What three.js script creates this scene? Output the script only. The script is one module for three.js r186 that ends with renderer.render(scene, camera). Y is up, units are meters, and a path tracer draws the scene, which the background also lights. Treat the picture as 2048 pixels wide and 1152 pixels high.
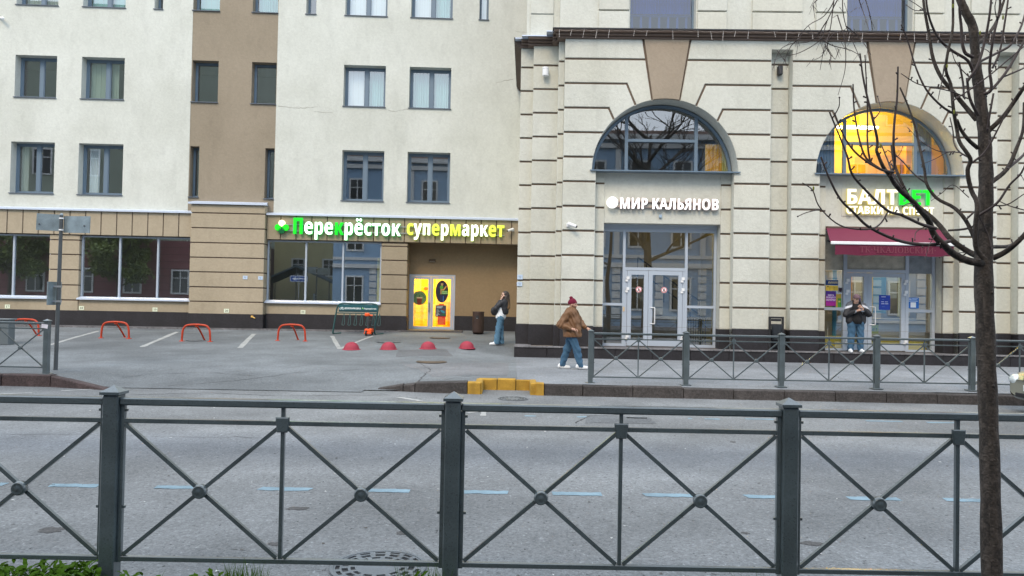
import * as THREE from 'three';
import { mergeGeometries } from 'three/addons/utils/BufferGeometryUtils.js';
import { FontLoader } from 'three/addons/loaders/FontLoader.js';
import { RectAreaLightUniformsLib } from 'three/addons/lights/RectAreaLightUniformsLib.js';

// ---------------------------------------------------------------- camera, sky, sun, exposure
const scene = new THREE.Scene();
const F = 1480;                                   // focal length in pixels of the 2048 wide photograph
const camera = new THREE.PerspectiveCamera(2 * Math.atan(576 / F) * 180 / Math.PI, 16 / 9, 0.05, 1500);
camera.position.set(0, 1.65, 0);
camera.rotation.order = 'YXZ';
camera.rotation.set(0.0189, 0, 0.0185);
camera.updateMatrixWorld();

const renderer = new THREE.WebGLRenderer({ antialias: true });
renderer.setSize(1024, 576);
renderer.toneMapping = THREE.LinearToneMapping;
renderer.toneMappingExposure = 1.62;
renderer.shadowMap.enabled = true;
renderer.shadowMap.type = THREE.PCFSoftShadowMap;

{ // an even, pale, overcast sky, slightly brighter and bluer towards the zenith
  const w = 256, h = 128, d = new Float32Array(w * h * 4);
  for (let j = 0; j < h; j++) {
    const el = ((j + 0.5) / h - 0.5) * Math.PI, t = Math.max(0, Math.sin(el));
    for (let i = 0; i < w; i++) {
      const k = (j * w + i) * 4, az = i / w * Math.PI * 2;
      const c = 1 + 0.035 * Math.sin(3 * az + 5 * t) * Math.cos(7 * t + 2 * Math.sin(az));
      d[k] = (0.81 + 0.10 * t) * c; d[k + 1] = (0.91 + 0.12 * t) * c; d[k + 2] = (1.03 + 0.15 * t) * c; d[k + 3] = 1;
    }
  }
  const sky = new THREE.DataTexture(d, w, h, THREE.RGBAFormat, THREE.FloatType);
  sky.mapping = THREE.EquirectangularReflectionMapping; sky.magFilter = sky.minFilter = THREE.LinearFilter; sky.needsUpdate = true;
  scene.background = sky; scene.environment = sky;
  scene.backgroundIntensity = 1.25; scene.environmentIntensity = 1.25;
}
const sun = new THREE.DirectionalLight(0xffe6c4, 1.3);
sun.position.set(-9, 26, 9); sun.target.position.set(0, 0, -16);
sun.castShadow = true; sun.shadow.radius = 40; sun.shadow.mapSize.set(2048, 2048);
Object.assign(sun.shadow.camera, { left: -30, right: 30, top: 30, bottom: -30, near: 1, far: 90 });
scene.add(sun, sun.target);
RectAreaLightUniformsLib.init();

// ---------------------------------------------------------------- helpers
let seed = 12345;
const rnd = () => { seed |= 0; seed = seed + 0x6D2B79F5 | 0; let t = Math.imul(seed ^ seed >>> 15, 1 | seed); t = t + Math.imul(t ^ t >>> 7, 61 | t) ^ t; return ((t ^ t >>> 14) >>> 0) / 4294967296; };
const rr = (a, b) => a + (b - a) * rnd();
const V = (x, y, z) => new THREE.Vector3(x, y, z);
const lerp = (a, b, t) => a + (b - a) * t, clamp = (x, a = 0, b = 1) => Math.min(b, Math.max(a, x));
const sstep = (a, b, x) => { const t = clamp((x - a) / (b - a)); return t * t * (3 - 2 * t); };

// a pixel of the photograph gives a direction; the plane it meets gives the place
const ray = (u, v) => V((u - 1024) / F, (576 - v) / F, -1).applyQuaternion(camera.quaternion);
const atY = (u, v, y = 0) => { const r = ray(u, v), t = (y - camera.position.y) / r.y; return camera.position.clone().addScaledVector(r, t); };
const atD = (u, v, depth) => { const r = ray(u, v), t = depth / -r.z; return camera.position.clone().addScaledVector(r, t); };
const frame = (ox, oz, th) => ({ ox, oz, th, at(u, v, dz = 0) {
  const r = ray(u, v), c = Math.cos(th), s = Math.sin(th), t = (dz + s * ox + c * oz) / (s * r.x + c * r.z);
  const p = camera.position.clone().addScaledVector(r, t), dx = p.x - ox, dZ = p.z - oz;
  return [c * dx - s * dZ, p.y];
} });
const FL = frame(0, -28.5, 0.038), FR = frame(0, -22.6, -0.02);
const fl = (u, v, dz) => FL.at(u, v, dz), fr = (u, v, dz) => FR.at(u, v, dz);

const taken = {};
const numbered = (n) => { const k = taken[n] = (taken[n] ?? -1) + 1; return k ? `${n}_${String(k).padStart(3, '0')}` : n; };
function merge(list) {
  const out = [];
  for (const g of list.flat(9)) {
    const n = g.index ? g.toNonIndexed() : g.clone();
    for (const k of Object.keys(n.attributes)) if (k !== 'position' && k !== 'normal') n.deleteAttribute(k);
    if (!n.attributes.normal) n.computeVertexNormals();
    out.push(n);
  }
  return out.length === 1 ? out[0] : mergeGeometries(out, false);
}
function metric(g) { // uv in metres on the plane each face lies nearest to
  const n = g.index ? g.toNonIndexed() : g, p = n.attributes.position, uv = new Float32Array(p.count * 2);
  const a = V(), b = V(), c = V(), q = V();
  for (let i = 0; i < p.count; i += 3) {
    a.fromBufferAttribute(p, i); b.fromBufferAttribute(p, i + 1); c.fromBufferAttribute(p, i + 2);
    q.crossVectors(b.clone().sub(a), c.clone().sub(a)); const x = Math.abs(q.x), y = Math.abs(q.y), z = Math.abs(q.z);
    for (let k = 0; k < 3; k++) { const w = [a, b, c][k], j = (i + k) * 2; if (z >= x && z >= y) { uv[j] = w.x; uv[j + 1] = w.y; } else if (x >= y) { uv[j] = w.z + 0.37; uv[j + 1] = w.y; } else { uv[j] = w.x; uv[j + 1] = w.z; } }
  }
  n.setAttribute('uv', new THREE.BufferAttribute(uv, 2)); return n;
}
function mesh(name, geo, mat, parent, opt = {}) {
  let g = Array.isArray(geo) ? merge(geo) : geo; if (!opt.keepUV) g = metric(g);
  const m = new THREE.Mesh(g, mat); m.name = parent ? name : numbered(name); m.castShadow = m.receiveShadow = true;
  (parent || scene).add(m); return m;
}
function tag(o, label, category, group) { o.userData.label = label; o.userData.category = category; if (group) o.userData.group = group; return o; }
function thing(name, label, category, pos = [0, 0, 0], turn = 0, group) {
  const o = new THREE.Group(); o.name = numbered(name); o.position.set(...pos); o.rotation.y = turn; scene.add(o); return tag(o, label, category, group);
}
function part(name, parent) { const o = new THREE.Group(); o.name = name; parent.add(o); return o; }
function struct(name, geo, mat, opt) { const m = mesh(name, geo, mat, null, opt); m.userData.kind = 'structure'; return m; }

// geometry makers
const box = (x0, x1, y0, y1, z0, z1) => new THREE.BoxGeometry(x1 - x0, y1 - y0, z1 - z0).translate((x0 + x1) / 2, (y0 + y1) / 2, (z0 + z1) / 2);
function quads(v, q) { // flat shaded quads
  const pos = []; for (const [a, b, c, d] of q) for (const i of d === undefined ? [a, b, c] : [a, b, c, a, c, d]) pos.push(...v[i]);
  const g = new THREE.BufferGeometry(); g.setAttribute('position', new THREE.Float32BufferAttribute(pos, 3)); g.computeVertexNormals(); return g;
}
function poly(pts, z0, z1, b = 0) { // prism of an outline in x, y with chamfered front edge
  const sh = new THREE.Shape(pts.map((p) => new THREE.Vector2(p[0], p[1])));
  const g = new THREE.ExtrudeGeometry(sh, b ? { depth: z1 - z0 - b, bevelEnabled: true, bevelSize: b, bevelThickness: b, bevelSegments: 1, bevelOffset: -b, curveSegments: 12 } : { depth: z1 - z0, bevelEnabled: false, curveSegments: 12 });
  return g.translate(0, 0, z0);
}
function cbox(x0, x1, y0, y1, z0, z1, b = 0.01) { // box with chamfered edges on every side
  const v = [], i = b; const X = [x0, x0 + i, x1 - i, x1], Y = [y0, y0 + i, y1 - i, y1], Z = [z0, z0 + i, z1 - i, z1];
  const f = []; const add = (...p) => { v.push(...p); f.push(p.length === 4 ? [v.length - 4, v.length - 3, v.length - 2, v.length - 1] : [v.length - 3, v.length - 2, v.length - 1]); };
  const P = (a, c, d) => [X[a], Y[c], Z[d]];
  add(P(1, 1, 3), P(2, 1, 3), P(2, 2, 3), P(1, 2, 3)); add(P(2, 1, 0), P(1, 1, 0), P(1, 2, 0), P(2, 2, 0));
  add(P(3, 1, 2), P(3, 1, 1), P(3, 2, 1), P(3, 2, 2)); add(P(0, 1, 1), P(0, 1, 2), P(0, 2, 2), P(0, 2, 1));
  add(P(1, 3, 2), P(2, 3, 2), P(2, 3, 1), P(1, 3, 1)); add(P(1, 0, 1), P(2, 0, 1), P(2, 0, 2), P(1, 0, 2));
  for (const [ex, xi] of [[3, 2], [0, 1]]) { const o = ex === 3;
    const w = (a, b2, c, d) => o ? add(a, b2, c, d) : add(d, c, b2, a);
    w(P(xi, 1, 3), P(ex, 1, 2), P(ex, 2, 2), P(xi, 2, 3)); w(P(ex, 1, 1), P(xi, 1, 0), P(xi, 2, 0), P(ex, 2, 1));
    w(P(ex, 2, 2), P(ex, 2, 1), P(xi, 3, 1), P(xi, 3, 2)); w(P(ex, 1, 1), P(ex, 1, 2), P(xi, 0, 2), P(xi, 0, 1));
    const t = (a, b2, c) => o ? add(a, b2, c) : add(c, b2, a);
    t(P(xi, 2, 3), P(ex, 2, 2), P(xi, 3, 2)); t(P(ex, 1, 2), P(xi, 1, 3), P(xi, 0, 2)); t(P(ex, 2, 1), P(xi, 2, 0), P(xi, 3, 1)); t(P(xi, 1, 0), P(ex, 1, 1), P(xi, 0, 1));
  }
  add(P(1, 2, 3), P(2, 2, 3), P(2, 3, 2), P(1, 3, 2)); add(P(1, 3, 1), P(2, 3, 1), P(2, 2, 0), P(1, 2, 0));
  add(P(1, 0, 2), P(2, 0, 2), P(2, 1, 3), P(1, 1, 3)); add(P(1, 1, 0), P(2, 1, 0), P(2, 0, 1), P(1, 0, 1));
  return quads(v, f);
}
function bar(a, b, w, h = w, up = V(0, 1, 0)) { // square bar between two points
  const A = a.isVector3 ? a : V(...a), B = b.isVector3 ? b : V(...b), d = B.clone().sub(A), L = d.length(); d.normalize();
  const s = V().crossVectors(up, d); if (s.lengthSq() < 1e-6) s.set(1, 0, 0); s.normalize(); const t = V().crossVectors(d, s);
  const g = new THREE.BoxGeometry(w, h, L); return g.applyMatrix4(new THREE.Matrix4().makeBasis(s, t, d).setPosition(A.clone().add(B).multiplyScalar(0.5)));
}
function tube(pts, r0, r1 = r0, sides = 6, sm = 3, caps = true) { // tapered tube through points (smoothed)
  const ps = pts.map((p) => p.isVector3 ? p : V(...p)), n = sm ? (ps.length - 1) * sm + 1 : ps.length;
  const cur = ps.length > 2 && sm ? new THREE.CatmullRomCurve3(ps, false, 'centripetal') : null, C = [];
  for (let i = 0; i < n; i++) { const t = i / (n - 1); C.push(cur ? cur.getPoint(t) : sm ? ps[0].clone().lerp(ps[1], t) : ps[i]); }
  const R = typeof r0 === 'function' ? r0 : (t) => lerp(r0, r1, t);
  const pos = [], nor = [], rings = []; let N = V(0, 0, 1);
  for (let i = 0; i < n; i++) {
    const T = C[Math.min(i + 1, n - 1)].clone().sub(C[Math.max(i - 1, 0)]).normalize();
    if (i === 0) { N = Math.abs(T.y) < 0.9 ? V(0, 1, 0) : V(1, 0, 0); } N.addScaledVector(T, -N.dot(T)).normalize(); const B = V().crossVectors(T, N), ring = [];
    for (let k = 0; k < sides; k++) { const a = k / sides * Math.PI * 2, d = N.clone().multiplyScalar(Math.cos(a)).addScaledVector(B, Math.sin(a)); ring.push([C[i].clone().addScaledVector(d, R(i / (n - 1))), d]); }
    rings.push(ring);
  }
  const put = (x) => { pos.push(x[0].x, x[0].y, x[0].z); nor.push(x[1].x, x[1].y, x[1].z); };
  for (let i = 0; i < n - 1; i++) for (let k = 0; k < sides; k++) { const l = (k + 1) % sides, a = rings[i][k], b = rings[i][l], c = rings[i + 1][l], d = rings[i + 1][k]; [a, b, c, a, c, d].forEach(put); }
  if (caps) for (const [ri, fl_] of [[0, 1], [n - 1, 0]]) { const T = C[ri].clone().sub(C[ri ? ri - 1 : 1]).normalize(); for (let k = 1; k < sides - 1; k++) { const tri = [rings[ri][0], rings[ri][k], rings[ri][k + 1]].map((x) => [x[0], T]); if (fl_) tri.reverse(); tri.forEach(put); } }
  const g = new THREE.BufferGeometry(); g.setAttribute('position', new THREE.Float32BufferAttribute(pos, 3)); g.setAttribute('normal', new THREE.Float32BufferAttribute(nor, 3)); return g;
}
const cyl = (x, y0, y1, z, r0, r1 = r0, s = 20) => new THREE.CylinderGeometry(r1, r0, y1 - y0, s).translate(x, (y0 + y1) / 2, z);
const sph = (x, y, z, r, s = 14) => new THREE.SphereGeometry(r, s, Math.ceil(s * 0.7)).translate(x, y, z);
const lathe = (pts, s = 24) => new THREE.LatheGeometry(pts.map((p) => new THREE.Vector2(p[0], p[1])), s);
function ribbon(pts, w, y = 0) { // thin flat strip on the ground, points [x, z] or [x, z, y]
  const v = [], q = [];
  pts.forEach((p, i) => { const a = pts[Math.max(0, i - 1)], b = pts[Math.min(pts.length - 1, i + 1)], dx = b[0] - a[0], dz = b[1] - a[1], L = Math.hypot(dx, dz) || 1, ww = (typeof w === 'function' ? w(i) : w) / 2, Y = p[2] ?? y;
    v.push([p[0] + dz / L * ww, Y, p[1] - dx / L * ww], [p[0] - dz / L * ww, Y, p[1] + dx / L * ww]); if (i) q.push([2 * i - 2, 2 * i - 1, 2 * i + 1, 2 * i]); });
  const g = quads(v, q); const n = g.attributes.normal; for (let i = 0; i < n.count; i++) n.setXYZ(i, 0, 1, 0); return g;
}
// polygon moved inwards, each edge by its own distance (anticlockwise outline)
function inset(pts, dist) {
  const n = pts.length, out = [], ln = [];
  for (let i = 0; i < n; i++) { const a = pts[i], b = pts[(i + 1) % n], dx = b[0] - a[0], dy = b[1] - a[1], L = Math.hypot(dx, dy), d = dist[i]; ln.push([a[0] - dy / L * d, a[1] + dx / L * d, dx / L, dy / L]); }
  for (let i = 0; i < n; i++) { const p = ln[(i + n - 1) % n], q = ln[i], det = p[2] * q[3] - p[3] * q[2];
    if (Math.abs(det) < 0.02) { out.push([q[0], q[1]]); continue; }
    const t = ((q[0] - p[0]) * q[3] - (q[1] - p[1]) * q[2]) / det; out.push([p[0] + p[2] * t, p[1] + p[3] * t]); }
  return out;
}

// ---------------------------------------------------------------- procedural textures
const hsh = (i, j, s) => { let h = Math.imul(i, 374761393) ^ Math.imul(j, 668265263) ^ Math.imul(s + 17, 1442695041); h = Math.imul(h ^ h >>> 13, 1274126177); return ((h ^ h >>> 16) >>> 0) / 4294967296; };
function pn(x, y, p, s) { const xi = Math.floor(x), yi = Math.floor(y), fx = x - xi, fy = y - yi, u = fx * fx * (3 - 2 * fx), w = fy * fy * (3 - 2 * fy), a = ((xi % p) + p) % p, b = ((yi % p) + p) % p, a1 = (a + 1) % p, b1 = (b + 1) % p;
  return lerp(lerp(hsh(a, b, s), hsh(a1, b, s), u), lerp(hsh(a, b1, s), hsh(a1, b1, s), u), w); }
function fbm(u, v, p, oct, s) { let r = 0, a = 0.5, t = 0; for (let k = 0; k < oct; k++) { r += a * pn(u * p, v * p, p, s + k); t += a; a *= 0.5; p *= 2; } return r / t; }
function tex(n, metres, fn, srgb = true) {
  const d = new Uint8Array(n * n * 4);
  for (let j = 0; j < n; j++) for (let i = 0; i < n; i++) { const c = fn(i / n, j / n), k = (j * n + i) * 4; if (typeof c === 'number') { d[k] = d[k + 1] = d[k + 2] = clamp(c) * 255; } else for (let q = 0; q < 3; q++) d[k + q] = clamp(c[q]) * 255; d[k + 3] = 255; }
  const t = new THREE.DataTexture(d, n, n); t.wrapS = t.wrapT = THREE.RepeatWrapping; t.repeat.set(1 / metres, 1 / metres); t.magFilter = THREE.LinearFilter; t.minFilter = THREE.LinearMipmapLinearFilter; t.generateMipmaps = true;
  if (srgb) t.colorSpace = THREE.SRGBColorSpace; t.needsUpdate = true; return t;
}
// stained plaster: multiplies the paint colour
const plasterMap = tex(1024, 7, (u, v) => { const st = fbm(u, v, 4, 4, 3), run = fbm(u * 1, v * 0.25, 32, 3, 9), g = fbm(u, v, 128, 2, 21); const k = 0.885 + 0.13 * st - 0.035 * clamp(run - 0.54) * 3 * (0.4 + st) + 0.055 * (g - 0.5); return [k, k, k * (0.985 + 0.02 * st)]; });
const plasterBump = tex(1024, 1.6, (u, v) => 0.5 * fbm(u, v, 96, 3, 5) + 0.5 * fbm(u, v, 24, 2, 8), false);
const asphaltMap = tex(2048, 4.2, (u, v) => { const c = fbm(u, v, 6, 4, 31), g = hsh(Math.floor(u * 1024), Math.floor(v * 1024), 5), f = 0.5 * pn(u * 420, v * 420, 420, 71) + 0.5 * pn(u * 200, v * 200, 200, 72), s = pn(u * 190, v * 190, 190, 77);
  let k = 0.70 + 0.18 * (c - 0.5) + 0.24 * (f - 0.5) + 0.10 * (g - 0.5); if (s > 0.84) k += (s - 0.84) * 1.2; if (s < 0.12) k -= (0.12 - s) * 3; return [k * 1.0, k * 0.995, k * 0.99]; });
const asphaltBump = tex(1024, 2.1, (u, v) => 0.65 * pn(u * 210, v * 210, 210, 41) + 0.35 * fbm(u, v, 48, 3, 44), false);
const graniteMap = tex(512, 1.1, (u, v) => { const g = hsh(Math.floor(u * 256), Math.floor(v * 256), 8), f = fbm(u, v, 40, 3, 12), c = fbm(u, v, 4, 3, 14), k = 0.62 + 0.22 * (g - 0.5) + 0.3 * (f - 0.5) + 0.25 * (c - 0.5); return [k, k * 0.985, k * 0.985]; });
const paintMap = tex(512, 0.9, (u, v) => { const c = fbm(u, v, 6, 4, 51), g = fbm(u, v, 90, 2, 53), k = 0.82 + 0.22 * (c - 0.5) + 0.14 * (g - 0.5) - (g > 0.73 ? 0.16 : 0); return [k, k, k]; });
const barkMap = tex(512, 0.5, (u, v) => { const c = fbm(u * 1, v * 0.5, 24, 4, 61), g = fbm(u, v, 64, 2, 63), k = 0.62 + 0.5 * (c - 0.5) + 0.3 * (g - 0.5); return [k, k * 0.98, k * 0.95]; });

// ---------------------------------------------------------------- materials (linear base colours)
const lin = (r, g, b) => new THREE.Color().setRGB(r, g, b);
const std = (c, o = {}) => new THREE.MeshStandardMaterial({ color: lin(...c), roughness: 0.85, ...o });
const plaster = (c, o = {}) => std(c, { map: plasterMap, bumpMap: plasterBump, bumpScale: 0.006, roughness: 0.93, ...o });
const M = {
  cream: plaster([0.65, 0.667, 0.618]), ivory: plaster([0.63, 0.635, 0.575], { bumpScale: 0.009 }), joint: plaster([0.17, 0.125, 0.095]),
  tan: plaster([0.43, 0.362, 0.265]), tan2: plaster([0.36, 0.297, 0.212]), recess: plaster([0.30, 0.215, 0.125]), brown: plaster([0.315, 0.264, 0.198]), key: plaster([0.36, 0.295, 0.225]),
  plinth: std([0.040, 0.036, 0.046], { map: graniteMap, bumpMap: plasterBump, bumpScale: 0.004, roughness: 0.62 }), granite: std([0.20, 0.185, 0.19], { map: graniteMap, roughness: 0.7 }), graniteTop: std([0.42, 0.42, 0.44], { map: graniteMap, roughness: 0.75 }),
  kerb: std([0.135, 0.125, 0.122], { map: graniteMap, bumpMap: plasterBump, bumpScale: 0.01 }), kerb2: std([0.165, 0.152, 0.148], { map: graniteMap, bumpMap: plasterBump, bumpScale: 0.01 }), kerbRed: std([0.165, 0.115, 0.115], { map: graniteMap, bumpMap: plasterBump, bumpScale: 0.01 }), kerbYellow: std([0.62, 0.36, 0.045], { map: paintMap, bumpMap: plasterBump, bumpScale: 0.008 }),
  frameBlue: std([0.135, 0.19, 0.25], { roughness: 0.4 }), frameGrey: std([0.41, 0.465, 0.54], { roughness: 0.4 }), flash: std([0.55, 0.62, 0.74], { roughness: 0.42, metalness: 0.15 }), darkMetal: std([0.05, 0.055, 0.065], { roughness: 0.45 }),
  sill: std([0.10, 0.12, 0.15], { roughness: 0.5 }), cornice: std([0.175, 0.125, 0.10], { map: plasterMap, roughness: 0.75 }), roofEdge: std([0.03, 0.03, 0.034], { roughness: 0.5 }),
  fencePaint: new THREE.MeshPhysicalMaterial({ color: lin(0.115, 0.15, 0.165), map: paintMap, roughness: 0.3, clearcoat: 1.0, clearcoatRoughness: 0.15 }), 
  glass: new THREE.MeshPhysicalMaterial({ color: lin(0.86, 0.93, 0.95), roughness: 0.0, transmission: 1, thickness: 0, ior: 2.8, metalness: 0 }),
  glassShop: new THREE.MeshPhysicalMaterial({ color: lin(0.80, 0.88, 0.90), roughness: 0.0, transmission: 1, thickness: 0, ior: 3.8, metalness: 0 }), glassNavy: new THREE.MeshPhysicalMaterial({ color: lin(0.25, 0.36, 0.62), roughness: 0.0, transmission: 1, thickness: 0, ior: 2.0, metalness: 0 }),
  room: std([0.40, 0.38, 0.34]), roomDark: std([0.40, 0.38, 0.34]), roomFloor: std([0.24, 0.20, 0.16]),
  white: std([0.78, 0.79, 0.80], { roughness: 0.5 }), black: std([0.018, 0.018, 0.02], { roughness: 0.5 }), orange: std([0.74, 0.065, 0.012], { map: paintMap, roughness: 0.45 }), bark: std([0.15, 0.125, 0.11], { map: barkMap, bumpMap: barkMap, bumpScale: 0.006, roughness: 0.9 }), twig: std([0.07, 0.052, 0.048], { roughness: 0.75 }),
  paintWhite: std([0.56, 0.57, 0.56], { map: paintMap }), paintBlue: std([0.29, 0.43, 0.52], { map: paintMap }), steel: std([0.42, 0.44, 0.47], { roughness: 0.35, metalness: 0.6 }), iron: std([0.22, 0.245, 0.27], { map: paintMap, roughness: 0.45, metalness: 0.15 }),
};
const emit = (c, k, base = [0.1, 0.1, 0.1]) => new THREE.MeshStandardMaterial({ color: lin(...base), emissive: lin(...c), emissiveIntensity: k, roughness: 0.5 });
const font = await new FontLoader().loadAsync('fonts/droid/droid_sans_bold.typeface.json');
const serif = await new FontLoader().loadAsync('fonts/droid/droid_serif_regular.typeface.json');
// canvas print in its own 0..1 square
function print(w, h, draw, o = {}) {
  const c = document.createElement('canvas'); c.width = w; c.height = h; const x = c.getContext('2d'); draw(x, w, h);
  const t = new THREE.CanvasTexture(c); t.colorSpace = THREE.SRGBColorSpace; t.magFilter = THREE.LinearFilter; return new THREE.MeshStandardMaterial({ map: t, roughness: 0.6, ...o });
}
function card(w, h, t = 0.004) { // thin sheet whose front shows a print once; origin at its centre, front at z = t
  const g = new THREE.BoxGeometry(w, h, t).translate(0, 0, t / 2); return g;
}
// ---------------------------------------------------------------- ground, road, pavement, kerbs
const ROAD = -0.23, KERB = (x) => 15.04 - 0.025 * Math.max(0, x);      // depth of the far kerb's face
const NOTCH = [-0.70, 0.52, 15.82];                                    // the recessed drain inlet in the far kerb
function gy(x, z) { // height of the pavement and of the yard that rises towards the supermarket
  const D = -z; let y = x < 0.151 ? 0.045 * Math.max(0, D - 18.5) * (1 - sstep(lerp(-2.6, -0.5, sstep(22, 24.5, D)), 0.14, x) * sstep(24.6, 22.6, D)) : 0;
  const w = sstep(-9.3, -7.9, x) * (1 - sstep(-2.6, -0.9, x));
  y += w * (ROAD + 0.012) * (1 - sstep(14.9, 18.3, D));
  y -= 0.03 * sstep(1, 5, x) * (1 - sstep(15, 17, D));
  y -= 0.03 * (1 - w) * (1 - sstep(14.98, 15.1, D)) * (x < 0.1 ? 1 : 0);
  return y + 0.006 * Math.sin(x * 1.7 + D * 0.8) * Math.sin(D * 1.3 - x * 0.6) * sstep(15, 16.5, D) * (1 - sstep(21, 22, D) * (x > -0.5 ? 1 : 0));
}
const onG = (u, v) => { const r = ray(u, v); let a = 10, b = 10; const h = (d) => { const t = d / -r.z, p = camera.position.clone().addScaledVector(r, t); return p.y - gy(p.x, p.z); }; while (b < 27.9 && h(b) > 0) { a = b; b += 0.05; } for (let i = 0; i < 20; i++) { const m = (a + b) / 2; if (h(m) > 0) a = m; else b = m; } return camera.position.clone().addScaledVector(r, b / -r.z); };
const asphalt = (c, o = {}) => std(c, { map: asphaltMap, bumpMap: asphaltBump, bumpScale: 0.006, roughness: 0.88, vertexColors: true, ...o });
function field(xs, zs, hf, tint, skip) {
  const pos = [], col = [], uv = [], idx = []; const nx = xs.length;
  for (const z of zs) for (const x of xs) { pos.push(x, hf(x, z), z); uv.push(x, z); const t = tint(x, z); col.push(t[0], t[1], t[2]); }
  for (let j = 0; j < zs.length - 1; j++) for (let i = 0; i < nx - 1; i++) { if (skip && skip((xs[i] + xs[i + 1]) / 2, (zs[j] + zs[j + 1]) / 2)) continue; const a = j * nx + i; idx.push(a, a + nx, a + 1, a + 1, a + nx, a + nx + 1); }
  const g = new THREE.BufferGeometry(); g.setAttribute('position', new THREE.Float32BufferAttribute(pos, 3)); g.setAttribute('color', new THREE.Float32BufferAttribute(col, 3)); g.setAttribute('uv', new THREE.Float32BufferAttribute(uv, 2)); g.setIndex(idx); g.computeVertexNormals();
  return g;
}
const span = (a, b, n) => Array.from({ length: n + 1 }, (_, i) => lerp(a, b, i / n));
const nz = (x, y, s) => fbm(x / 64 + 0.5, y / 64 + 0.5, 16, 4, s) - 0.5;
struct('ground', new THREE.PlaneGeometry(900, 900).rotateX(-Math.PI / 2).translate(0, -0.5, 0), std([0.16, 0.16, 0.15], { map: asphaltMap }));

// road: polished wheel tracks and patched strips are a matter of the surface itself
const track = (D, c, w) => Math.exp(-(((D - c) / w) ** 2));
const road = struct('road', field(span(-46, 46, 230), span(-15.95, -4.2, 110), (x, z) => ROAD + (-z > KERB(x) - 0.4 ? 0 : 0), (x, z) => {
  const D = -z, n = nz(x, D * 2.5, 5), m = nz(x * 3, D * 3, 9);
  const k = 1 + 0.55 * n + 0.26 * m - 0.22 * track(D, 9.3 + 0.5 * nz(x, 1, 3), 0.62) - 0.16 * track(D, 11.3, 0.5) + 0.06 * track(D, 7.9, 0.5);
  const b = 0.06 * track(D, 9.3, 0.8); return [k * (1 - b), k * (1 - b * 0.3), k * (1 + b)]; }), asphalt([0.355, 0.377, 0.395]), { keepUV: true });

const tintYard = (x, z) => { const D = -z, n = nz(x * 1.3, D * 1.3, 15), m = nz(x * 4, D * 4, 19), old = sstep(-0.06, 0.08, nz(x * 0.7 + 9, D * 1.6, 25)); let k = 0.94 + 0.5 * n + 0.26 * m - 0.13 * old; return [k, k * 1.005, k * 1.015]; };
const zsP = [...span(-29.6, -22.5, 36), ...span(-22.3, -15.9, 48), -NOTCH[2], -15.7, -15.5, -15.25, -15.12, -15.02, -14.94].sort((a, b) => a - b);
const skipN = (x, z) => x > NOTCH[0] && x < NOTCH[1] && -z < NOTCH[2];
const yardX = [...span(-46, -14, 80), ...span(-13.8, -0.9, 86), NOTCH[0], ...span(-0.6, 0.15, 5)];
const yard = struct('courtyard', field(yardX, zsP, gy, tintYard, (x, z) => skipN(x, z) || (x > -3.0 && -z < 15.25)), asphalt([0.362, 0.398, 0.425]), { keepUV: true });
const zsS = [...span(-23.6, -15.9, 40), -NOTCH[2], ...span(-15.7, -15.12, 4)].sort((a, b) => a - b);
const pave = struct('pavement', field([0.15, 0.3, 0.45, NOTCH[1], ...span(0.8, 46, 180)], zsS, gy, (x, z) => { const n = nz(x * 1.1, -z * 1.8, 35), m = nz(x * 4, -z * 4, 39), k = 1 + 0.4 * n + 0.2 * m; return [k, k, k * 1.02]; }, skipN), asphalt([0.445, 0.48, 0.515]), { keepUV: true });
// lip between the pavement sheet and the kerb stones, and the driveway mouth down to the road
struct('verge', [box(-46, 46, -0.62, -0.10, -4.28, 2.6)], std([0.055, 0.05, 0.035], { map: graniteMap, roughness: 1 }));

// newer asphalt patches lie a few millimetres proud
function patch(name, pts, mat, parent, lift = 0.004, hf = gy) {
  const n = pts.length, c = pts.reduce((a, p) => [a[0] + p[0] / n, a[1] + p[1] / n], [0, 0]), v = [], q = [], rings = 7;
  for (let r = 0; r <= rings; r++) for (const p of pts) { const x = lerp(c[0], p[0], r / rings), z = lerp(c[1], p[1], r / rings); v.push([x, hf(x, z) + lift, z]); }
  for (let r = 0; r < rings; r++) for (let i = 0; i < n; i++) { const j = (i + 1) % n; q.push([r * n + i, r * n + j, (r + 1) * n + j, (r + 1) * n + i]); }
  const g = quads(v, q); const nn = g.attributes.normal; let flip = nn.getY(nn.count - 1) < 0; if (flip) { const p = g.attributes.position; for (let i = 0; i < p.count; i += 3) { const a = [p.getX(i), p.getY(i), p.getZ(i)]; p.setXYZ(i, p.getX(i + 2), p.getY(i + 2), p.getZ(i + 2)); p.setXYZ(i + 2, ...a); } g.computeVertexNormals(); }
  return mesh(name, g, mat, parent);
}
const flatA = (c) => std(c, { map: asphaltMap, bumpMap: asphaltBump, bumpScale: 0.005, roughness: 0.9 });
const jag = (pts, k = 0.03, n = 6) => pts.flatMap((p, i) => { const q = pts[(i + 1) % pts.length]; return span(0, 1, n).slice(0, -1).map((t) => [lerp(p[0], q[0], t) + rr(-k, k), lerp(p[1], q[1], t) + rr(-k, k)]); });
const gp = (u, v) => { const p = onG(u, v); return [p.x, p.z]; };
patch('asphalt_patch', jag([gp(800, 728), gp(1018, 726), gp(1014, 752), gp(870, 754)], 0.05), flatA([0.36, 0.375, 0.40]), yard);
patch('asphalt_patch', jag([gp(795, 700), gp(895, 699), gp(905, 712), gp(790, 714)], 0.05), flatA([0.27, 0.285, 0.305]), yard);
const rp = (u, v) => { const p = atY(u, v, ROAD); return [p.x, p.z]; }, hR = () => ROAD;
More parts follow.
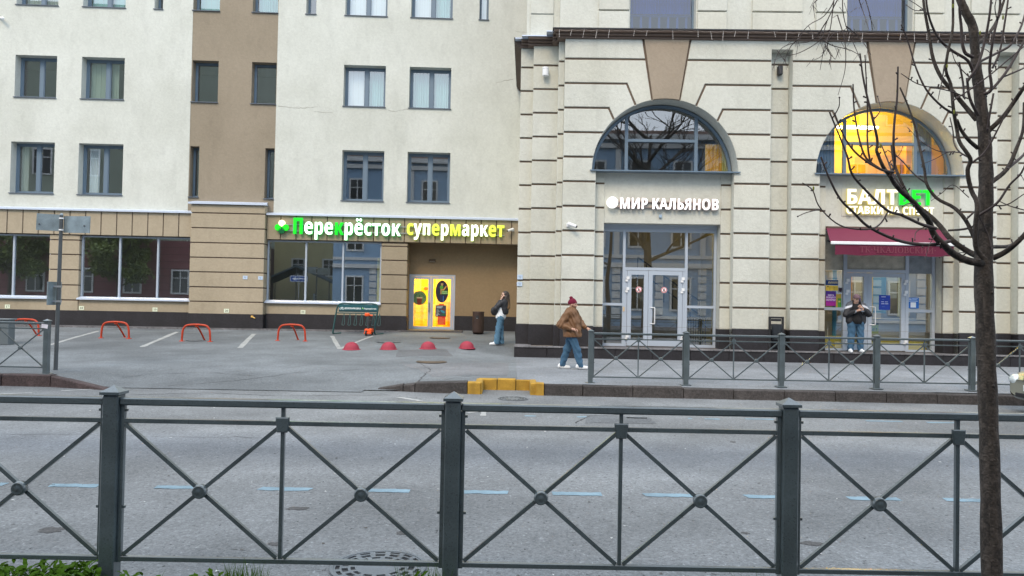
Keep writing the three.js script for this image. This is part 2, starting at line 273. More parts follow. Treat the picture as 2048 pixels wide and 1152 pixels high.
patch('asphalt_patch', jag([rp(1172, 830), rp(1298, 836), rp(1312, 848), rp(1168, 846)], 0.03), flatA([0.25, 0.27, 0.29]), road, 0.004, hR);
for (const [u, v, w, h] of [[100, 1060, 0.22, 0.16], [595, 1017, 0.2, 0.11], [805, 1066, 0.12, 0.1], [1620, 1087, 0.2, 0.12], [1465, 884, 0.1, 0.1], [1490, 1066, 0.08, 0.06], [550, 1088, 0.12, 0.08]]) { // oil stains
  const [x, z] = rp(u, v); patch('oil_stain', span(0, 1, 14).slice(0, -1).map((t) => { const a = t * Math.PI * 2, k = rr(0.7, 1.2); return [x + Math.cos(a) * w * k / 2, z + Math.sin(a) * h * k / 2]; }), flatA([0.15, 0.148, 0.15]), road, 0.003, hR); }

// cracks
const crackM = std([0.05, 0.05, 0.052]);
function crack(pix, parent, hf, w = 0.02, amp = 0.05) {
  const P = pix.map(([u, v]) => hf === hR ? rp(u, v) : gp(u, v)), pts = [];
  for (let i = 0; i < P.length - 1; i++) for (const t of span(0, 1, 9).slice(0, -1)) { const x = lerp(P[i][0], P[i + 1][0], t) + rr(-amp, amp), z = lerp(P[i][1], P[i + 1][1], t) + rr(-amp, amp); pts.push([x, z, hf(x, z) + 0.005]); }
  mesh('crack', ribbon(pts, () => w * rr(0.3, 1.1)), crackM, parent);
}
crack([[0, 868], [300, 872], [560, 876]], road, hR, 0.012); crack([[240, 790], [420, 786], [560, 792], [800, 790]], road, hR, 0.03, 0.03); crack([[1150, 846], [1180, 832], [1250, 829]], road, hR, 0.03, 0.02);
crack([[330, 772], [480, 760], [600, 745], [740, 738]], yard, gy, 0.022, 0.06); crack([[205, 716], [330, 712], [450, 705]], yard, gy, 0.018); crack([[840, 727], [862, 741], [846, 752], [835, 768]], yard, gy, 0.03, 0.03); crack([[835, 768], [890, 760], [945, 752]], yard, gy, 0.022, 0.03);
crack([[500, 733], [560, 739], [640, 728], [700, 731]], yard, gy, 0.014); crack([[1600, 735], [1660, 750], [1720, 768]], pave, gy, 0.014); crack([[1130, 752], [1290, 762]], pave, gy, 0.012); crack([[245, 755], [300, 748], [420, 745], [520, 752]], yard, gy, 0.016);

// painted lines
function dash(name, x0, x1, z, w, mat, parent, y) { // ragged worn dash
  const a = span(x0, x1, 10).map((x, i) => [x + (i % 10 ? 0 : rr(-0.03, 0.03)), z - w / 2 * rr(0.7, 1.05)]), b = span(x1, x0, 10).map((x) => [x, z + w / 2 * rr(0.7, 1.05)]);
  patch(name, [...a, ...b], mat, parent, 0.004, () => y);
}
{ const row = [[-8, 12], [102, 200], [312, 412], [515, 620], [712, 820], [922, 1015], [1105, 1203], [1290, 1392], [1495, 1593], [1697, 1797], [1890, 1990]];
  for (const [a, b] of row) { const v = 969 + 0.0165 * (a + b) / 2 / 1, p = rp(a, v), q = rp(b, v); dash('lane_marking', p[0], q[0], (p[1] + q[1]) / 2, 0.14, M.paintBlue, road, ROAD); }
  for (const [a, b, v] of [[1050, 1072, 832], [1155, 1172, 834], [1255, 1292, 836], [1375, 1384, 837], [1408, 1438, 838], [1490, 1545, 838], [1730, 1800, 842], [1852, 1910, 845]]) { const p = rp(a, v), q = rp(b, v); dash('lane_marking', p[0], q[0], p[1], 0.12, M.paintBlue, road, ROAD); }
  const stroke = (pix, w, parent, hf) => { const P = []; for (let i = 0; i < pix.length - 1; i++) { const a = hf === hR ? rp(...pix[i]) : gp(...pix[i]), b = hf === hR ? rp(...pix[i + 1]) : gp(...pix[i + 1]); for (const t of span(0, 1, 14)) { const x = lerp(a[0], b[0], t), z = lerp(a[1], b[1], t); P.push([x, z, hf(x, z) + 0.005]); } } mesh('painted_line', ribbon(P, () => w * rr(0.75, 1.05)), M.paintWhite, parent); };
  stroke([[100, 690], [197, 662]], 0.16, yard, gy); stroke([[284, 694], [355, 664]], 0.17, yard, gy); stroke([[480, 696], [508, 668]], 0.17, yard, gy); stroke([[664, 672], [679, 698]], 0.15, yard, gy); stroke([[679, 698], [712, 685], [746, 672]], 0.13, yard, gy);
  stroke([[20, 657], [290, 663], [455, 667]], 0.06, yard, gy); stroke([[470, 668], [655, 672], [745, 674]], 0.06, yard, gy);
  stroke([[0, 788], [64, 786]], 0.1, road, hR); stroke([[122, 782], [200, 778]], 0.1, road, hR); stroke([[797, 795], [842, 802]], 0.14, road, hR); stroke([[935, 826], [968, 822], [966, 832]], 0.1, road, hR);
}

// kerb stones, each its own piece
const kerb = new THREE.Group(); kerb.name = 'kerb'; kerb.userData.kind = 'structure'; scene.add(kerb);
function stone(x0, x1, top0, top1, mat, z0, z1, depth = 0.2) { // x0..x1, heights at both ends, face depth at both ends
  const j = rr(-0.008, 0.008), v = [], a = [x0 + 0.008, x1 - 0.008], t = [top0 + j, top1 + j], z = [-z0, -z1], c = 0.02, bt = ROAD - 0.2;
  const P = []; for (const k of [0, 1]) P.push([a[k], bt, z[k] + 0.012], [a[k], Math.max(bt + 0.05, t[k] - c), z[k]], [a[k], t[k], z[k] - c], [a[k], t[k], z[k] - depth], [a[k], bt, z[k] - depth]);
  mesh('kerb_stone', quads(P, [[0, 5, 6, 1], [1, 6, 7, 2], [2, 7, 8, 3], [3, 8, 9, 4], [0, 1, 2, 4], [2, 3, 4], [5, 9, 7, 6], [7, 9, 8]]), mat, kerb);
}
{ const km = () => rnd() < 0.5 ? M.kerb : M.kerb2;
  stone(NOTCH[1], 0.69, 0.02, 0.012, M.kerbYellow, KERB(0.6) - 0.01, KERB(0.9) - 0.01); let x = 0.69; stone(x, 1.47, 0.0, 0.0, km(), KERB(x), KERB(1.47)); x = 1.47;
  while (x < 30) { const n = x + rr(0.99, 1.03), h = -0.03 * sstep(1, 5, x); stone(x, n, h + rr(-0.006, 0.006), h, km(), KERB(x), KERB(n)); x = n; }
  // drain inlet: yellow back stones and side returns
  for (let i = 0; i < 3; i++) stone(lerp(NOTCH[0] + 0.02, NOTCH[1], i / 3), lerp(NOTCH[0] + 0.02, NOTCH[1], (i + 1) / 3), 0.0, 0.0, M.kerbYellow, NOTCH[2] - 0.02, NOTCH[2] - 0.02);
  mesh('kerb_stone', cbox(NOTCH[0] - 0.02, NOTCH[0] + 0.13, ROAD - 0.2, 0.012, -NOTCH[2] + 0.03, -15.04, 0.02), M.kerbYellow, kerb); mesh('kerb_stone', cbox(NOTCH[1] - 0.11, NOTCH[1] + 0.03, ROAD - 0.2, 0.012, -NOTCH[2] + 0.03, -15.06, 0.02), M.kerbYellow, kerb);
  stone(-0.87, -0.6, 0.01, 0.012, M.kerbYellow, 15.04, 15.0); stone(-1.95, -0.87, -0.05, 0.008, M.kerb, 15.18, 15.04, 0.3); stone(-2.2, -1.95, -0.09, -0.05, M.kerb2, 15.25, 15.18, 0.25); stone(-2.75, -2.2, -0.2, -0.09, M.kerb2, 15.36, 15.25, 0.25);
  // left of the driveway
  stone(-9.25, -7.85, 0.0, -0.215, M.kerbRed, 14.92, 14.55); let y = -9.25; while (y > -30) { const n = y - rr(1.0, 1.06); stone(n, y, 0, 0, M.kerbRed, 14.95, 14.92, 0.24); y = n; }
}

// scattered bits of leaf, grit and paper on the road
{ const dk = [], lt = []; for (let i = 0; i < 420; i++) { const D = lerp(4.6, 14.6, rnd() ** 1.6), x = rr(-0.75, 0.75) * D, n = 3 + Math.floor(rnd() * 3), r = rr(0.006, 0.02), a0 = rr(0, 6), v = [], q = []; for (let k = 0; k < n; k++) { const a = a0 + k / n * Math.PI * 2; v.push([x + Math.cos(a) * r * rr(0.5, 1.4), ROAD + 0.004 + rr(0, 0.008), -D - Math.sin(a) * r * rr(0.4, 0.9)]); } q.push([0, 1, 2]); if (n > 3) q.push([0, 2, 3]); (rnd() < 0.72 ? dk : lt).push(quads(v, q)); }
  const a = mesh('grit', dk, std([0.07, 0.06, 0.05], { side: THREE.DoubleSide })); a.userData.kind = 'stuff'; tag(a, 'dark bits of leaf and grit scattered over the road', 'grit'); const b = mesh('paper_scraps', lt, std([0.6, 0.6, 0.58], { side: THREE.DoubleSide })); b.userData.kind = 'stuff'; tag(b, 'tiny pale paper scraps scattered over the road', 'litter'); }
// iron covers
function cover(x, z, r, y, label, mat, slots) {
  const t = thing('manhole_cover', label, 'manhole', [x, y, z]);
  const ring = new THREE.Shape().absarc(0, 0, r, 0, Math.PI * 2, false); ring.holes.push(new THREE.Path().absarc(0, 0, r * 0.93, 0, Math.PI * 2, true));
  mesh('rim', new THREE.ExtrudeGeometry(ring, { depth: 0.014, bevelEnabled: false, curveSegments: 40 }).rotateX(-Math.PI / 2), mat, t);
  const disc = new THREE.Shape().absarc(0, 0, r * 0.925, 0, Math.PI * 2, false);
  const arc = (r0, r1, a0, a1) => { const p = new THREE.Path(); p.absarc(0, 0, r1, a0, a1, false); p.absarc(0, 0, r0, a1, a0, true); p.closePath(); disc.holes.push(p); };
  if (slots) for (const [r0, r1, n, o] of [[0.80, 0.89, 16, 0], [0.63, 0.755, 14, 0.2], [0.48, 0.575, 12, 0.1]]) for (let k = 0; k < n; k++) arc(r * r0, r * r1, o + k / n * Math.PI * 2, o + (k + 0.66) / n * Math.PI * 2);
  mesh('grate', new THREE.ExtrudeGeometry(disc, { depth: 0.010, bevelEnabled: false, curveSegments: 48 }).rotateX(-Math.PI / 2).translate(0, 0.001, 0), mat, t);
  if (slots) mesh('shaft_shade', new THREE.CircleGeometry(r * 0.9, 32).rotateX(-Math.PI / 2).translate(0, 0.0008, 0), M.black, t);  // flat black disc painted in for the darkness below the slots
  return t;
}
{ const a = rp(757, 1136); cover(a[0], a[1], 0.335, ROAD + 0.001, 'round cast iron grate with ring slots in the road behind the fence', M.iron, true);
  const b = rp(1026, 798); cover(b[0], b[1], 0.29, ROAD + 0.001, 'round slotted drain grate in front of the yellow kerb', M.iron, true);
  const rust = std([0.17, 0.125, 0.085], { map: paintMap, roughness: 0.8 });
  const c = onG(863, 724); cover(c.x, c.z, 0.4, c.y - 0.001, 'brown round manhole cover set in the pale asphalt patch', rust, false);
  const d = onG(880, 676); cover(d.x, d.z, 0.36, d.y - 0.003, 'brown round manhole cover before the glowing supermarket door', rust, false);
  const e = onG(778, 684); cover(e.x, e.z, 0.42, e.y - 0.003, 'dark round manhole cover behind the red dome bollards', M.iron, false);
  const f = onG(392, 681); cover(f.x, f.z, 0.3, f.y - 0.003, 'dark round manhole cover under an orange parking barrier', M.iron, false); }
// ---------------------------------------------------------------- left building: plastered apartment block with a supermarket below
const LB = thing('apartment_building', 'cream and brown plastered building with a lit supermarket on the ground floor', 'building', [FL.ox, 0, FL.oz], FL.th);
const DEEP = 0.42;
// a wall panel with rectangular openings, as one extruded sheet with reveals
function wallWith(name, x0, x1, y0, y1, z0, z1, holes, mat, parent) {
  const s = new THREE.Shape([[x0, y0], [x1, y0], [x1, y1], [x0, y1]].map((p) => new THREE.Vector2(...p)));
  for (const [a, b, c, d] of holes) s.holes.push(new THREE.Path([[a, c], [a, d], [b, d], [b, c]].map((p) => new THREE.Vector2(...p))));
  return mesh(name, new THREE.ExtrudeGeometry(s, { depth: z1 - z0, bevelEnabled: false }).translate(0, 0, z0), mat, parent);
}
const rectFrame = (x0, x1, y0, y1, z0, z1, w) => [box(x0, x1, y0, y0 + w, z0, z1), box(x0, x1, y1 - w, y1, z0, z1), box(x0, x0 + w, y0 + w, y1 - w, z0, z1), box(x1 - w, x1, y0 + w, y1 - w, z0, z1)];
const blindWhite = std([0.72, 0.75, 0.76], { roughness: 0.8 }), blindTeal = std([0.26, 0.47, 0.45], { roughness: 0.85 }), blindGreen = std([0.30, 0.36, 0.29], { roughness: 0.85 }), curtain = std([0.42, 0.44, 0.38], { roughness: 0.9 });
function blind(x0, x1, y0, y1, z, mat, parent, wavy) { // vertical slats or hanging folds behind a pane
  const n = Math.max(3, Math.round((x1 - x0) / (wavy ? 0.06 : 0.1))), g = [];
  if (!wavy) for (let i = 0; i < n; i++) { const a = lerp(x0, x1, i / n), w = (x1 - x0) / n; g.push(bar([a + w / 2, y0, z + 0.01 * (i % 2)], [a + w / 2, y1, z + 0.01 * (i % 2)], w * 0.97, 0.004, V(0, 0, 1))); }
  else { const pts = []; for (let i = 0; i <= n * 2; i++) pts.push([lerp(x0, x1, i / n / 2), z + 0.03 * Math.sin(i * 1.9) + rr(-0.008, 0.008)]); const v = [], q = []; pts.forEach((p, i) => { v.push([p[0], y0, p[1]], [p[0], y1, p[1]]); if (i) q.push([2 * i - 2, 2 * i, 2 * i + 1, 2 * i - 1]); }); g.push(quads(v, q)); }
  mesh(wavy ? 'curtain' : 'blind', g, mat, parent);
}
function flatWindow(parent, x0, x1, y0, y1, o = {}) { // blue framed two light window set deep in the wall
  const w = part('window', parent), z = -DEEP + 0.02, f = 0.085, m = o.mull === 0 ? null : lerp(x0, x1, o.mull ?? 0.52);
  mesh('frame', rectFrame(x0, x1, y0, y1, z - 0.03, z + 0.06, f), M.frameBlue, w);
  if (m) mesh('mullion', box(m - 0.07, m + 0.07, y0 + f, y1 - f, z - 0.028, z + 0.062), M.frameBlue, w);
  const cells = m ? [[x0 + f, m - 0.07], [m + 0.07, x1 - f]] : [[x0 + f, x1 - f]];
  for (const [a, b] of cells) { mesh('pane', new THREE.PlaneGeometry(b - a, y1 - y0 - 2 * f).translate((a + b) / 2, (y0 + y1) / 2, z + 0.02), M.glass, w); if (m) mesh('sash', rectFrame(a, b, y0 + f, y1 - f, z, z + 0.045, 0.028), M.frameBlue, w); }
  mesh('sill', quads([[x0 - 0.03, y0 + 0.035, z + 0.06], [x1 + 0.02, y0 + 0.035, z + 0.06], [x1 + 0.02, y0 - 0.004, 0.05], [x0 - 0.03, y0 - 0.004, 0.05], [x1 + 0.02, y0 - 0.03, 0.05], [x0 - 0.03, y0 - 0.03, 0.05], [x0 - 0.03, y0 - 0.03, z + 0.06], [x1 + 0.02, y0 - 0.03, z + 0.06]], [[0, 3, 2, 1], [3, 5, 4, 2], [0, 6, 5, 3], [1, 2, 4, 7], [5, 6, 7, 4]]), M.sill, w);
  (o.blinds || []).forEach(([a, b, mat, wavy, top]) => blind(lerp(x0 + f, x1 - f, a), lerp(x0 + f, x1 - f, b), y0 + 0.1, top ?? y1 - 0.1, z - 0.12, mat, w, wavy));
}
const yA = [12.56, 14.2], yB = [9.05, 10.64], yC = [5.42, 7.35];
const fw = [0, 0.48], sw = [0.56, 1];
// [x0, x1, rows..., blinds]
const WIN = [
  ['l', -18.95, -17.40, yA, { blinds: [[0, 0.9, curtain, 1]] }], ['l', -16.48, -14.90, yA, { blinds: [[0, 1, blindTeal]] }], ['l', -13.82, -13.50, yA, { mull: 0 }],
  ['l', -18.92, -17.38, yB, {}], ['l', -16.46, -14.87, yB, { blinds: [[...fw, blindGreen], [0.56, 0.75, blindGreen]] }],
  ['l', -18.98, -17.37, yC, { blinds: [[0, 0.2, curtain, 1]] }], ['l', -16.48, -14.83, yC, { blinds: [[0.05, 0.3, blindWhite, 1]] }],
  ['b', -12.37, -11.37, yA, { mull: 0, blinds: [[0, 1, blindTeal]] }], ['b', -10.13, -9.17, yA, { mull: 0, blinds: [[0, 1, blindTeal, 1]] }],
  ['b', -12.34, -11.36, yB, { mull: 0 }], ['b', -10.10, -9.17, yB, { mull: 0 }],
  ['b', -12.34, -12.0, yC, { mull: 0 }], ['b', -9.52, -9.17, yC, { mull: 0 }],
  ['r', -8.10, -7.72, yA, { mull: 0 }], ['r', -6.61, -5.0, yA, { blinds: [[0, 1, blindWhite]] }], ['r', -4.09, -2.49, yA, { blinds: [[...fw, blindWhite], [...sw, blindTeal, 1]] }], ['r', -1.46, -1.10, yA, { mull: 0, blinds: [[0, 1, blindWhite]] }],
  ['r', -6.61, -5.01, yB, { blinds: [[...fw, blindWhite], [...sw, blindTeal, 1]] }], ['r', -4.10, -2.50, yB, { blinds: [[0, 1, blindTeal, 1]] }],
  ['r', -6.60, -5.0, yC, {}], ['r', -4.11, -2.47, yC, {}],
];
const holes = (k) => WIN.filter((w) => w[0] === k).map((w) => [w[1], w[2], w[3][0], w[3][1]]);
wallWith('upper_wall', -30, -12.37, 4.6, 17, -DEEP, 0, [...holes('l'), [-21.4, -19.9, ...yB], [-21.4, -19.9, ...yC], [-21.4, -19.9, ...yA]], M.cream, LB);
wallWith('brown_wall', -12.37, -9.15, 4.6, 17, -DEEP - 0.01, -0.012, holes('b').map((h) => [Math.max(h[0], -12.365), Math.min(h[1], -9.165), h[2], h[3]]), M.brown, LB);
wallWith('upper_wall', -9.15, 1.3, 4.6, 17, -DEEP, 0, holes('r'), M.cream, LB);
for (const [, a, b, y, o] of WIN) flatWindow(LB, a, b, ...y, o);
for (const y of [yA, yB, yC]) flatWindow(LB, -21.4, -19.9, ...y);
// rooms behind: back wall, floors, cross walls
mesh('room_wall', [box(-30, 0.2, 0.2, 17, -4.6, -4.5), ...[-30, -17, -14.2, -8.8, -4.55].map((x) => box(x - 0.05, x + 0.05, 4.0, 17, -4.5, -DEEP - 0.03))], M.room, LB);
mesh('floor_slab', [4.2, 7.9, 11.4, 14.9].map((y) => box(-30, 0.2, y, y + 0.25, -4.5, -DEEP - 0.02)), M.roomFloor, LB);
mesh('roof', box(-30, 0.28, 17, 17.3, -14, 0.2), M.roofEdge, LB);

// ground floor. fascia of upright panels with a metal flashing on top
const fasciaTop = 4.80, fascB = fl(250, 471, 0.12)[1], fascBR = fl(800, 484, 0.12)[1];
function fascia(x0, x1, yb, first, step, tm) {
  mesh('fascia_core', box(x0, x1, yb + 0.01, fasciaTop - 0.02, -0.3, 0.085), M.joint, LB);
  for (let x = first; x < x1 - 0.1;) { const n = Math.min(x + step, x1), a = Math.max(x, x0); mesh('fascia_panel', cbox(a + 0.018, n - 0.018, yb, fasciaTop, 0.02, 0.125 + rr(-0.003, 0.003), 0.008), tm, LB); x = n; }
  mesh('flashing', quads([[x0, fasciaTop + 0.09, 0.0], [x1, fasciaTop + 0.09, 0.0], [x1, fasciaTop + 0.03, 0.22], [x0, fasciaTop + 0.03, 0.22], [x0, fasciaTop - 0.03, 0.22], [x1, fasciaTop - 0.03, 0.22], [x0, fasciaTop + 0.004, 0.1], [x1, fasciaTop + 0.004, 0.1]], [[0, 3, 2, 1], [3, 4, 5, 2], [4, 6, 7, 5]]), M.flash, LB);
}
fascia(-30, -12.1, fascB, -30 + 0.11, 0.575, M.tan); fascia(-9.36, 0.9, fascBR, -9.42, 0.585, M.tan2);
// piers of stacked blocks
function pier(x0, x1, y0, y1, z0, z1, ys, mat = M.tan) {
  mesh('pier_core', box(x0 + 0.03, x1 - 0.03, y0, y1, z0, z1 - 0.035), M.joint, LB);
  for (let i = 0; i < ys.length - 1; i++) mesh('pier_block', cbox(x0, x1, ys[i] + 0.022, ys[i + 1] - 0.022, z0 + 0.02, z1 + rr(-0.003, 0.003), 0.01), mat, LB);
}
const yy = (u, v, z) => fl(u, v, z)[1];
pier(-17.42, -16.32, 0.9, fascB - 0.003, -0.3, 0.06, [...[632, 600, 570, 539.5, 509, 480, 469].map((v) => yy(131, v, 0.06))]);
const bigY = [631, 604, 575, 545, 516, 486.5, 457, 427, 409].map((v) => yy(460, v, 0.32));
pier(-12.12, -9.37, 0.9, bigY[8], -0.3, 0.32, bigY);
mesh('flashing', quads([[-12.1, bigY[8] + 0.15, -0.02], [-9.38, bigY[8] + 0.15, -0.02], [-9.28, bigY[8] + 0.06, 0.42], [-12.2, bigY[8] + 0.06, 0.42], [-12.2, bigY[8] - 0.01, 0.42], [-9.28, bigY[8] - 0.01, 0.42], [-12.1, bigY[8] - 0.005, -0.02], [-9.38, bigY[8] - 0.005, -0.02]], [[0, 3, 2, 1], [3, 4, 5, 2], [0, 6, 4, 3], [1, 2, 5, 7], [4, 6, 7, 5]]), M.flash, LB);
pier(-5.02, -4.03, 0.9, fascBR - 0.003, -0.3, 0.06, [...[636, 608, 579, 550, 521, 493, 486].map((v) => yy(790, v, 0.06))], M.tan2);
// aprons and plinths
const sillY = 1.50, plY = 1.03;
for (const [a, b] of [[-30, -17.43], [-16.31, -12.13], [-9.36, -5.03]]) mesh('apron_wall', box(a, b, plY + 0.002, sillY - 0.06, -0.3, 0.02), M.tan, LB);
mesh('plinth', [cbox(-30, -12.13, -0.4, plY, -0.3, 0.10, 0.012), cbox(-12.15, -9.34, -0.4, plY - 0.02, -0.28, 0.36, 0.012), cbox(-9.33, -4.0, -0.4, plY + 0.01, -0.3, 0.10, 0.012), ], M.plinth, LB);
mesh('footing', box(-30, -4.2, 0.28, 0.475, 0.1, 0.40), M.graniteTop, LB);
// shop windows: white framed, three lights each
function shopWindow(x0, x1, y0, y1, mulls) {
  const w = part('shop_window', LB), z = -0.14, f = 0.055;
  mesh('frame', rectFrame(x0, x1, y0, y1, z - 0.05, z + 0.05, f), M.frameGrey, w);
  const xs = [x0 + f, ...mulls, x1 - f];
  for (const m of mulls) mesh('mullion', box(m - 0.032, m + 0.032, y0 + f, y1 - f, z - 0.048, z + 0.05), M.frameGrey, w);
  for (let i = 0; i < xs.length - 1; i++) mesh('pane', new THREE.PlaneGeometry(xs[i + 1] - xs[i] - 0.01, y1 - y0 - 2 * f).translate((xs[i] + xs[i + 1]) / 2, (y0 + y1) / 2, z), M.glassShop, w);
  mesh('sill', quads([[x0 - 0.03, y0 + 0.06, z + 0.05], [x1 + 0.03, y0 + 0.06, z + 0.05], [x1 + 0.03, y0 - 0.01, 0.14], [x0 - 0.03, y0 - 0.01, 0.14], [x1 + 0.03, y0 - 0.06, 0.14], [x0 - 0.03, y0 - 0.06, 0.14]], [[0, 3, 2, 1], [3, 5, 4, 2]]), M.flash, w);
}
const swx = (u) => fl(u, 540, -0.14)[0];
shopWindow(-22.3, -17.43, sillY, fascB - 0.02, [-20.4, swx(28)]); shopWindow(-29.8, -22.6, sillY, fascB - 0.02, [-27.5, -25]);
shopWindow(-16.31, -12.13, sillY, fascB - 0.02, [swx(240), swx(316)]); shopWindow(-9.36, -5.03, sillY, fascBR - 0.02, [swx(612), swx(686)]);
mesh('apron_wall', box(-22.6, -22.3, sillY - 0.06, fascB - 0.01, -0.3, 0.02), M.tan, LB);
mesh('shop_interior', [box(-30, -5, 1.15, 1.2, -4.5, -0.31), box(-30, -29.9, 1.2, 4.2, -4.5, -0.31), box(-5.1, -5.0, 1.2, 4.2, -4.5, -0.31)], M.roomDark, LB);

// entrance recess with its wall, door and glowing vestibule
const RZ = -0.85, dx0 = fl(818, 600, RZ)[0], dx1 = fl(910, 600, RZ)[0], dTop = fl(865, 549, RZ)[1], dBot = 0.505;
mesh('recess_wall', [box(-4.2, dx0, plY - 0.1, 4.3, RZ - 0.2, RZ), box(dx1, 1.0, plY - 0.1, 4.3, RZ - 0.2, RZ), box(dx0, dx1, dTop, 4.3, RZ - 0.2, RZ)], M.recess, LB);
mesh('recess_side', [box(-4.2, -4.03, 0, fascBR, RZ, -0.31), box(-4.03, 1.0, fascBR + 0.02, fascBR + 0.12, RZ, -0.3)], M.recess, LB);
mesh('plinth', [cbox(-4.2, dx0 + 0.01, -0.4, plY + 0.03, RZ - 0.15, RZ + 0.04, 0.01), cbox(dx1 - 0.01, 1.0, -0.4, plY + 0.03, RZ - 0.15, RZ + 0.04, 0.01), box(dx0, dx1, -0.4, 0.46, RZ - 0.2, RZ - 0.01)], M.plinth, LB);
mesh('doorstep', cbox(fl(795, 660, 0)[0], fl(925, 660, 0)[0], 0.2, 0.5, RZ, 0.12, 0.015), M.granite, LB);
{
  const yellowWall = std([0.80, 0.62, 0.06]), yellowDeep = std([0.72, 0.46, 0.03]);
  mesh('vestibule', [box(dx0 - 1.2, dx1 + 1.2, 0.3, 0.5, RZ - 3.2, RZ - 0.2), box(dx0 - 1.3, dx0 - 1.2, 0.3, 3.2, RZ - 3.2, RZ - 0.2), box(dx1 + 1.2, dx1 + 1.3, 0.3, 3.2, RZ - 3.2, RZ - 0.2), box(dx0 - 1.3, dx1 + 1.3, 3.2, 3.3, RZ - 3.2, RZ - 0.2), box(dx0 - 1.3, dx1 + 1.3, 0.3, 3.3, RZ - 3.3, RZ - 3.2)], yellowWall, LB);
  mesh('inner_partition', [0.05, 0.32, 0.62, 0.98, 1.4, 1.62].map((t, i) => box(dx0 + t - 0.03, dx0 + t + 0.03 + 0.05 * (i % 2), 0.5, 3.1, RZ - 2.2, RZ - 2.1)), yellowDeep, LB);
  mesh('shelf_unit', [box(dx1 - 0.25, dx1 + 0.5, 0.5, 1.25, RZ - 1.9, RZ - 1.5), box(dx1 - 0.55, dx1 - 0.28, 0.5, 1.6, RZ - 2.4, RZ - 2.2)], yellowDeep, LB);
  mesh('poster_disc', new THREE.CircleGeometry(0.09, 20).translate(dx0 + 0.5, 2.15, RZ - 2.05), std([0.8, 0.13, 0.03]), LB);
  const lamp = mesh('ceiling_light', box(dx0 - 0.2, dx1 + 0.2, 3.14, 3.19, RZ - 2.6, RZ - 0.6), emit([1.0, 0.78, 0.28], 4), LB);
  const L = new THREE.RectAreaLight(0xffcc44, 11, dx1 - dx0 + 0.4, 2.0); L.position.set((dx0 + dx1) / 2, 3.12, RZ - 1.6); L.rotation.x = -Math.PI / 2; LB.add(L);
  // door leaves
  const door = part('entrance_door', LB), z = RZ - 0.06, f = 0.075, mx = lerp(dx0, dx1, 0.47);
  mesh('frame', rectFrame(dx0 + 0.004, dx1 - 0.004, dBot, dTop - 0.004, z - 0.06, z + 0.05, f), M.frameGrey, door);
  for (const [a, b, s] of [[dx0 + f + 0.01, mx - 0.005, 0.10], [mx + 0.005, dx1 - f - 0.01, 0.09]]) {
    mesh('leaf_frame', rectFrame(a, b, dBot + 0.02, dTop - f - 0.01, z - 0.03, z + 0.06, s), M.frameGrey, door);
    mesh('pane', new THREE.PlaneGeometry(b - a - 2 * s, dTop - f - dBot - 2 * s).translate((a + b) / 2, (dBot + dTop - f) / 2, z), M.glass, door);
  }
  mesh('handle', [tube([[mx - 0.05, 1.55, z + 0.06], [mx - 0.05, 1.55, z + 0.12], [mx - 0.05, 1.2, z + 0.12], [mx - 0.05, 1.2, z + 0.06]], 0.014, 0.014, 6, 2)], M.darkMetal, door);
  const put = (name, mat, w, h, u, v, dz = 0.004, geo) => { const [x, y] = fl(u, v, z); const m = mesh(name, (geo || card(w, h, 0.003)).translate(x, y, z + dz), mat, door, { keepUV: true }); return m; };
  const disc = (w, h) => { const g = new THREE.CircleGeometry(0.5, 40).scale(w, h, 1); return g; };
  put('sticker', print(256, 256, (x) => { x.fillStyle = '#5f7f4c'; x.fillRect(0, 0, 256, 256); x.fillStyle = '#2d4a2a'; x.font = 'bold 30px sans-serif'; x.textAlign = 'center'; x.save(); x.translate(128, 140); 'КОФЕ С СОБОЙ'.split('').forEach((ch, i, a) => { x.save(); x.rotate((i - (a.length - 1) / 2) * 0.24); x.fillText(ch, 0, -82); x.restore(); }); x.restore(); x.fillStyle = '#243a22'; for (const [a, b] of [[128, 84], [120, 92], [136, 92], [128, 100]]) { x.beginPath(); x.arc(a, b, 7, 0, 7); x.fill(); } x.fillStyle = '#d9b98a'; x.fillRect(76, 112, 104, 22); x.fillStyle = '#7a2f20'; x.beginPath(); x.moveTo(80, 134); x.lineTo(176, 134); x.lineTo(164, 256); x.lineTo(92, 256); x.fill(); }), 0, 0, 839, 596, 0.004, disc(0.55, 0.55));
  put('sticker', print(256, 384, (x) => { x.fillStyle = '#151a2c'; x.fillRect(0, 0, 256, 384); x.fillStyle = '#20284a'; x.fillRect(92, 250, 36, 134); x.fillRect(140, 250, 34, 134); x.fillStyle = '#3a6fb0'; x.fillRect(150, 270, 14, 110); x.fillStyle = '#1c3320'; x.fillRect(82, 110, 100, 140); x.fillStyle = '#b08a5c'; x.beginPath(); x.ellipse(128, 62, 24, 32, 0, 0, 7); x.fill(); x.fillStyle = '#1a120e'; x.fillRect(102, 26, 52, 24); x.fillStyle = '#4f9a2a'; x.beginPath(); x.arc(118, 122, 34, 0, 7); x.fill(); x.fillStyle = '#a8814e'; x.fillRect(96, 150, 62, 88); x.save(); x.translate(180, 140); x.rotate(0.7); x.fillStyle = '#c08a44'; x.fillRect(-12, -56, 24, 112); x.restore(); x.fillStyle = '#3f7c1e'; x.fillRect(120, 176, 136, 62); x.fillStyle = '#cfe6b0'; x.font = 'bold 20px sans-serif'; x.fillText('ДОСТАВКА', 132, 202); x.fillText('ПРОДУКТОВ', 126, 228); }), 0, 0, 884, 583, 0.004, disc(0.5, 0.88));
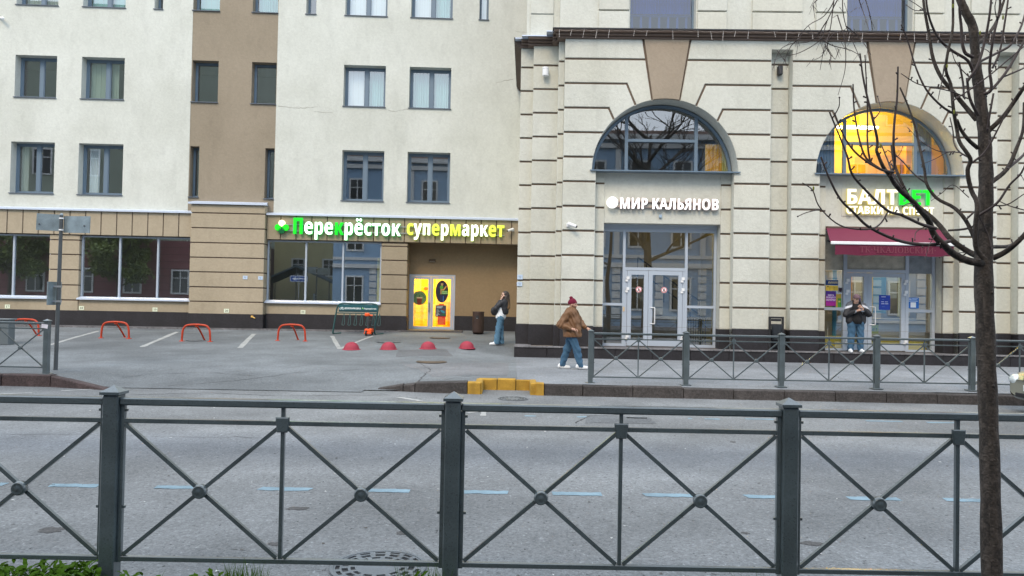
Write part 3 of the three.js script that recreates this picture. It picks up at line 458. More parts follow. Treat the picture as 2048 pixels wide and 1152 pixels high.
  put('sticker', print(256, 256, (x) => { x.fillStyle = '#3b4248'; x.fillRect(0, 0, 256, 256); x.fillStyle = '#dfe3e6'; for (const [y, w] of [[28, 150], [52, 120]]) x.fillRect(26, y, w, 10); for (let i = 0; i < 6; i++) x.fillRect(28, 96 + i * 22, 44 + (i % 3) * 16, 5); x.fillStyle = '#2f86a0'; x.beginPath(); x.ellipse(176, 140, 60, 26, 0.5, 0, 7); x.fill(); x.fillStyle = '#7a1f2a'; x.fillRect(150, 84, 70, 26); x.fillStyle = '#1f5c3a'; x.fillRect(150, 190, 90, 40); x.fillStyle = '#e8ecef'; x.fillRect(28, 214, 22, 22); }), 0.42, 0.45, 881.5, 622);
  put('sticker', print(128, 160, (x) => { x.fillStyle = '#d8361c'; x.fillRect(0, 0, 128, 160); x.fillStyle = '#f08a4a'; for (let i = 0; i < 6; i++) x.fillRect(14, 24 + i * 22, 60 + (i * 37) % 40, 8); }), 0.30, 0.34, 883, 641);
  put('sticker', print(128, 32, (x) => { x.fillStyle = '#d23a1c'; x.fillRect(0, 0, 128, 32); }), 0.2, 0.055, 883, 609);
}
// hairline cracks in the plaster
function wallCrack(pix, to, parent, z, mat) { const pts = []; for (let i = 0; i < pix.length - 1; i++) for (const t of span(0, 1, 7)) { const p = to(lerp(pix[i][0], pix[i + 1][0], t), lerp(pix[i][1], pix[i + 1][1], t), 0); pts.push([p[0] + rr(-0.012, 0.012), p[1] + rr(-0.02, 0.02)]); } const v = [], q = []; pts.forEach((p, i) => { const w = rr(0.003, 0.011); v.push([p[0], p[1] - w, z], [p[0], p[1] + w, z]); if (i) q.push([2 * i - 2, 2 * i, 2 * i + 1, 2 * i - 1]); }); mesh('crack', quads(v, q), mat, parent); }
const crackWall = std([0.33, 0.32, 0.28]);
wallCrack([[556, 213], [600, 216], [636, 214]], fl, LB, 0.004, crackWall); wallCrack([[628, 223], [665, 226]], fl, LB, 0.004, crackWall); wallCrack([[770, 219], [790, 223], [816, 218]], fl, LB, 0.004, crackWall); wallCrack([[992, 166], [1026, 158]], fl, LB, 0.004, crackWall); wallCrack([[1030, 62], [1056, 66]], fl, LB, 0.004, crackWall);
// glowing letters on the fascia; each letter is a lit face on a lit body
function signLetters(parent, text, fnt, x, y, z, size, width, style, depth = 0.09, tilt = 0) {
  const G = fnt.data.glyphs, sc = size / fnt.data.resolution; let total = 0; for (const c of text) total += (G[c] ?? G['?']).ha * sc; const k = width / total; let cx = x;
  for (let i = 0; i < text.length; i++) { const c = text[i], adv = (G[c] ?? G['?']).ha * sc * k; if (c !== ' ') {
    const s = fnt.generateShapes(c, size), [face, rim] = style(c, i); s.forEach(() => 0);
    const ex = (d, b) => new THREE.ExtrudeGeometry(s, { depth: d, bevelEnabled: b > 0, bevelSize: b, bevelThickness: 0.006, bevelSegments: 1, curveSegments: 6 }).scale(k, 1, 1).translate(cx, y + (cx - x) * tilt, z);
    const l = mesh('letter', ex(depth, 0).translate(0, 0, 0.004), face, parent); if (rim) mesh('letter_rim', ex(depth - 0.02, 0.010), rim, l);
  } cx += adv; }
}
{
  const [sx, sy] = fl(583, 467, 0.3), [ex] = fl(801, 468, 0.3), [s2, y2] = fl(812, 469, 0.3), [e2] = fl(1009, 470, 0.3);
  const S = thing('shop_sign', 'glowing green and white supermarket lettering with clover logo above the shop window', 'sign', [FL.ox, 0, FL.oz], FL.th);
  const white = emit([0.93, 1.0, 0.95], 1.6), green = emit([0.0, 0.60, 0.0], 0.8, [0.0, 0.25, 0.01]), rimG = emit([0.0, 0.65, 0.06], 0.7, [0.0, 0.25, 0.03]), lime = emit([0.80, 0.92, 0.02], 0.85), rimY = emit([0.55, 0.75, 0.02], 0.8);
  signLetters(S, 'Перекрёсток', font, sx, sy, 0.2, 0.60, ex - sx, (c, i) => [i === 0 || i === 4 ? green : white, rimG], 0.09);
  signLetters(S, 'супермаркет', font, s2, y2, 0.2, 0.56, e2 - s2, (c, i) => [[0, 3, 5, 9, 10].includes(i) ? lime : white, rimY], 0.09);
  mesh('mounting_rail', [box(sx - 0.5, e2, sy + 0.10, sy + 0.125, 0.16, 0.19), box(sx - 0.5, e2, sy + 0.34, sy + 0.365, 0.16, 0.19), ...span(sx, e2 - 0.2, 9).map((x) => box(x, x + 0.03, sy + 0.1, sy + 0.36, 0.11, 0.18))], M.steel, S);
  const [lx, ly] = fl(563, 453.5, 0.3), petal = (a) => { const s = new THREE.Shape(); s.moveTo(0, 0.015); s.bezierCurveTo(0.11, 0.05, 0.16, 0.13, 0.145, 0.21); s.absarc(0, 0.20, 0.145, 0.05, Math.PI - 0.05, false); s.bezierCurveTo(-0.16, 0.13, -0.11, 0.05, 0, 0.015); return new THREE.ExtrudeGeometry(s, { depth: 0.09, bevelEnabled: false, curveSegments: 14 }).scale(0.82, 0.75, 1).rotateZ(a).translate(lx, ly, 0.2); };
  mesh('petal', petal(0), emit([1.0, 0.93, 0.55], 1.2), S); mesh('petal', petal(Math.PI / 2 + 0.15), green, S); mesh('petal', petal(-Math.PI / 2 - 0.15), green, S); mesh('petal', petal(Math.PI), std([0.0, 0.11, 0.03], { roughness: 0.3 }), S);
  for (const [a, b, c] of [[sx, ex, 0xd8ffdc], [s2, e2, 0xf2ff9a]]) { const L = new THREE.RectAreaLight(c, 0.5, b - a, 0.3); L.position.set((a + b) / 2, sy + 0.25, 0.32); L.rotation.y = Math.PI; S.add(L); }
}
// ---------------------------------------------------------------- right building: rusticated front with two arched bays
const RB = thing('arcade_building', 'cream rusticated building with two arched windows above glass shop entrances', 'building', [FR.ox, 0, FR.oz], FR.th);
const C1 = 4.60, C2 = 11.40, AR = 2.22, SPR = 5.72, OPN = 2.1, TOPY = 9.77, FLR = 0.33;
const course = (k) => 9.15 - 0.755 * k, rowsBelow = [0.96, ...Array.from({ length: 6 }, (_, i) => course(10 - i))]; // .96 ... 5.375
const ivory2 = plaster([0.605, 0.605, 0.54], { bumpScale: 0.009 }), ivory3 = plaster([0.625, 0.62, 0.545], { bumpScale: 0.008 });
const iv = () => [M.ivory, M.ivory, ivory2, ivory3][Math.floor(rnd() * 4)];
const block = (pts, z0, z1, mat, b = 0.012) => mesh('stone_block', poly(pts, z0, z1, b), mat ?? iv(), RB);
function bay(c, eL, eR, W) {
  const kx = (y) => lerp(0.41, 0.72, (y - 7.9) / (TOPY - 7.9)), ax = (y) => Math.sqrt(Math.max(0, AR * AR - (y - SPR) ** 2));
  for (const s of [-1, 1]) {
    const E = s < 0 ? c - eL : eR - c, g = 0.032;
    const arc = (x0, y0, x1, y1, n = 8) => { const a0 = Math.atan2(y0 - SPR, x0), a1 = Math.atan2(y1 - SPR, x1); return span(a0, a1, n).slice(1, -1).map((a) => [AR * Math.cos(a), SPR + AR * Math.sin(a)]); };
    const polys = [];
    for (let i = 0; i < rowsBelow.length - 1; i++) polys.push([[OPN, rowsBelow[i]], [E, rowsBelow[i]], [E, rowsBelow[i + 1]], [OPN, rowsBelow[i + 1]]]);
    const y5 = course(5), y4 = course(4), y3 = course(3), y2 = course(2), y1 = course(1), y0 = course(0);
    polys.push([[OPN, y5], [E, y5], [E, y4], [ax(y4), y4], ...arc(ax(y4), y4, AR, SPR), [AR, SPR], [OPN, SPR]]);
    polys.push([[ax(y4), y4], [E, y4], [E, y3], [ax(y3), y3], ...arc(ax(y3), y3, ax(y4), y4)]);
    const A = [ax(7.285), 7.285], B = [ax(7.74), 7.74], K = [0.41, SPR + Math.sqrt(AR * AR - 0.41 ** 2)];
    polys.push([[ax(y3), y3], [E, y3], [E, y2], [1.74, y2], A, ...arc(...A, ax(y3), y3)]);
    polys.push([A, [1.74, y2], [E, y2], [E, y1], [1.2, y1], B, ...arc(...B, ...A)]);
    polys.push([B, [1.2, y1], [E, y1], [E, y0], [kx(y0), y0], K, ...arc(...K, ...B)]);
    polys.push([[kx(y0), y0], [E, y0], [E, TOPY], [kx(TOPY), TOPY]]);
    for (const p of polys) {
      const on = (q) => Math.abs(Math.hypot(q[0], q[1] - SPR) - AR) < 0.006;
      const d = p.map((a, i) => { const b = p[(i + 1) % p.length]; if (on(a) && on(b)) return 0; if (Math.abs(a[0] - b[0]) < 1e-6 && (Math.abs(a[0] - E) < 1e-6 || Math.abs(a[0] - OPN) < 1e-6 || Math.abs(a[0] - AR) < 1e-6)) return 0; if (Math.abs(a[1] - b[1]) < 1e-6 && [0.96, TOPY, SPR].some((y) => Math.abs(a[1] - y) < 1e-6)) return 0; return g; });
      let q = inset(p, d).map(([x, y]) => [c + s * x, y]); if (s < 0) q.reverse(); block(q, -0.06, rr(-0.003, 0.003));
    }
    // set back strips beside the entrance
    const rows = [FLR + 0.6, ...rowsBelow.slice(1), SPR];
    for (let i = 0; i < rows.length - 1; i++) { const a = c + s * 1.795, b = c + s * OPN; mesh('stone_block', cbox(Math.min(a, b), Math.max(a, b), rows[i] + (i ? 0.03 : 0), rows[i + 1] - (i < rows.length - 2 ? 0.03 : 0), -0.36, -0.30 + rr(-0.003, 0.003), 0.01), iv(), RB); }
    const a = c + s * 1.80, b = c + s * (OPN + 0.02); mesh('strip_joint', box(Math.min(a, b) + 0.002, Math.max(a, b), FLR, SPR - 0.002, -0.40, -0.345), M.joint, RB);
    mesh('jamb', box(Math.min(a, b), Math.max(a, b), FLR, SPR - 0.001, -0.95, -0.4), M.ivory, RB);
    mesh('plinth', [cbox(Math.min(c + s * OPN, c + s * (E + 0.012)), Math.max(c + s * OPN, c + s * (E + 0.012)), 0.2, 0.955, -0.5, 0.035, 0.012), cbox(Math.min(a, b) - (s > 0 ? 0.015 : 0), Math.max(a, b) + (s < 0 ? 0.015 : 0), 0.2, 0.93, -0.9, -0.27, 0.012)], M.plinth, RB);
  }
  // keystone
  const kp = [[-0.40, 7.9], ...span(-0.40, 0.40, 8).map((x) => [x, SPR + Math.sqrt(AR * AR - x * x)]).slice(1, -1), [0.40, 7.9], [kx(TOPY) - 0.03, TOPY - 0.004], [-kx(TOPY) + 0.03, TOPY - 0.004]]; kp[0][1] = kp[8][1] = SPR + Math.sqrt(AR * AR - 0.16);
  mesh('keystone', poly(kp.map(([x, y]) => [c + x, y]), -0.06, 0.035, 0.012), M.key, RB);
  // wall panel over the entrance
  mesh('panel_wall', box(c - 1.795, c + 1.795, 4.16, SPR - 0.001, -0.95, -0.34), M.ivory, RB);
}
bay(C1, 1.50, 7.80); bay(C2, 8.44, 14.62);
{ // core wall with both openings and the narrow recesses
  const s = new THREE.Shape([[1.5, 0.2], [19, 0.2], [19, TOPY], [1.5, TOPY]].map((p) => new THREE.Vector2(...p)));
  for (const c of [C1, C2]) { const h = [[c - OPN, 0.25], [c - OPN, SPR], [c - AR, SPR]]; for (const a of span(Math.PI, 0, 40).slice(1, -1)) h.push([c + AR * Math.cos(a), SPR + AR * Math.sin(a)]); h.push([c + AR, SPR], [c + OPN, SPR], [c + OPN, 0.25]); s.holes.push(new THREE.Path(h.map((p) => new THREE.Vector2(...p)))); }
  for (const [a, b] of [[7.80, 8.44], [14.62, 15.26]]) s.holes.push(new THREE.Path([[a, 0.25], [a, 9.5], [b, 9.5], [b, 0.25]].map((p) => new THREE.Vector2(...p))));
  mesh('wall', new THREE.ExtrudeGeometry(s, { depth: 0.8, bevelEnabled: false }).translate(0, 0, -0.85), M.ivory, RB);
  const j = new THREE.Shape([[1.505, 0.97], [18.9, 0.97], [18.9, TOPY - 0.01], [1.505, TOPY - 0.01]].map((p) => new THREE.Vector2(...p)));
  for (const c of [C1, C2]) { const h = [[c - OPN - 0.02, 0.975], [c - OPN - 0.02, SPR - 0.02], [c - AR - 0.02, SPR - 0.02]]; for (const a of span(Math.PI, 0, 40)) h.push([c + (AR + 0.02) * Math.cos(a), SPR + (AR + 0.02) * Math.sin(a)]); h.push([c + AR + 0.02, SPR - 0.02], [c + OPN + 0.02, SPR - 0.02], [c + OPN + 0.02, 0.975]); j.holes.push(new THREE.Path(h.map((p) => new THREE.Vector2(...p)))); }
  for (const [a, b] of [[7.79, 8.45], [14.61, 15.27]]) j.holes.push(new THREE.Path([[a, 0.98], [a, 9.51], [b, 9.51], [b, 0.98]].map((p) => new THREE.Vector2(...p))));
  mesh('joint_fill', new THREE.ExtrudeGeometry(j, { depth: 0.012, bevelEnabled: false }).translate(0, 0, -0.056), M.joint, RB);
}
// courses in a plain vertical strip of wall
const allRows = [0.96, ...Array.from({ length: 11 }, (_, i) => course(10 - i)), TOPY];
function strip(x0, x1, z, top, mat) { const r = allRows.filter((y) => y < top - 0.1).concat(top); for (let i = 0; i < r.length - 1; i++) mesh('stone_block', cbox(x0, x1, r[i] + (i ? 0.03 : 0), r[i + 1] - (i < r.length - 2 ? 0.03 : 0), z - 0.07, z + rr(-0.003, 0.003), 0.01), mat ?? iv(), RB); }
for (const [a, b] of [[7.80, 8.44], [14.62, 15.26]]) { strip(a + 0.004, b - 0.004, -0.34, 9.5); mesh('strip_joint', box(a, b, 0.9, 9.5, -0.45, -0.385), M.joint, RB); mesh('recess_back', box(a - 0.02, b + 0.02, 0.2, 9.6, -0.62, -0.45), M.ivory, RB); mesh('plinth', cbox(a + 0.014, b - 0.014, 0.2, 0.953, -0.5, -0.30, 0.012), M.plinth, RB); mesh('stone_block', cbox(a - 0.03, b + 0.03, 9.5, TOPY, -0.06, 0.001, 0.01), M.ivory, RB); }
strip(15.26, 17.2, 0, TOPY); strip(17.2, 19, 0, TOPY); mesh('plinth', cbox(15.248, 19, 0.2, 0.955, -0.5, 0.035, 0.012), M.plinth, RB);
// stepped corner
for (const [a, b, z] of [[1.32, 1.50, -0.28], [0.54, 1.335, -0.68], [0.14, 0.55, -0.92]]) { strip(a, b, z, TOPY); mesh('strip_joint', box(a + 0.01, b + 0.02, 0.9, TOPY - 0.01, z - 0.1, z - 0.045), M.joint, RB); mesh('corner_core', box(a + 0.005, b + 0.1, 0.2, TOPY, -1.6, z - 0.1), M.ivory, RB); mesh('plinth', cbox(a - 0.02, b, 0.1, 0.955, -1.5, z + 0.035, 0.012), M.plinth, RB); }
mesh('side_wall', box(0.145, 0.6, 0.2, 10.2, -8, -1.4), M.cream, RB);
mesh('back_wall', [box(0.6, 19, 0, 17, -5.2, -5.0), box(18.9, 19, 0, 10, -5, -0.6), box(0.6, 0.75, 0, 10, -5, -1.5)], M.room, RB);
mesh('floor_slab', [box(0.6, 19, 4.7, 5.4, -5, -0.96), box(1.6, 19, 9.4, 9.7, -5, -0.87), box(0.6, 19, 0.1, FLR - 0.02, -5, -0.6)], M.roomFloor, RB);
mesh('partition', [box(7.9, 8.3, 0.2, 9.5, -5, -0.63)], M.room, RB);
// step along the foot: face slabs and a paler tread
{ const zf = 0.36; let x = 0.1; while (x < 18.9) { const n = Math.min(x + rr(0.95, 1.15), 19); mesh('step_slab', cbox(x + 0.004, n - 0.004, -0.15, 0.292, 0.0, zf, 0.008), M.plinth, RB); mesh('tread_slab', cbox(x + 0.003, n - 0.003, 0.295, 0.335, -0.02, zf + 0.03, 0.008), M.graniteTop, RB); x = n; }
  mesh('step_slab', box(0.1, 0.6, -0.1, 0.30, -1.6, -0.001), M.plinth, RB); mesh('tread_slab', box(0.11, 0.6, 0.302, 0.33, -1.0, -0.025), M.graniteTop, RB);
  for (const c of [C1, C2]) mesh('threshold', cbox(c - 1.78, c + 1.78, 0.29, FLR, -0.95, -0.022, 0.006), M.granite, RB); }
// cornice in stacked mouldings, following the stepped corner, with a dark metal edge and a sloping cover
{ const segs = [[1.30, 19, 0], [1.12, 1.305, -0.28], [0.36, 1.125, -0.68], [0.14, 0.365, -0.92]];
  segs.forEach(([a, b, z], i) => { const L = i === 0 ? 0 : 0;
    const lay = (y0, y1, p) => cbox(a - (i ? 0 : p * 0.6) + L, b, y0, y1, z - 0.5, z + p, 0.012);
    mesh('cornice_moulding', lay(9.765, 9.83, 0.07), M.cornice, RB); mesh('cornice_moulding', lay(9.832, 9.90, 0.16), M.cornice, RB); mesh('cornice_moulding', lay(9.902, 9.985, 0.27), M.cornice, RB);
    mesh('cornice_cover', quads([[a - 0.2, 10.0, z + 0.31], [b, 10.0, z + 0.31], [b, 10.12, -0.9 + Math.min(0, z + 0.6)], [a - 0.1, 10.12, -0.9 + Math.min(0, z + 0.6)], [a - 0.2, 9.968, z + 0.31], [b, 9.968, z + 0.31], [a - 0.2, 9.985, z], [b, 9.985, z]], [[0, 1, 2, 3], [4, 5, 1, 0], [6, 7, 5, 4], [6, 4, 0, 3]]), i < 1 ? M.roofEdge : M.flash, RB); });
  for (const [y0, y1, p, m] of [[9.765, 9.83, 0.07, M.cornice], [9.832, 9.90, 0.14, M.cornice], [9.902, 9.985, 0.2, M.cornice]]) mesh('cornice_moulding', box(0.14 - p, 0.3, y0, y1, -7, -0.9), m, RB);
  mesh('cornice_cover', box(-0.09, 0.45, 9.986, 10.01, -7, -0.62), M.roofEdge, RB);
}
// upper storey
{ const y0 = 10.0, y1 = 17, wins = [[C1 - 1.06, C1 + 1.0, 10.2, 13], [C2 - 1.10, C2 + 0.92, 10.2, 13]];
  wallWith('upper_wall', 1.35, 19, y0, y1, -0.95, -0.55, wins, M.ivory, RB); mesh('upper_wall', box(0.3, 1.4, 9.9, y1, -1.4, -0.9), M.ivory, RB);
  for (const [a, b, c, d] of wins) { const w = part('window', RB); mesh('frame', rectFrame(a, b, c, d, -0.92, -0.86, 0.06), M.frameBlue, w); mesh('pane', new THREE.PlaneGeometry(b - a - 0.12, d - c - 0.12).translate((a + b) / 2, (c + d) / 2, -0.89), M.glassNavy, w); blind(a + 0.06, b - 0.06, 11.0, d - 0.06, -1.15, std([0.08, 0.19, 0.42]), w, true); mesh('reflected_balusters', [box(a, b, 10.95, 11.0, -1.3, -1.2), ...span(a + 0.15, b - 0.15, 6).map((x) => cyl(x, 10.2, 10.95, -1.25, 0.05, 0.035, 10))], std([0.3, 0.36, 0.45]), w); mesh('transom', box(a + 0.06, b - 0.06, 11.5, 11.57, -0.915, -0.862), M.frameBlue, w);  // blue curtain and balusters are added to imitate blue reflections in the pane
    for (const [p, q] of [[a - 0.98, a - 0.04], [b + 0.04, b + 0.95]]) for (const [r, t] of [[10.12, 10.82], [10.87, 11.6], [11.65, 12.4], [12.45, 13.2]]) mesh('stone_block', cbox(p, q, r, t, -0.56, -0.47, 0.012), iv(), RB); }
  for (const [p, q] of [[7.35, 8.9], [14.1, 15.6], [0.42, 1.15]]) for (const [r, t] of [[10.1, 10.82], [10.87, 11.6], [11.65, 12.4]]) mesh('stone_block', cbox(p, q, r, t, p < 1 ? -0.92 : -0.56, p < 1 ? -0.86 : -0.47, 0.012), iv(), RB);
  mesh('room_wall', [box(1.4, 19, 9.9, 9.98, -5, -0.96), box(1.4, 19, 13.4, 13.5, -5, -0.96)], M.room, RB); mesh('roof', box(0.3, 19, 17, 17.2, -5.2, -0.4), M.roofEdge, RB);
}
// arched windows
function archWindow(c) {
  const w = part('arched_window', RB), z = -0.68, R0 = 2.19, R1 = 2.105, y0 = 5.80, m0 = c - 1.10, m1 = c + 1.08, ty = 6.80;
  const half = (r, yb) => { const s = new THREE.Shape(), a0 = Math.asin((yb - SPR) / r); s.moveTo(c + r * Math.cos(a0), yb); s.absarc(c, SPR, r, a0, Math.PI - a0, false); s.closePath(); return s; };
  const ring = half(R0, y0 - 0.05); const hole = half(R1, y0 + 0.06); ring.holes.push(new THREE.Path(hole.getPoints(40).reverse()));
  mesh('frame', new THREE.ExtrudeGeometry(ring, { depth: 0.09, bevelEnabled: false, curveSegments: 48 }).translate(0, 0, z - 0.04), M.frameBlue, w);
  const top = (x) => SPR + Math.sqrt(R1 * R1 - (x - c) ** 2);
  for (const m of [m0, m1]) mesh('mullion', box(m - 0.05, m + 0.05, y0 + 0.06, top(m) + 0.02, z - 0.038, z + 0.055), M.frameBlue, w);
  mesh('transom', box(m0 + 0.05, m1 - 0.05, ty - 0.045, ty + 0.045, z - 0.036, z + 0.053), M.frameBlue, w);
  const pane = (pts) => mesh('pane', new THREE.ShapeGeometry(new THREE.Shape(pts.map((p) => new THREE.Vector2(...p)))).translate(0, 0, z), M.glass, w);
  const arcP = (x0, x1) => span(x0, x1, 14).map((x) => [x, top(x)]);
  pane([[m0 + 0.05, y0 + 0.06], [m1 - 0.05, y0 + 0.06], [m1 - 0.05, ty - 0.045], [m0 + 0.05, ty - 0.045]]); pane([[m0 + 0.05, ty + 0.045], [m1 - 0.05, ty + 0.045], ...arcP(m1 - 0.05, m0 + 0.05)]);
  const xe = Math.sqrt(R1 * R1 - 0.14 ** 2); pane([[m1 + 0.05, y0 + 0.06], [c + xe, y0 + 0.06], ...arcP(c + xe, m1 + 0.05).slice(1)]); pane([[c - xe, y0 + 0.06], [m0 - 0.05, y0 + 0.06], ...arcP(m0 - 0.05, c - xe).slice(0, -1)]);
  mesh('sill', quads([[c - 2.28, 5.775, z + 0.05], [c + 2.28, 5.775, z + 0.05], [c + 2.28, 5.735, 0.07], [c - 2.28, 5.735, 0.07], [c + 2.28, 5.70, 0.07], [c - 2.28, 5.70, 0.07], [c - 2.0, 5.726, z], [c + 2.0, 5.726, z]], [[0, 3, 2, 1], [3, 5, 4, 2], [5, 6, 7, 4]]), M.frameBlue, w);
}
archWindow(C1); archWindow(C2);
blind(C1 + 1.42, C1 + 1.95, 5.5, 6.75, -0.85, std([0.75, 0.40, 0.04]), RB, true); blind(C1 + 1.95, C1 + 2.3, 5.5, 6.9, -0.86, std([0.5, 0.44, 0.12]), RB, true);
// the hookah shop's glazed entrance
function bars(list, z, d, mat, name, p) { for (const [a, b, c, e] of list) mesh(name, box(a, b, c, e, z - d / 2, z + d / 2 + rr(0, 0.002)), mat, p); }
const pane = (x0, x1, y0, y1, z, p, mat = M.glassShop, name = 'pane') => mesh(name, new THREE.PlaneGeometry(x1 - x0, y1 - y0).translate((x0 + x1) / 2, (y0 + y1) / 2, z), mat, p);
function leaf(p, a, b, y0, y1, z, side, s = 0.13) {
  mesh('leaf_frame', rectFrame(a, b, y0, y1, z - 0.03, z + 0.055, s), M.frameGrey, p); pane(a + s, b - s, y0 + s * 1.6, y1 - s, z, p); mesh('kick_rail', box(a + s, b - s, y0 + s, y0 + s * 1.6, z - 0.03, z + 0.054), M.frameGrey, p);
  for (const y of [y0 + 0.25, y1 - 0.62, y1 - 0.28]) { const x = side < 0 ? a : b; mesh('hinge', [box(x - 0.03, x + 0.06, y, y + 0.09, z + 0.055, z + 0.10), box(x - 0.06, x + 0.02, y - 0.07, y - 0.005, z + 0.055, z + 0.09)], M.white, p); }
}
const pull = (x, y0, y1, z, dx) => tube([[x, y1, z], [x + dx, y1, z + 0.07], [x + dx, y1 - 0.02, z + 0.08], [x + dx, y0 + 0.02, z + 0.08], [x + dx, y0, z + 0.07], [x, y0, z]], 0.016, 0.016, 7, 2);
{ const d = part('glazed_entrance', RB), z = -0.80, x0 = C1 - 1.79, x1 = C1 + 1.79, a = 3.50, b = 5.45, t = 2.72, top = 4.05;
  bars([[x0, x1, 3.93, top, ], [x0, x0 + 0.05, FLR, 3.93], [x1 - 0.07, x1, FLR, 3.93], [a - 0.04, a + 0.04, FLR, 3.93], [b - 0.04, b + 0.04, FLR, 3.93], [a + 0.04, b - 0.04, t, t + 0.09], [x0 + 0.05, a - 0.04, 1.60, 1.68], [b + 0.04, x1 - 0.07, 1.56, 1.64], [x0 + 0.05, a - 0.04, FLR, FLR + 0.08], [b + 0.04, x1 - 0.07, FLR, FLR + 0.08]], z, 0.12, M.frameGrey, 'frame_bar', d);
  mesh('shutter_box', box(x0, x1, 4.05, 4.17, z - 0.1, z + 0.1), M.frameGrey, d);
  pane(x0 + 0.05, a - 0.04, 1.68, 3.93, z, d); pane(x0 + 0.05, a - 0.04, FLR + 0.08, 1.60, z, d); pane(a + 0.04, b - 0.04, t + 0.09, 3.93, z, d); pane(b + 0.04, x1 - 0.07, 1.64, 3.93, z, d); pane(b + 0.04, x1 - 0.07, FLR + 0.08, 1.56, z, d);
  bars([[a + 0.04, a + 0.10, FLR, t], [b - 0.10, b - 0.04, FLR, t]], z, 0.1, M.frameGrey, 'door_post', d);
  leaf(d, a + 0.11, 4.265, FLR + 0.02, t - 0.01, z, -1); leaf(d, 4.275, b - 0.11, FLR + 0.02, t - 0.01, z, 1);
  mesh('handle', pull(4.34, 1.05, 1.55, z + 0.05, 0.13), M.white, d); mesh('intercom', box(a - 0.02, a + 0.035, 1.42, 1.56, z + 0.062, z + 0.08), std([0.6, 0.45, 0.28]), d);
  const no = print(128, 128, (x) => { x.fillStyle = '#f3f3f3'; x.fillRect(0, 0, 128, 128); x.strokeStyle = '#c01830'; x.lineWidth = 13; x.beginPath(); x.arc(64, 64, 54, 0, 7); x.stroke(); x.fillStyle = '#15151a'; x.beginPath(); x.arc(66, 32, 9, 0, 7); x.fill(); x.lineCap = 'round'; x.strokeStyle = '#15151a'; x.lineWidth = 12; for (const p of [[64, 46, 60, 72], [60, 72, 44, 98], [60, 72, 78, 98]]) { x.beginPath(); x.moveTo(p[0], p[1]); x.lineTo(p[2], p[3]); x.stroke(); } x.lineWidth = 8; for (const p of [[64, 50, 44, 66], [64, 50, 84, 64]]) { x.beginPath(); x.moveTo(p[0], p[1]); x.lineTo(p[2], p[3]); x.stroke(); } x.strokeStyle = '#c01830'; x.lineWidth = 9; x.beginPath(); x.moveTo(28, 28); x.lineTo(100, 100); x.stroke(); });
  for (const [u, v] of [[1277.5, 579], [1328, 580]]) { const [x, y] = fr(u, v, z); mesh('no_entry_sticker', new THREE.CircleGeometry(0.095, 28).translate(x, y, z + 0.004), no, d, { keepUV: true }); }
  // stair with black railing inside
  const rail = []; const P = (t, h, k) => V(lerp(4.2, 6.3, t), lerp(2.35, 0.9, t) + h, -2.6 - k);
  for (const h of [0.9, 0.45]) rail.push(bar(P(0, h, 0), P(1, h, 0), 0.05)); for (const t of span(0, 1, 7)) rail.push(bar(P(t, 0, 0), P(t, 0.9, 0), 0.035)); for (const t of span(0, 1, 12)) rail.push(bar([lerp(5.4, 6.35, t), FLR, -1.9], [lerp(5.4, 6.35, t), 1.25, -1.9], 0.025)); rail.push(bar([5.4, 1.25, -1.9], [6.4, 1.25, -1.9], 0.05));
  mesh('stair_railing', rail, M.black, RB); mesh('stair_flight', quads([[4.2, 2.2, -2.7], [6.4, 0.75, -2.7], [6.4, 0.75, -4], [4.2, 2.2, -4], [4.2, 1.9, -2.7], [6.4, 0.4, -2.7]], [[0, 1, 2, 3], [0, 4, 5, 1]]), M.roomDark, RB);
  mesh('lobby_wall', [box(6.9, 7.0, 0.3, 4.6, -5, -0.97)], std([0.52, 0.45, 0.16]), RB);
  mesh('lobby_wall', [box(0.8, 2.2, 0.3, 4.6, -2.6, -2.5)], M.roomDark, RB);
  const lamp = mesh('ceiling_light', cyl(6.0, 4.5, 4.56, -2.3, 0.16), emit([1, 0.86, 0.5], 1.5), RB); const L = new THREE.PointLight(0xffdb8a, 2, 0, 2); L.position.set(6.0, 4.4, -2.3); L.castShadow = true; RB.add(L);
}
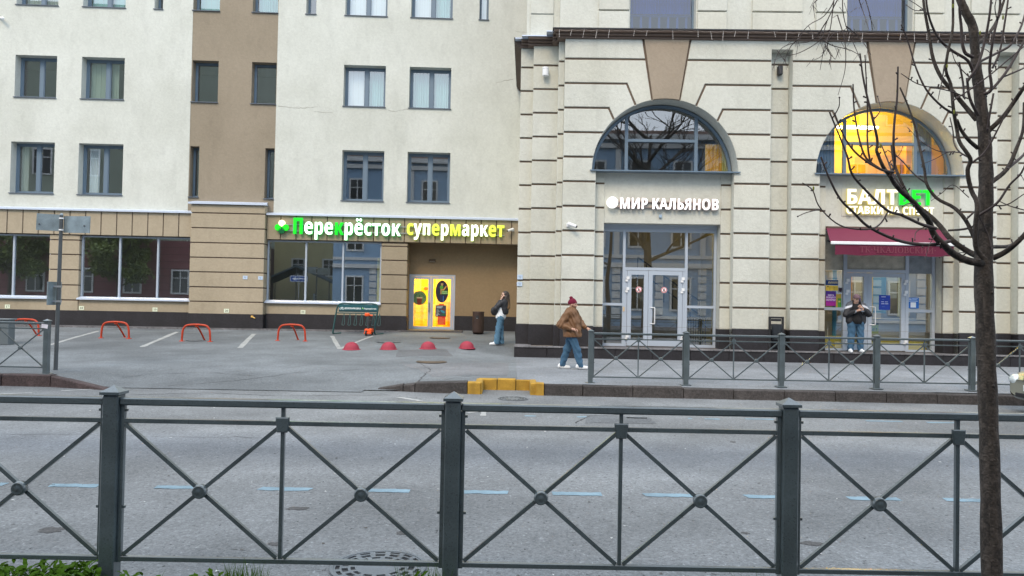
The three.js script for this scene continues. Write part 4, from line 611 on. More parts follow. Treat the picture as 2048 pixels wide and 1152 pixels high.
// the betting shop's entrance under the awning
{ const d = part('glazed_entrance', RB), z = -0.80, q = (u, v) => fr(u, v, z), x0 = C2 - 1.79, x1 = q(1868, 600)[0], a = q(1689, 600)[0], b = q(1811, 600)[0], m = q(1734, 600)[0], t = q(1750, 546)[1], top = 4.05, pB = q(1750, 546)[1] + 0.02;
  const infill = std([0.66, 0.63, 0.52], { map: paintMap });
  bars([[x0, x0 + 0.05, FLR, top], [x1 - 0.09, x1, FLR, top], [a - 0.06, a + 0.05, FLR, top], [b - 0.03, b + 0.07, FLR, top], [a + 0.05, b - 0.03, t, t + 0.1], [x0 + 0.05, a - 0.06, 1.58, 1.67], [b + 0.07, x1 - 0.09, 1.56, 1.65], [x0 + 0.05, a - 0.06, FLR, FLR + 0.06], [b + 0.07, x1 - 0.09, FLR, FLR + 0.06], [x0, x1, top, top + 0.12]], z, 0.12, M.frameGrey, 'frame_bar', d);
  const pY = q(1670, 540)[1]; mesh('infill_panel', box(x0 + 0.05, a - 0.06, pY, top, z - 0.02, z + 0.01), infill, d); mesh('infill_panel', box(a + 0.05, b - 0.03, t + 0.1, top, z - 0.02, z + 0.01), infill, d); mesh('infill_panel', box(b + 0.07, x1 - 0.09, t, top, z - 0.02, z + 0.01), std([0.36, 0.40, 0.43], { map: paintMap }), d);
  pane(x0 + 0.05, a - 0.06, 1.67, pY, z, d); pane(x0 + 0.05, a - 0.06, FLR + 0.06, 1.58, z, d); pane(b + 0.07, x1 - 0.09, 1.65, t, z, d); pane(b + 0.07, x1 - 0.09, FLR + 0.06, 1.56, z, d);
  mesh('jamb_filler', box(x1, C2 + 1.80, FLR, top + 0.1, z - 0.1, z + 0.02), M.ivory, d);
  leaf(d, a + 0.055, m - 0.005, FLR + 0.02, t - 0.01, z, -1, 0.12); leaf(d, m + 0.005, b - 0.035, FLR + 0.02, t - 0.01, z, 1, 0.12);
  mesh('handle', pull(m + 0.06, 1.15, 1.7, z + 0.05, 0.14), M.white, d);
  const put = (name, mat, u0, u1, v0, v1, dz = 0.006) => { const A = q(u0, v0), B = q(u1, v1); return mesh(name, card(B[0] - A[0], A[1] - B[1], 0.002).translate((A[0] + B[0]) / 2, (A[1] + B[1]) / 2, z + dz), mat, d, { keepUV: true }); };
  const txt = (x, s, px, cx, y, col, w) => { x.fillStyle = col; x.font = `bold ${px}px sans-serif`; x.textAlign = 'center'; x.fillText(s, cx, y, w); };
  put('poster', print(192, 256, (x) => { const g = ['#4a2a8c', '#6b2596', '#8f1f98', '#a51a8e']; g.forEach((c, i) => { x.fillStyle = c; x.fillRect(0, i * 64, 192, 64); }); txt(x, 'ЗДЕСЬ', 38, 96, 82, '#f2e6f7', 180); txt(x, 'ПРОВОДЯТСЯ', 38, 96, 122, '#f2e6f7', 180); txt(x, 'ЛОТЕРЕИ', 44, 96, 168, '#f2e6f7', 180); }), 1651.5, 1671.5, 582, 612);
  put('poster', print(192, 160, (x) => { x.fillStyle = '#e8c64a'; x.fillRect(0, 0, 192, 160); x.strokeStyle = '#6a5a24'; x.lineWidth = 4; for (const v of [64, 128]) { x.beginPath(); x.moveTo(v, 0); x.lineTo(v, 160); x.stroke(); } x.beginPath(); x.moveTo(0, 70); x.lineTo(192, 70); x.stroke(); x.fillStyle = '#3c3c3c'; x.fillRect(20, 16, 24, 30); }), 1651.5, 1676, 571, 581.5);
  put('poster', print(192, 96, (x) => { x.fillStyle = '#1c3f78'; x.fillRect(0, 0, 192, 96); txt(x, 'ЛИНИЯ', 56, 110, 66, '#e9d9a0', 150); }), 1651.5, 1676, 560, 570.5);
  put('poster', print(64, 192, (x) => { x.fillStyle = '#c9a63c'; x.fillRect(0, 0, 64, 192); x.fillStyle = '#4f9a3a'; x.fillRect(20, 60, 44, 132); x.fillStyle = '#e6d070'; x.fillRect(30, 96, 26, 22); }), 1672, 1682, 588, 615);
  put('poster', print(160, 256, (x) => { x.fillStyle = '#1d3fa6'; x.fillRect(0, 0, 160, 256); x.fillStyle = '#dfe6f5'; x.fillRect(32, 26, 64, 9); for (const [y, w] of [[112, 40], [146, 46]]) { x.fillRect(32, y, w, 9); x.fillRect(86, y, w, 9); } x.fillStyle = '#6f8ad0'; x.fillRect(40, 76, 34, 5); x.fillRect(40, 200, 44, 5); }), 1758, 1780, 590, 620);
  put('poster', print(192, 192, (x) => { x.fillStyle = '#1f6fc4'; x.fillRect(0, 0, 192, 192); txt(x, 'РФ', 34, 44, 42, '#ffffff', 60); x.fillStyle = '#dcecff'; x.fillRect(76, 16, 100, 8); x.fillRect(76, 32, 80, 6); x.fillRect(20, 56, 150, 12); x.fillStyle = '#eef2f5'; x.fillRect(50, 84, 92, 92); }), 1815, 1837.5, 595, 617);
  put('sticker', print(64, 64, (x) => { x.fillStyle = '#7a828c'; x.fillRect(0, 0, 64, 64); x.fillStyle = '#3a2230'; x.beginPath(); x.moveTo(6, 8); x.lineTo(58, 8); x.lineTo(54, 40); x.lineTo(32, 62); x.lineTo(10, 40); x.fill(); }), 1676.5, 1684.5, 575, 585);
  put('sticker', print(64, 64, (x) => { x.fillStyle = '#5f2a86'; x.fillRect(0, 0, 64, 64); x.fillStyle = '#a56ad0'; x.fillRect(14, 20, 36, 10); }), 1714, 1721, 592, 601);
  // inside: counter, coloured panels and lamps
  const Y = (c) => std(c, { roughness: 0.7 }); const zi = -2.0;
  mesh('wall_panel', box(10.9, 11.15, 1.5, 3.2, zi, zi + 0.05), Y([0.75, 0.36, 0.06]), RB); mesh('wall_panel', box(11.2, 11.45, 1.5, 3.2, zi, zi + 0.05), Y([0.72, 0.68, 0.55]), RB); mesh('wall_panel', box(11.62, 11.82, 1.5, 3.2, zi, zi + 0.05), Y([0.85, 0.6, 0.02]), RB); mesh('wall_panel', box(11.85, 12.25, 1.5, 3.2, zi, zi + 0.05), Y([0.08, 0.28, 0.5]), RB); mesh('wall_panel', box(12.28, 12.6, 2.0, 3.2, zi, zi + 0.05), Y([0.5, 0.56, 0.6]), RB); mesh('wall_panel', box(12.65, 12.95, 1.4, 3.2, zi, zi + 0.05), Y([0.5, 0.55, 0.3]), RB);
  mesh('inner_wall', box(8.4, 14.4, FLR, 4.6, zi - 0.6, zi - 0.5), M.roomDark, RB); mesh('counter', [cbox(11.5, 13.4, FLR, 1.35, zi + 0.1, zi + 0.55, 0.02)], M.roomDark, RB); mesh('yellow_base', [box(9.6, 10.6, FLR, 0.75, -1.5, -1.3), box(11.0, 13.2, FLR, 0.62, -1.4, -1.25)], Y([0.75, 0.58, 0.05]), RB);
  mesh('side_unit', [box(9.7, 10.25, 1.7, 3.0, -1.5, -1.4)], Y([0.7, 0.5, 0.1]), RB); mesh('side_unit', box(10.3, 10.42, 0.5, 3.0, -1.45, -1.4), Y([0.05, 0.25, 0.4]), RB);
  const mat = print(160, 192, (x) => { x.fillStyle = '#8f9c2e'; x.fillRect(0, 0, 160, 192); txt(x, 'БЕТ', 74, 80, 140, '#20261a', 150); x.fillStyle = '#33371f'; x.fillRect(0, 0, 160, 30); }); const A = fr(1742, 646, z), B = fr(1760, 668, z); const bx = mesh('counter_sign', card(B[0] - A[0], A[1] - B[1], 0.02).translate((A[0] + B[0]) / 2, (A[1] + B[1]) / 2, z - 0.12), mat, RB, { keepUV: true });
  mesh('ceiling_light', box(10.2, 13, 4.3, 4.34, -1.8, -1.4), emit([1, 0.88, 0.62], 5), RB); const L = new THREE.RectAreaLight(0xffe2ae, 10, 2.8, 0.4); L.position.set(11.6, 4.28, -1.6); L.rotation.x = -Math.PI / 2; RB.add(L);
}
// warmly lit room behind the second arch
{ const y = std([0.84, 0.66, 0.05]), o = std([0.80, 0.45, 0.02]);
  mesh('lit_room_wall', [box(8.35, 14.5, 5.45, 9.4, -3.4, -3.3), box(8.32, 8.4, 5.45, 9.4, -3.3, -0.64)], y, RB); mesh('lit_room_ceiling', box(8.35, 14.5, 9.3, 9.38, -3.3, -0.64), y, RB);
  mesh('lit_cupboard', [box(11.7, 13.0, 5.45, 6.85, -3.1, -2.6), box(13.15, 14.4, 5.45, 7.2, -2.9, -2.5)], o, RB); blind(8.7, 10.12, 5.5, 7.6, -0.95, std([0.10, 0.15, 0.22]), RB, true); blind(12.62, 13.15, 5.5, 7.9, -0.95, std([0.10, 0.15, 0.22]), RB, true);  // the two dark blue curtains are added so reflections of the facade show
  for (const [a, b] of [[10.45, 11.15], [11.2, 11.75]]) mesh('ceiling_light', box(a, b, 7.50, 7.56, -1.65, -1.5), emit([1, 0.95, 0.75], 9), RB);
  const L = new THREE.RectAreaLight(0xffd65a, 34, 1.3, 0.2); L.position.set(11.1, 7.46, -1.58); L.rotation.x = -Math.PI / 2; RB.add(L); const L2 = new THREE.PointLight(0xffcf4a, 15, 0, 2); L2.position.set(10.9, 8.2, -2.2); L2.castShadow = true; RB.add(L2); mesh('lamp_globe', sph(10.9, 8.2, -2.2, 0.16), emit([1, 0.8, 0.35], 5), RB); mesh('lamp_stem', cyl(10.9, 8.35, 9.3, -2.2, 0.012), M.darkMetal, RB);
}
// burgundy awning
{ const [x0, yT] = fr(1652, 458, -0.3), x1 = fr(1890, 461, -0.3)[0], zb = -0.28, zf = 0.95, A = fr(1662, 487, zf), B = fr(1909, 490, zf), yF = (A[1] + B[1]) / 2, yV = fr(1700, 510, zf)[1];
  const AW = thing('awning', 'burgundy fabric awning with white front bar over the betting shop door', 'awning', [FR.ox, 0, FR.oz], FR.th), cloth = std([0.15, 0.018, 0.050], { roughness: 0.9, side: THREE.DoubleSide }), dull = std([0.12, 0.010, 0.036], { roughness: 0.9, side: THREE.DoubleSide });
  const X0 = lerp(x0, A[0], 1) , X1 = B[0]; const v = [], q = []; const n = 14; for (let i = 0; i <= n; i++) for (let j = 0; j <= 6; j++) { const t = i / n, s = j / 6; v.push([lerp(lerp(x0, X0, s), lerp(x1, X1, s), t), lerp(4.12, yF, s) - 0.03 * Math.sin(Math.PI * s) - 0.006 * Math.sin(t * 18), lerp(zb, zf, s)]); if (i && j) { const k = i * 7 + j; q.push([k - 8, k - 7, k, k - 1]); } }
  mesh('canopy', quads(v, q), cloth, AW);
  const vv = [], vq = []; for (let i = 0; i <= 30; i++) { const x = lerp(X0 + 0.12, X1 - 0.02, i / 30), dz = 0.012 * Math.sin(i * 0.9); vv.push([x, yF - 0.03, zf], [x, yV + 0.012 * Math.sin(i * 0.7), zf + dz]); if (i) vq.push([2 * i - 2, 2 * i - 1, 2 * i + 1, 2 * i]); } mesh('valance', quads(vv, vq), dull, AW);
  mesh('front_bar', cbox(X0, X1, yF - 0.03, yF + 0.06, zf - 0.03, zf + 0.035, 0.012), M.white, AW); mesh('roller_box', cbox(x0, x1, 4.05, 4.155, zb - 0.1, zb + 0.05, 0.02), std([0.10, 0.06, 0.05]), AW);
  for (const s of [0, 1]) { const X = lerp(x0 + 0.12, x1 - 0.12, s); mesh('folding_arm', [bar([X, 3.72, -0.45], [X + (s ? -0.2 : 0.2), 3.55, 0.3], 0.05), bar([X + (s ? -0.2 : 0.2), 3.55, 0.3], [X, yF, zf - 0.04], 0.05)], M.darkMetal, AW); }
  const G = serif.data.glyphs, str = 'ТК·ЧКАЛОВСКИЙ·', size = 0.175; let cx = lerp(X0, X1, 0.23); const sh = [], sc = size / serif.data.resolution; for (const c of str) { if (G[c]) { sh.push(new THREE.ShapeGeometry(serif.generateShapes(c, size), 4).translate(cx, yV + 0.08, zf + 0.018)); cx += G[c].ha * sc * 1.0; } } mesh('lettering', sh, std([0.19, 0.045, 0.07]), AW);
}
// signs
{ const z = -0.20, q = (u, v) => fr(u, v, z), A = q(1238, 417), B = q(1438, 419);
  const S = thing('shop_sign', 'white letter sign with a round disc above the dark glazed entrance', 'sign', [FR.ox, 0, FR.oz], FR.th), w = emit([1, 0.99, 0.97], 0.62, [0.8, 0.8, 0.8]), rim = std([0.55, 0.42, 0.40]);
  signLetters(S, 'МИР КАЛЬЯНОВ', font, A[0], A[1], z - 0.05, 0.335, B[0] - A[0], () => [w, rim], 0.07, 0);
  const c = q(1224.5, 405); mesh('disc', new THREE.CylinderGeometry(0.175, 0.175, 0.07, 36).rotateX(Math.PI / 2).translate(c[0], c[1], z), w, S); mesh('mounting_rail', [box(c[0], B[0], A[1] + 0.05, A[1] + 0.075, -0.33, -0.26), box(c[0], B[0], A[1] + 0.22, A[1] + 0.245, -0.33, -0.26)], std([0.45, 0.36, 0.33]), S);
  const a = q(1690, 408), b = q(1866, 411), S2 = thing('shop_sign', 'glowing white and green letter sign above the burgundy awning', 'sign', [FR.ox, 0, FR.oz], FR.th), w2 = emit([1, 0.97, 0.80], 1.0), yel = emit([1, 0.80, 0.15], 0.45), g2 = emit([0.0, 0.75, 0.0], 0.8, [0, 0.25, 0.01]), g3 = emit([0.0, 0.5, 0.12], 0.6);
  signLetters(S2, 'БАЛТБЕТ', font, a[0], a[1], z - 0.02, 0.46, b[0] - a[0], (ch, i) => i < 4 ? [w2, yel] : [g2, g3], 0.07);
  const e = q(1692, 427), f = q(1868, 430); signLetters(S2, 'СТАВКИ НА СПОРТ', font, e[0], e[1], z - 0.05, 0.235, f[0] - e[0], () => [w2, yel], 0.06);
  mesh('backing_plate', box(a[0] - 0.05, b[0] + 0.08, e[1] - 0.06, a[1] + 0.51, -0.335, -0.325), std([0.55, 0.55, 0.50]), S2);
  const L = new THREE.RectAreaLight(0xfff2b0, 1.2, b[0] - a[0], 0.7); L.position.set((a[0] + b[0]) / 2, a[1] + 0.1, z + 0.06); L.rotation.y = Math.PI; S2.add(L);
}
// ---------------------------------------------------------------- the other side of the street, seen mirrored in the windows
struct('near_pavement', box(-60, 60, -0.6, -0.02, 2.6, 8.6), std([0.27, 0.27, 0.28], { map: asphaltMap }));
{ const burg = plaster([0.22, 0.085, 0.098]), olive = plaster([0.38, 0.34, 0.19]), blue = plaster([0.28, 0.42, 0.60]), wh = plaster([0.66, 0.68, 0.70]), roof = std([0.22, 0.15, 0.13]), dark = std([0.02, 0.025, 0.03], { roughness: 0.1 });
  const A = thing('burgundy_building', 'burgundy building with tan upper floors mirrored in the supermarket windows', 'building', [-34, 0, 9]);
  for (let i = 0; i < 9; i++) mesh('wall_course', box(-14, 14, 0.9 + i * 0.62, 1.48 + i * 0.62, 0, 0.6), burg, A); mesh('wall_core', box(-14, 14, 0, 6.4, 0.05, 8), std([0.05, 0.02, 0.024]), A); mesh('plinth', box(-14, 14, -0.5, 0.88, -0.12, 0.5), std([0.16, 0.07, 0.075]), A); mesh('upper_wall', box(-14, 14, 6.41, 27, 0, 8), plaster([0.37, 0.42, 0.36]), A);
  const win = (p, x, y, w, h, z = 0) => { const g = part('window', p); mesh('surround', rectFrame(x - w / 2 - 0.12, x + w / 2 + 0.12, y - 0.12, y + h + 0.12, z - 0.1, z + 0.02, 0.14), wh, g); mesh('pane', box(x - w / 2, x + w / 2, y, y + h, z - 0.03, z + 0.01), dark, g); mesh('glazing_bar', [box(x - 0.04, x + 0.04, y, y + h, z - 0.06, z - 0.031), box(x - w / 2, x + w / 2, y + h * 0.66, y + h * 0.66 + 0.07, z - 0.06, z - 0.031)], wh, g); };
  for (let x = -12; x < 13; x += 4) { win(A, x, 1.9, 1.3, 1.9); win(A, x, 8, 1.4, 2.1); win(A, x, 12, 1.4, 2.1); win(A, x, 16, 1.4, 2.1); win(A, x, 23.4, 1.4, 2.1); }
  const B = thing('olive_building', 'olive plastered rear house with pitched metal roof behind the yard canopy', 'building', [-16.8, 0, 20]); mesh('wall', box(-6.6, 3.9, 0, 9, 0, 6), plaster([0.55, 0.50, 0.30]), B); mesh('roof', poly([[-6.8, 9], [4.1, 9], [-1.3, 11.5]], -0.2, 6.2), roof, B); win(B, 1.6, 4, 1.1, 1.6); win(B, -1.5, 4, 1.1, 1.6);
  const T = thing('yard_canopy', 'dark gabled canopy on thin posts in the yard across the street', 'canopy', [-16.8, 0, 12]); mesh('roof', poly([[-3.2, 3.2], [0, 4.7], [3.2, 3.2], [3.2, 3.05], [0, 4.5], [-3.2, 3.05]], 0, 5), std([0.03, 0.06, 0.085]), T); for (const [x, z] of [[-3, 0.1], [3, 0.1], [-3, 4.8], [3, 4.8], [0, 0.1]]) mesh('post', cyl(x, -0.5, x ? 3.2 : 4.5, z, 0.05), M.darkMetal, T);
  const sg = thing('one_way_sign', 'blue one way arrow sign on a post across the street', 'road sign', [-15.6, 0, 7.5]); mesh('pole', cyl(0, -0.1, 3.6, 0, 0.035), M.steel, sg); mesh('plate', card(1.5, 0.5, 0.01).translate(0, 3.3, 0).rotateY(Math.PI), print(256, 86, (x) => { x.fillStyle = '#1d4fa0'; x.fillRect(0, 0, 256, 86); x.strokeStyle = '#fff'; x.lineWidth = 5; x.strokeRect(6, 6, 244, 74); x.fillStyle = '#fff'; x.fillRect(40, 36, 140, 14); x.beginPath(); x.moveTo(226, 43); x.lineTo(176, 18); x.lineTo(176, 68); x.fill(); }), sg, { keepUV: true });
  const C = thing('blue_building', 'blue classical building with white mouldings mirrored in the glazed entrances', 'building', [6, 0, 9]); const x0 = -19, x1 = 36;
  mesh('wall', box(x0, x1, -0.5, 14.2, 0, 9), blue, C); mesh('added_attic_wall', box(13, x1, 14.6, 18.4, 0.2, 9), blue, C); mesh('moulding', box(12.9, x1, 18.1, 18.5, -0.2, 0.3), wh, C); for (let x = 14.5; x < x1; x += 3.2) win(C, x, 15.3, 1.2, 1.9, 0.2); for (const [y, h, p] of [[0.6, 0.2, 0.15], [4.4, 0.35, 0.25], [5.1, 0.25, 0.15], [9.4, 0.3, 0.2], [13.3, 0.35, 0.3], [13.9, 0.4, 0.55]]) mesh('moulding', box(x0, x1, y, y + h, -p, 0.01), wh, C); mesh('roof', poly([[x0, 14.3], [x1, 14.3], [x1 - 2, 14.6], [x0 + 2, 14.6]], -0.3, 9), roof, C);  // unseen attic storey added so the second arch mirrors facade instead of sky
  for (let i = 0, x = x0 + 1.9; x < x1 - 1; x += 3.2, i++) { win(C, x, 1.3, 1.35, 2.3); win(C, x, 6.0, 1.3, 2.5); win(C, x, 10.1, 1.2, 2.2); mesh('pediment', poly([[x - 1.05, 8.75], [x + 1.05, 8.75], [x, 9.3]], -0.22, 0), wh, C); if (i % 2) mesh('pilaster', box(x + 1.4, x + 1.8, 5.2, 13.3, -0.14, 0.01), wh, C); for (let k = 0; k < 6; k++) mesh('quoin', box(x + 1.3, x + 1.9, 0.9 + k * 0.6, 1.38 + k * 0.6, -0.1, 0.01), wh, C); }
}
// trees over there
const leafM = new THREE.MeshPhysicalMaterial({ color: lin(0.15, 0.20, 0.04), roughness: 0.8, transmission: 0.3, thickness: 0, side: THREE.DoubleSide });
function streetTree(x, z, h, label, leaves, deep = 3, nb = 9) {
  const t = thing('street_tree', label, 'tree', [x, -0.1, z]); mesh('trunk', tube([[0, -0.3, 0], [0.08, h * 0.25, 0], [-0.05, h * 0.5, 0.1], [0.1, h * 0.8, 0]], h * 0.022, h * 0.006, 9, 4), M.bark, t);
  const tips = []; const grow = (p, d, L, r, n, out) => { const q = p.clone().addScaledVector(d, L * 0.5).add(V(rr(-1, 1), rr(-0.3, 0.6), rr(-1, 1)).multiplyScalar(L * 0.12)), e = q.clone().addScaledVector(d, L * 0.5); out.push(tube([p, q, e], r, r * 0.6, 5, 2, false)); tips.push(e); if (n > 0) for (let k = 0; k < 3; k++) { const nd = d.clone().add(V(rr(-1, 1), rr(-0.35, 0.75), rr(-1, 1)).multiplyScalar(0.75)).normalize(); grow(k ? e : q, nd, L * rr(0.6, 0.8), r * 0.58, n - 1, out); } };
  for (let i = 0; i < nb; i++) { const out = [], a = i * 2.4; grow(V(0.04, h * lerp(0.28, 0.78, i / (nb - 1)), 0), V(Math.cos(a), rr(0.4, 0.9), Math.sin(a)).normalize(), h * rr(0.12, 0.17), h * 0.0085, deep, out); mesh('branch', out, M.bark, t); }
  if (leaves) { const g = []; for (const p of tips) for (let k = 0; k < 22; k++) { const q = new THREE.PlaneGeometry(0.18, 0.22); q.rotateX(rr(-1.5, 1.5)).rotateY(rr(0, 6)).translate(p.x + rr(-0.45, 0.45), p.y + rr(-0.4, 0.4), p.z + rr(-0.45, 0.45)); g.push(q); } mesh('crown', g, leafM, t); }
}
streetTree(-30.2, 6.6, 8.5, 'green leafed tree by the burgundy building, nearer the yard canopy', true); streetTree(-38.8, 6.6, 9, 'green leafed tree by the burgundy building, farther from the yard canopy', true);
streetTree(8.3, 5.6, 17, 'tall bare tree in front of the blue classical building, nearer the yard canopy', false, 4, 13); streetTree(16.5, 5.8, 16, 'tall bare tree in front of the blue classical building, farther from the yard canopy', false, 4, 11);
// ---------------------------------------------------------------- fences
function fence(name, label, posts, base, z, mat, o) { // posts: list of x; panels between them
  const T = thing(name, label, 'fence', [posts[0], base, z], o.turn ?? 0, o.group), pw = o.pw ?? 0.09;
  posts.forEach((X, i) => { const x = X - posts[0], p = mesh('post', cbox(x - pw / 2, x + pw / 2, -0.25, 1.075, -pw / 2, pw / 2, 0.006), mat, T); const c = pw * 0.62; mesh('cap', quads([[x - c, 1.076, c], [x + c, 1.076, c], [x + c, 1.076, -c], [x - c, 1.076, -c], [x - c, 1.092, c], [x + c, 1.092, c], [x + c, 1.092, -c], [x - c, 1.092, -c], [x, 1.128, 0]], [[0, 1, 5, 4], [1, 2, 6, 5], [2, 3, 7, 6], [3, 0, 4, 7], [0, 3, 2, 1], [4, 5, 8], [5, 6, 8], [6, 7, 8], [7, 4, 8]]), mat, p); if (o.foot) mesh('base_plate', cbox(x - 0.1, x + 0.1, -0.01, 0.012, -0.1, 0.1, 0.004), mat, p); });
  for (let i = 0; i < posts.length - 1; i++) {
    const a = posts[i] - posts[0] + pw / 2, b = posts[i + 1] - posts[0] - pw / 2, m = (a + b) / 2, P = part('panel', T), yt = 1.035, ym = 0.925, yb = 0.135, w = 0.022;
    mesh('top_rail', cbox(a, b, yt - 0.02, yt + 0.025, -0.03, 0.03, 0.008), mat, P); mesh('middle_rail', cbox(a + 0.02, b - 0.02, ym - 0.0125, ym + 0.0125, -0.012, 0.012, 0.002), mat, P); mesh('bottom_rail', cbox(a + 0.02, b - 0.02, yb - 0.014, yb + 0.014, -0.014, 0.014, 0.003), mat, P);
    for (const [x, s] of [[a + 0.012, 1], [b - 0.012, -1]]) { mesh('stile', cbox(x - 0.012, x + 0.012, yb - 0.02, yt - 0.02, -0.014, 0.014, 0.002), mat, P); for (const y of [0.985, 0.43]) mesh('bolt', bar([x + s * 0.006, y, 0], [x + s * 0.026, y, 0], 0.014), mat, P); }
    mesh('centre_bar', cbox(m - 0.011, m + 0.011, yb + 0.014, yt - 0.02, -0.013, 0.013, 0.002), mat, P);
    const plate = [[-0.03, -0.05], [0.03, -0.05], [0.04, 0.02], [0.04, 0.038], [-0.04, 0.038], [-0.04, 0.02]]; mesh('cross_plate', poly(plate.map(([x, y]) => [m + x, ym + y]), 0.012, 0.026, 0.006), mat, P);
    for (const [x, e] of [[a + 0.03, m - 0.02], [b - 0.03, m + 0.02]]) { const lo = yb + 0.02, hi = ym - 0.02, L = V(0, 0, 1);
      mesh('diagonal_bar', bar([x, hi, 0.003], [e, lo, 0.003], w, w, L), mat, P); mesh('diagonal_bar', bar([x, lo, -0.004], [e, hi, -0.004], w, w, L), mat, P);
      mesh('boss', lathe([[0.0001, 0.034], [0.014, 0.033], [0.024, 0.029], [0.030, 0.033], [0.037, 0.031], [0.042, 0.016], [0.038, -0.012], [0.0001, -0.02]], 22).rotateX(Math.PI / 2).translate((x + e) / 2, (lo + hi) / 2, 0.012), mat, P); }
  }
  return T;
}
fence('metal_fence', 'dark green grey steel fence with cross braced panels on the grass verge', [-6.20, -4.245, -2.288, -0.324, 1.613, 3.56, 5.51], 0, -4.29, M.fencePaint, {});
const fp = (u, v) => onG(u, v); const farX = [1181, 1368, 1557, 1750, 1944].map((u) => atD(u, 715, 15.42).x), d0 = (farX[4] - farX[0]) / 4; const zF = fp(1557, 771).z;
fence('metal_fence', 'blue grey steel fence along the pavement before the arched building', [0, 1, 2, 3, 4, 5, 6].map((i) => farX[0] + i * d0), -0.01, -15.42, M.fencePaint, { foot: true, pw: 0.1 });
{ const p = onG(92, 748); fence('metal_fence', 'blue grey steel fence end beside the street sign post', [p.x - 4, p.x - 2, p.x], 0, p.z, M.fencePaint, { foot: true, pw: 0.1 });
  const s = thing('paper_notice', 'crumpled white paper notice stuck to the top of a fence post', 'notice', [p.x - 0.02, 0.98, p.z + 0.058]); mesh('paper', quads([[-0.07, -0.03, 0], [0.06, -0.05, 0.004], [0.07, 0.03, 0], [-0.06, 0.05, 0.006]], [[0, 1, 2, 3]]).clone(), std([0.62, 0.60, 0.66], { side: THREE.DoubleSide }), s);
  const b = onG(4, 690); const bd = thing('utility_box', 'plain dark grey metal box behind the far fence', 'box', [b.x - 0.55, b.y, b.z]); mesh('body', cbox(-0.6, 0.72, 0.0, 0.72, -0.3, 0, 0.015), std([0.12, 0.14, 0.15]), bd); mesh('lid', cbox(-0.63, 0.75, 0.72, 0.76, -0.33, 0.03, 0.01), std([0.16, 0.18, 0.19]), bd); }

// ---------------------------------------------------------------- weeds and grass on the verge
{ const blade = [], leafs = []; const up = (x, y, z, h, w, lean, dir) => { const a = [x - w * Math.cos(dir), y, z - w * Math.sin(dir)], b = [x + w * Math.cos(dir), y, z + w * Math.sin(dir)], m = [x + lean * 0.4, y + h * 0.6, z + rr(-0.01, 0.01)], t = [x + lean, y + h, z + rr(-0.02, 0.02)]; return quads([a, b, [m[0] + w * 0.7, m[1], m[2]], [m[0] - w * 0.7, m[1], m[2]], t], [[0, 1, 2, 3], [3, 2, 4]]); };
  const bl = (u0, u1, n, h0, h1) => { for (let i = 0; i < n; i++) { const p = atD(rr(u0, u1), 1150, rr(3.95, 4.25)), h = rr(h0, h1); blade.push(up(p.x, -0.1, p.z, h, rr(0.002, 0.0045), rr(-0.06, 0.06), rr(0, 3))); } };
  bl(440, 535, 420, 0.12, 0.28); bl(800, 895, 340, 0.14, 0.28); bl(1455, 1555, 380, 0.10, 0.27); bl(-40, 200, 160, 0.08, 0.22); bl(240, 440, 70, 0.08, 0.2); bl(-300, 2400, 900, 0.04, 0.11);
  const lf = (u0, u1, n, h0, h1) => { for (let i = 0; i < n; i++) { const p = atD(rr(u0, u1), 1150, rr(3.9, 4.27)), h = rr(h0, h1), lean = rr(-0.08, 0.08), L = rr(0.04, 0.095), w = rr(0.007, 0.015), a = rr(0, 6.3); const y = -0.1 + h, v = [], q = []; const dx = Math.cos(a), dz = Math.sin(a), K = 5; for (let k = 0; k <= K; k++) { const t = k / K, ww = w * Math.sin(Math.PI * (0.12 + 0.86 * t)) * (k % 2 ? 1.25 : 0.8), X = p.x + lean * h * 4 * 0.3 + dx * L * t * 0.7, Y = y + L * (t * 0.9 - 0.5 * t * t), Z = p.z + dz * L * t * 0.7; v.push([X - dz * ww, Y, Z + dx * ww], [X + dz * ww, Y + 0.004, Z - dx * ww]); if (k) q.push([2 * k - 2, 2 * k - 1, 2 * k + 1, 2 * k]); } leafs.push(quads(v, q)); if (i % 3 === 0) blade.push(up(p.x, -0.1, p.z, h, 0.003, lean * h * 1.2, 0)); } };
  lf(-40, 195, 1700, 0.0, 0.20); lf(235, 305, 90, 0.02, 0.19); lf(375, 450, 190, 0.0, 0.17); lf(440, 530, 30, 0, 0.1); lf(815, 885, 70, 0, 0.16); lf(1455, 1550, 160, 0, 0.16); lf(-300, 2400, 500, 0, 0.04);
  const gm = new THREE.MeshPhysicalMaterial({ color: lin(0.06, 0.13, 0.006), roughness: 1, specularIntensity: 0.25, transmission: 0.25, thickness: 0, side: THREE.DoubleSide }), g2 = new THREE.MeshPhysicalMaterial({ color: lin(0.052, 0.115, 0.006), roughness: 1, specularIntensity: 0.25, transmission: 0.25, thickness: 0, side: THREE.DoubleSide });
  const a = mesh('grass', blade, gm); a.userData.kind = 'stuff'; tag(a, 'tufts of green grass along the foot of the dark fence', 'grass'); const b = mesh('weeds', leafs, g2); b.userData.kind = 'stuff'; tag(b, 'broad leaved green weeds growing at the foot of the dark fence', 'weeds'); }

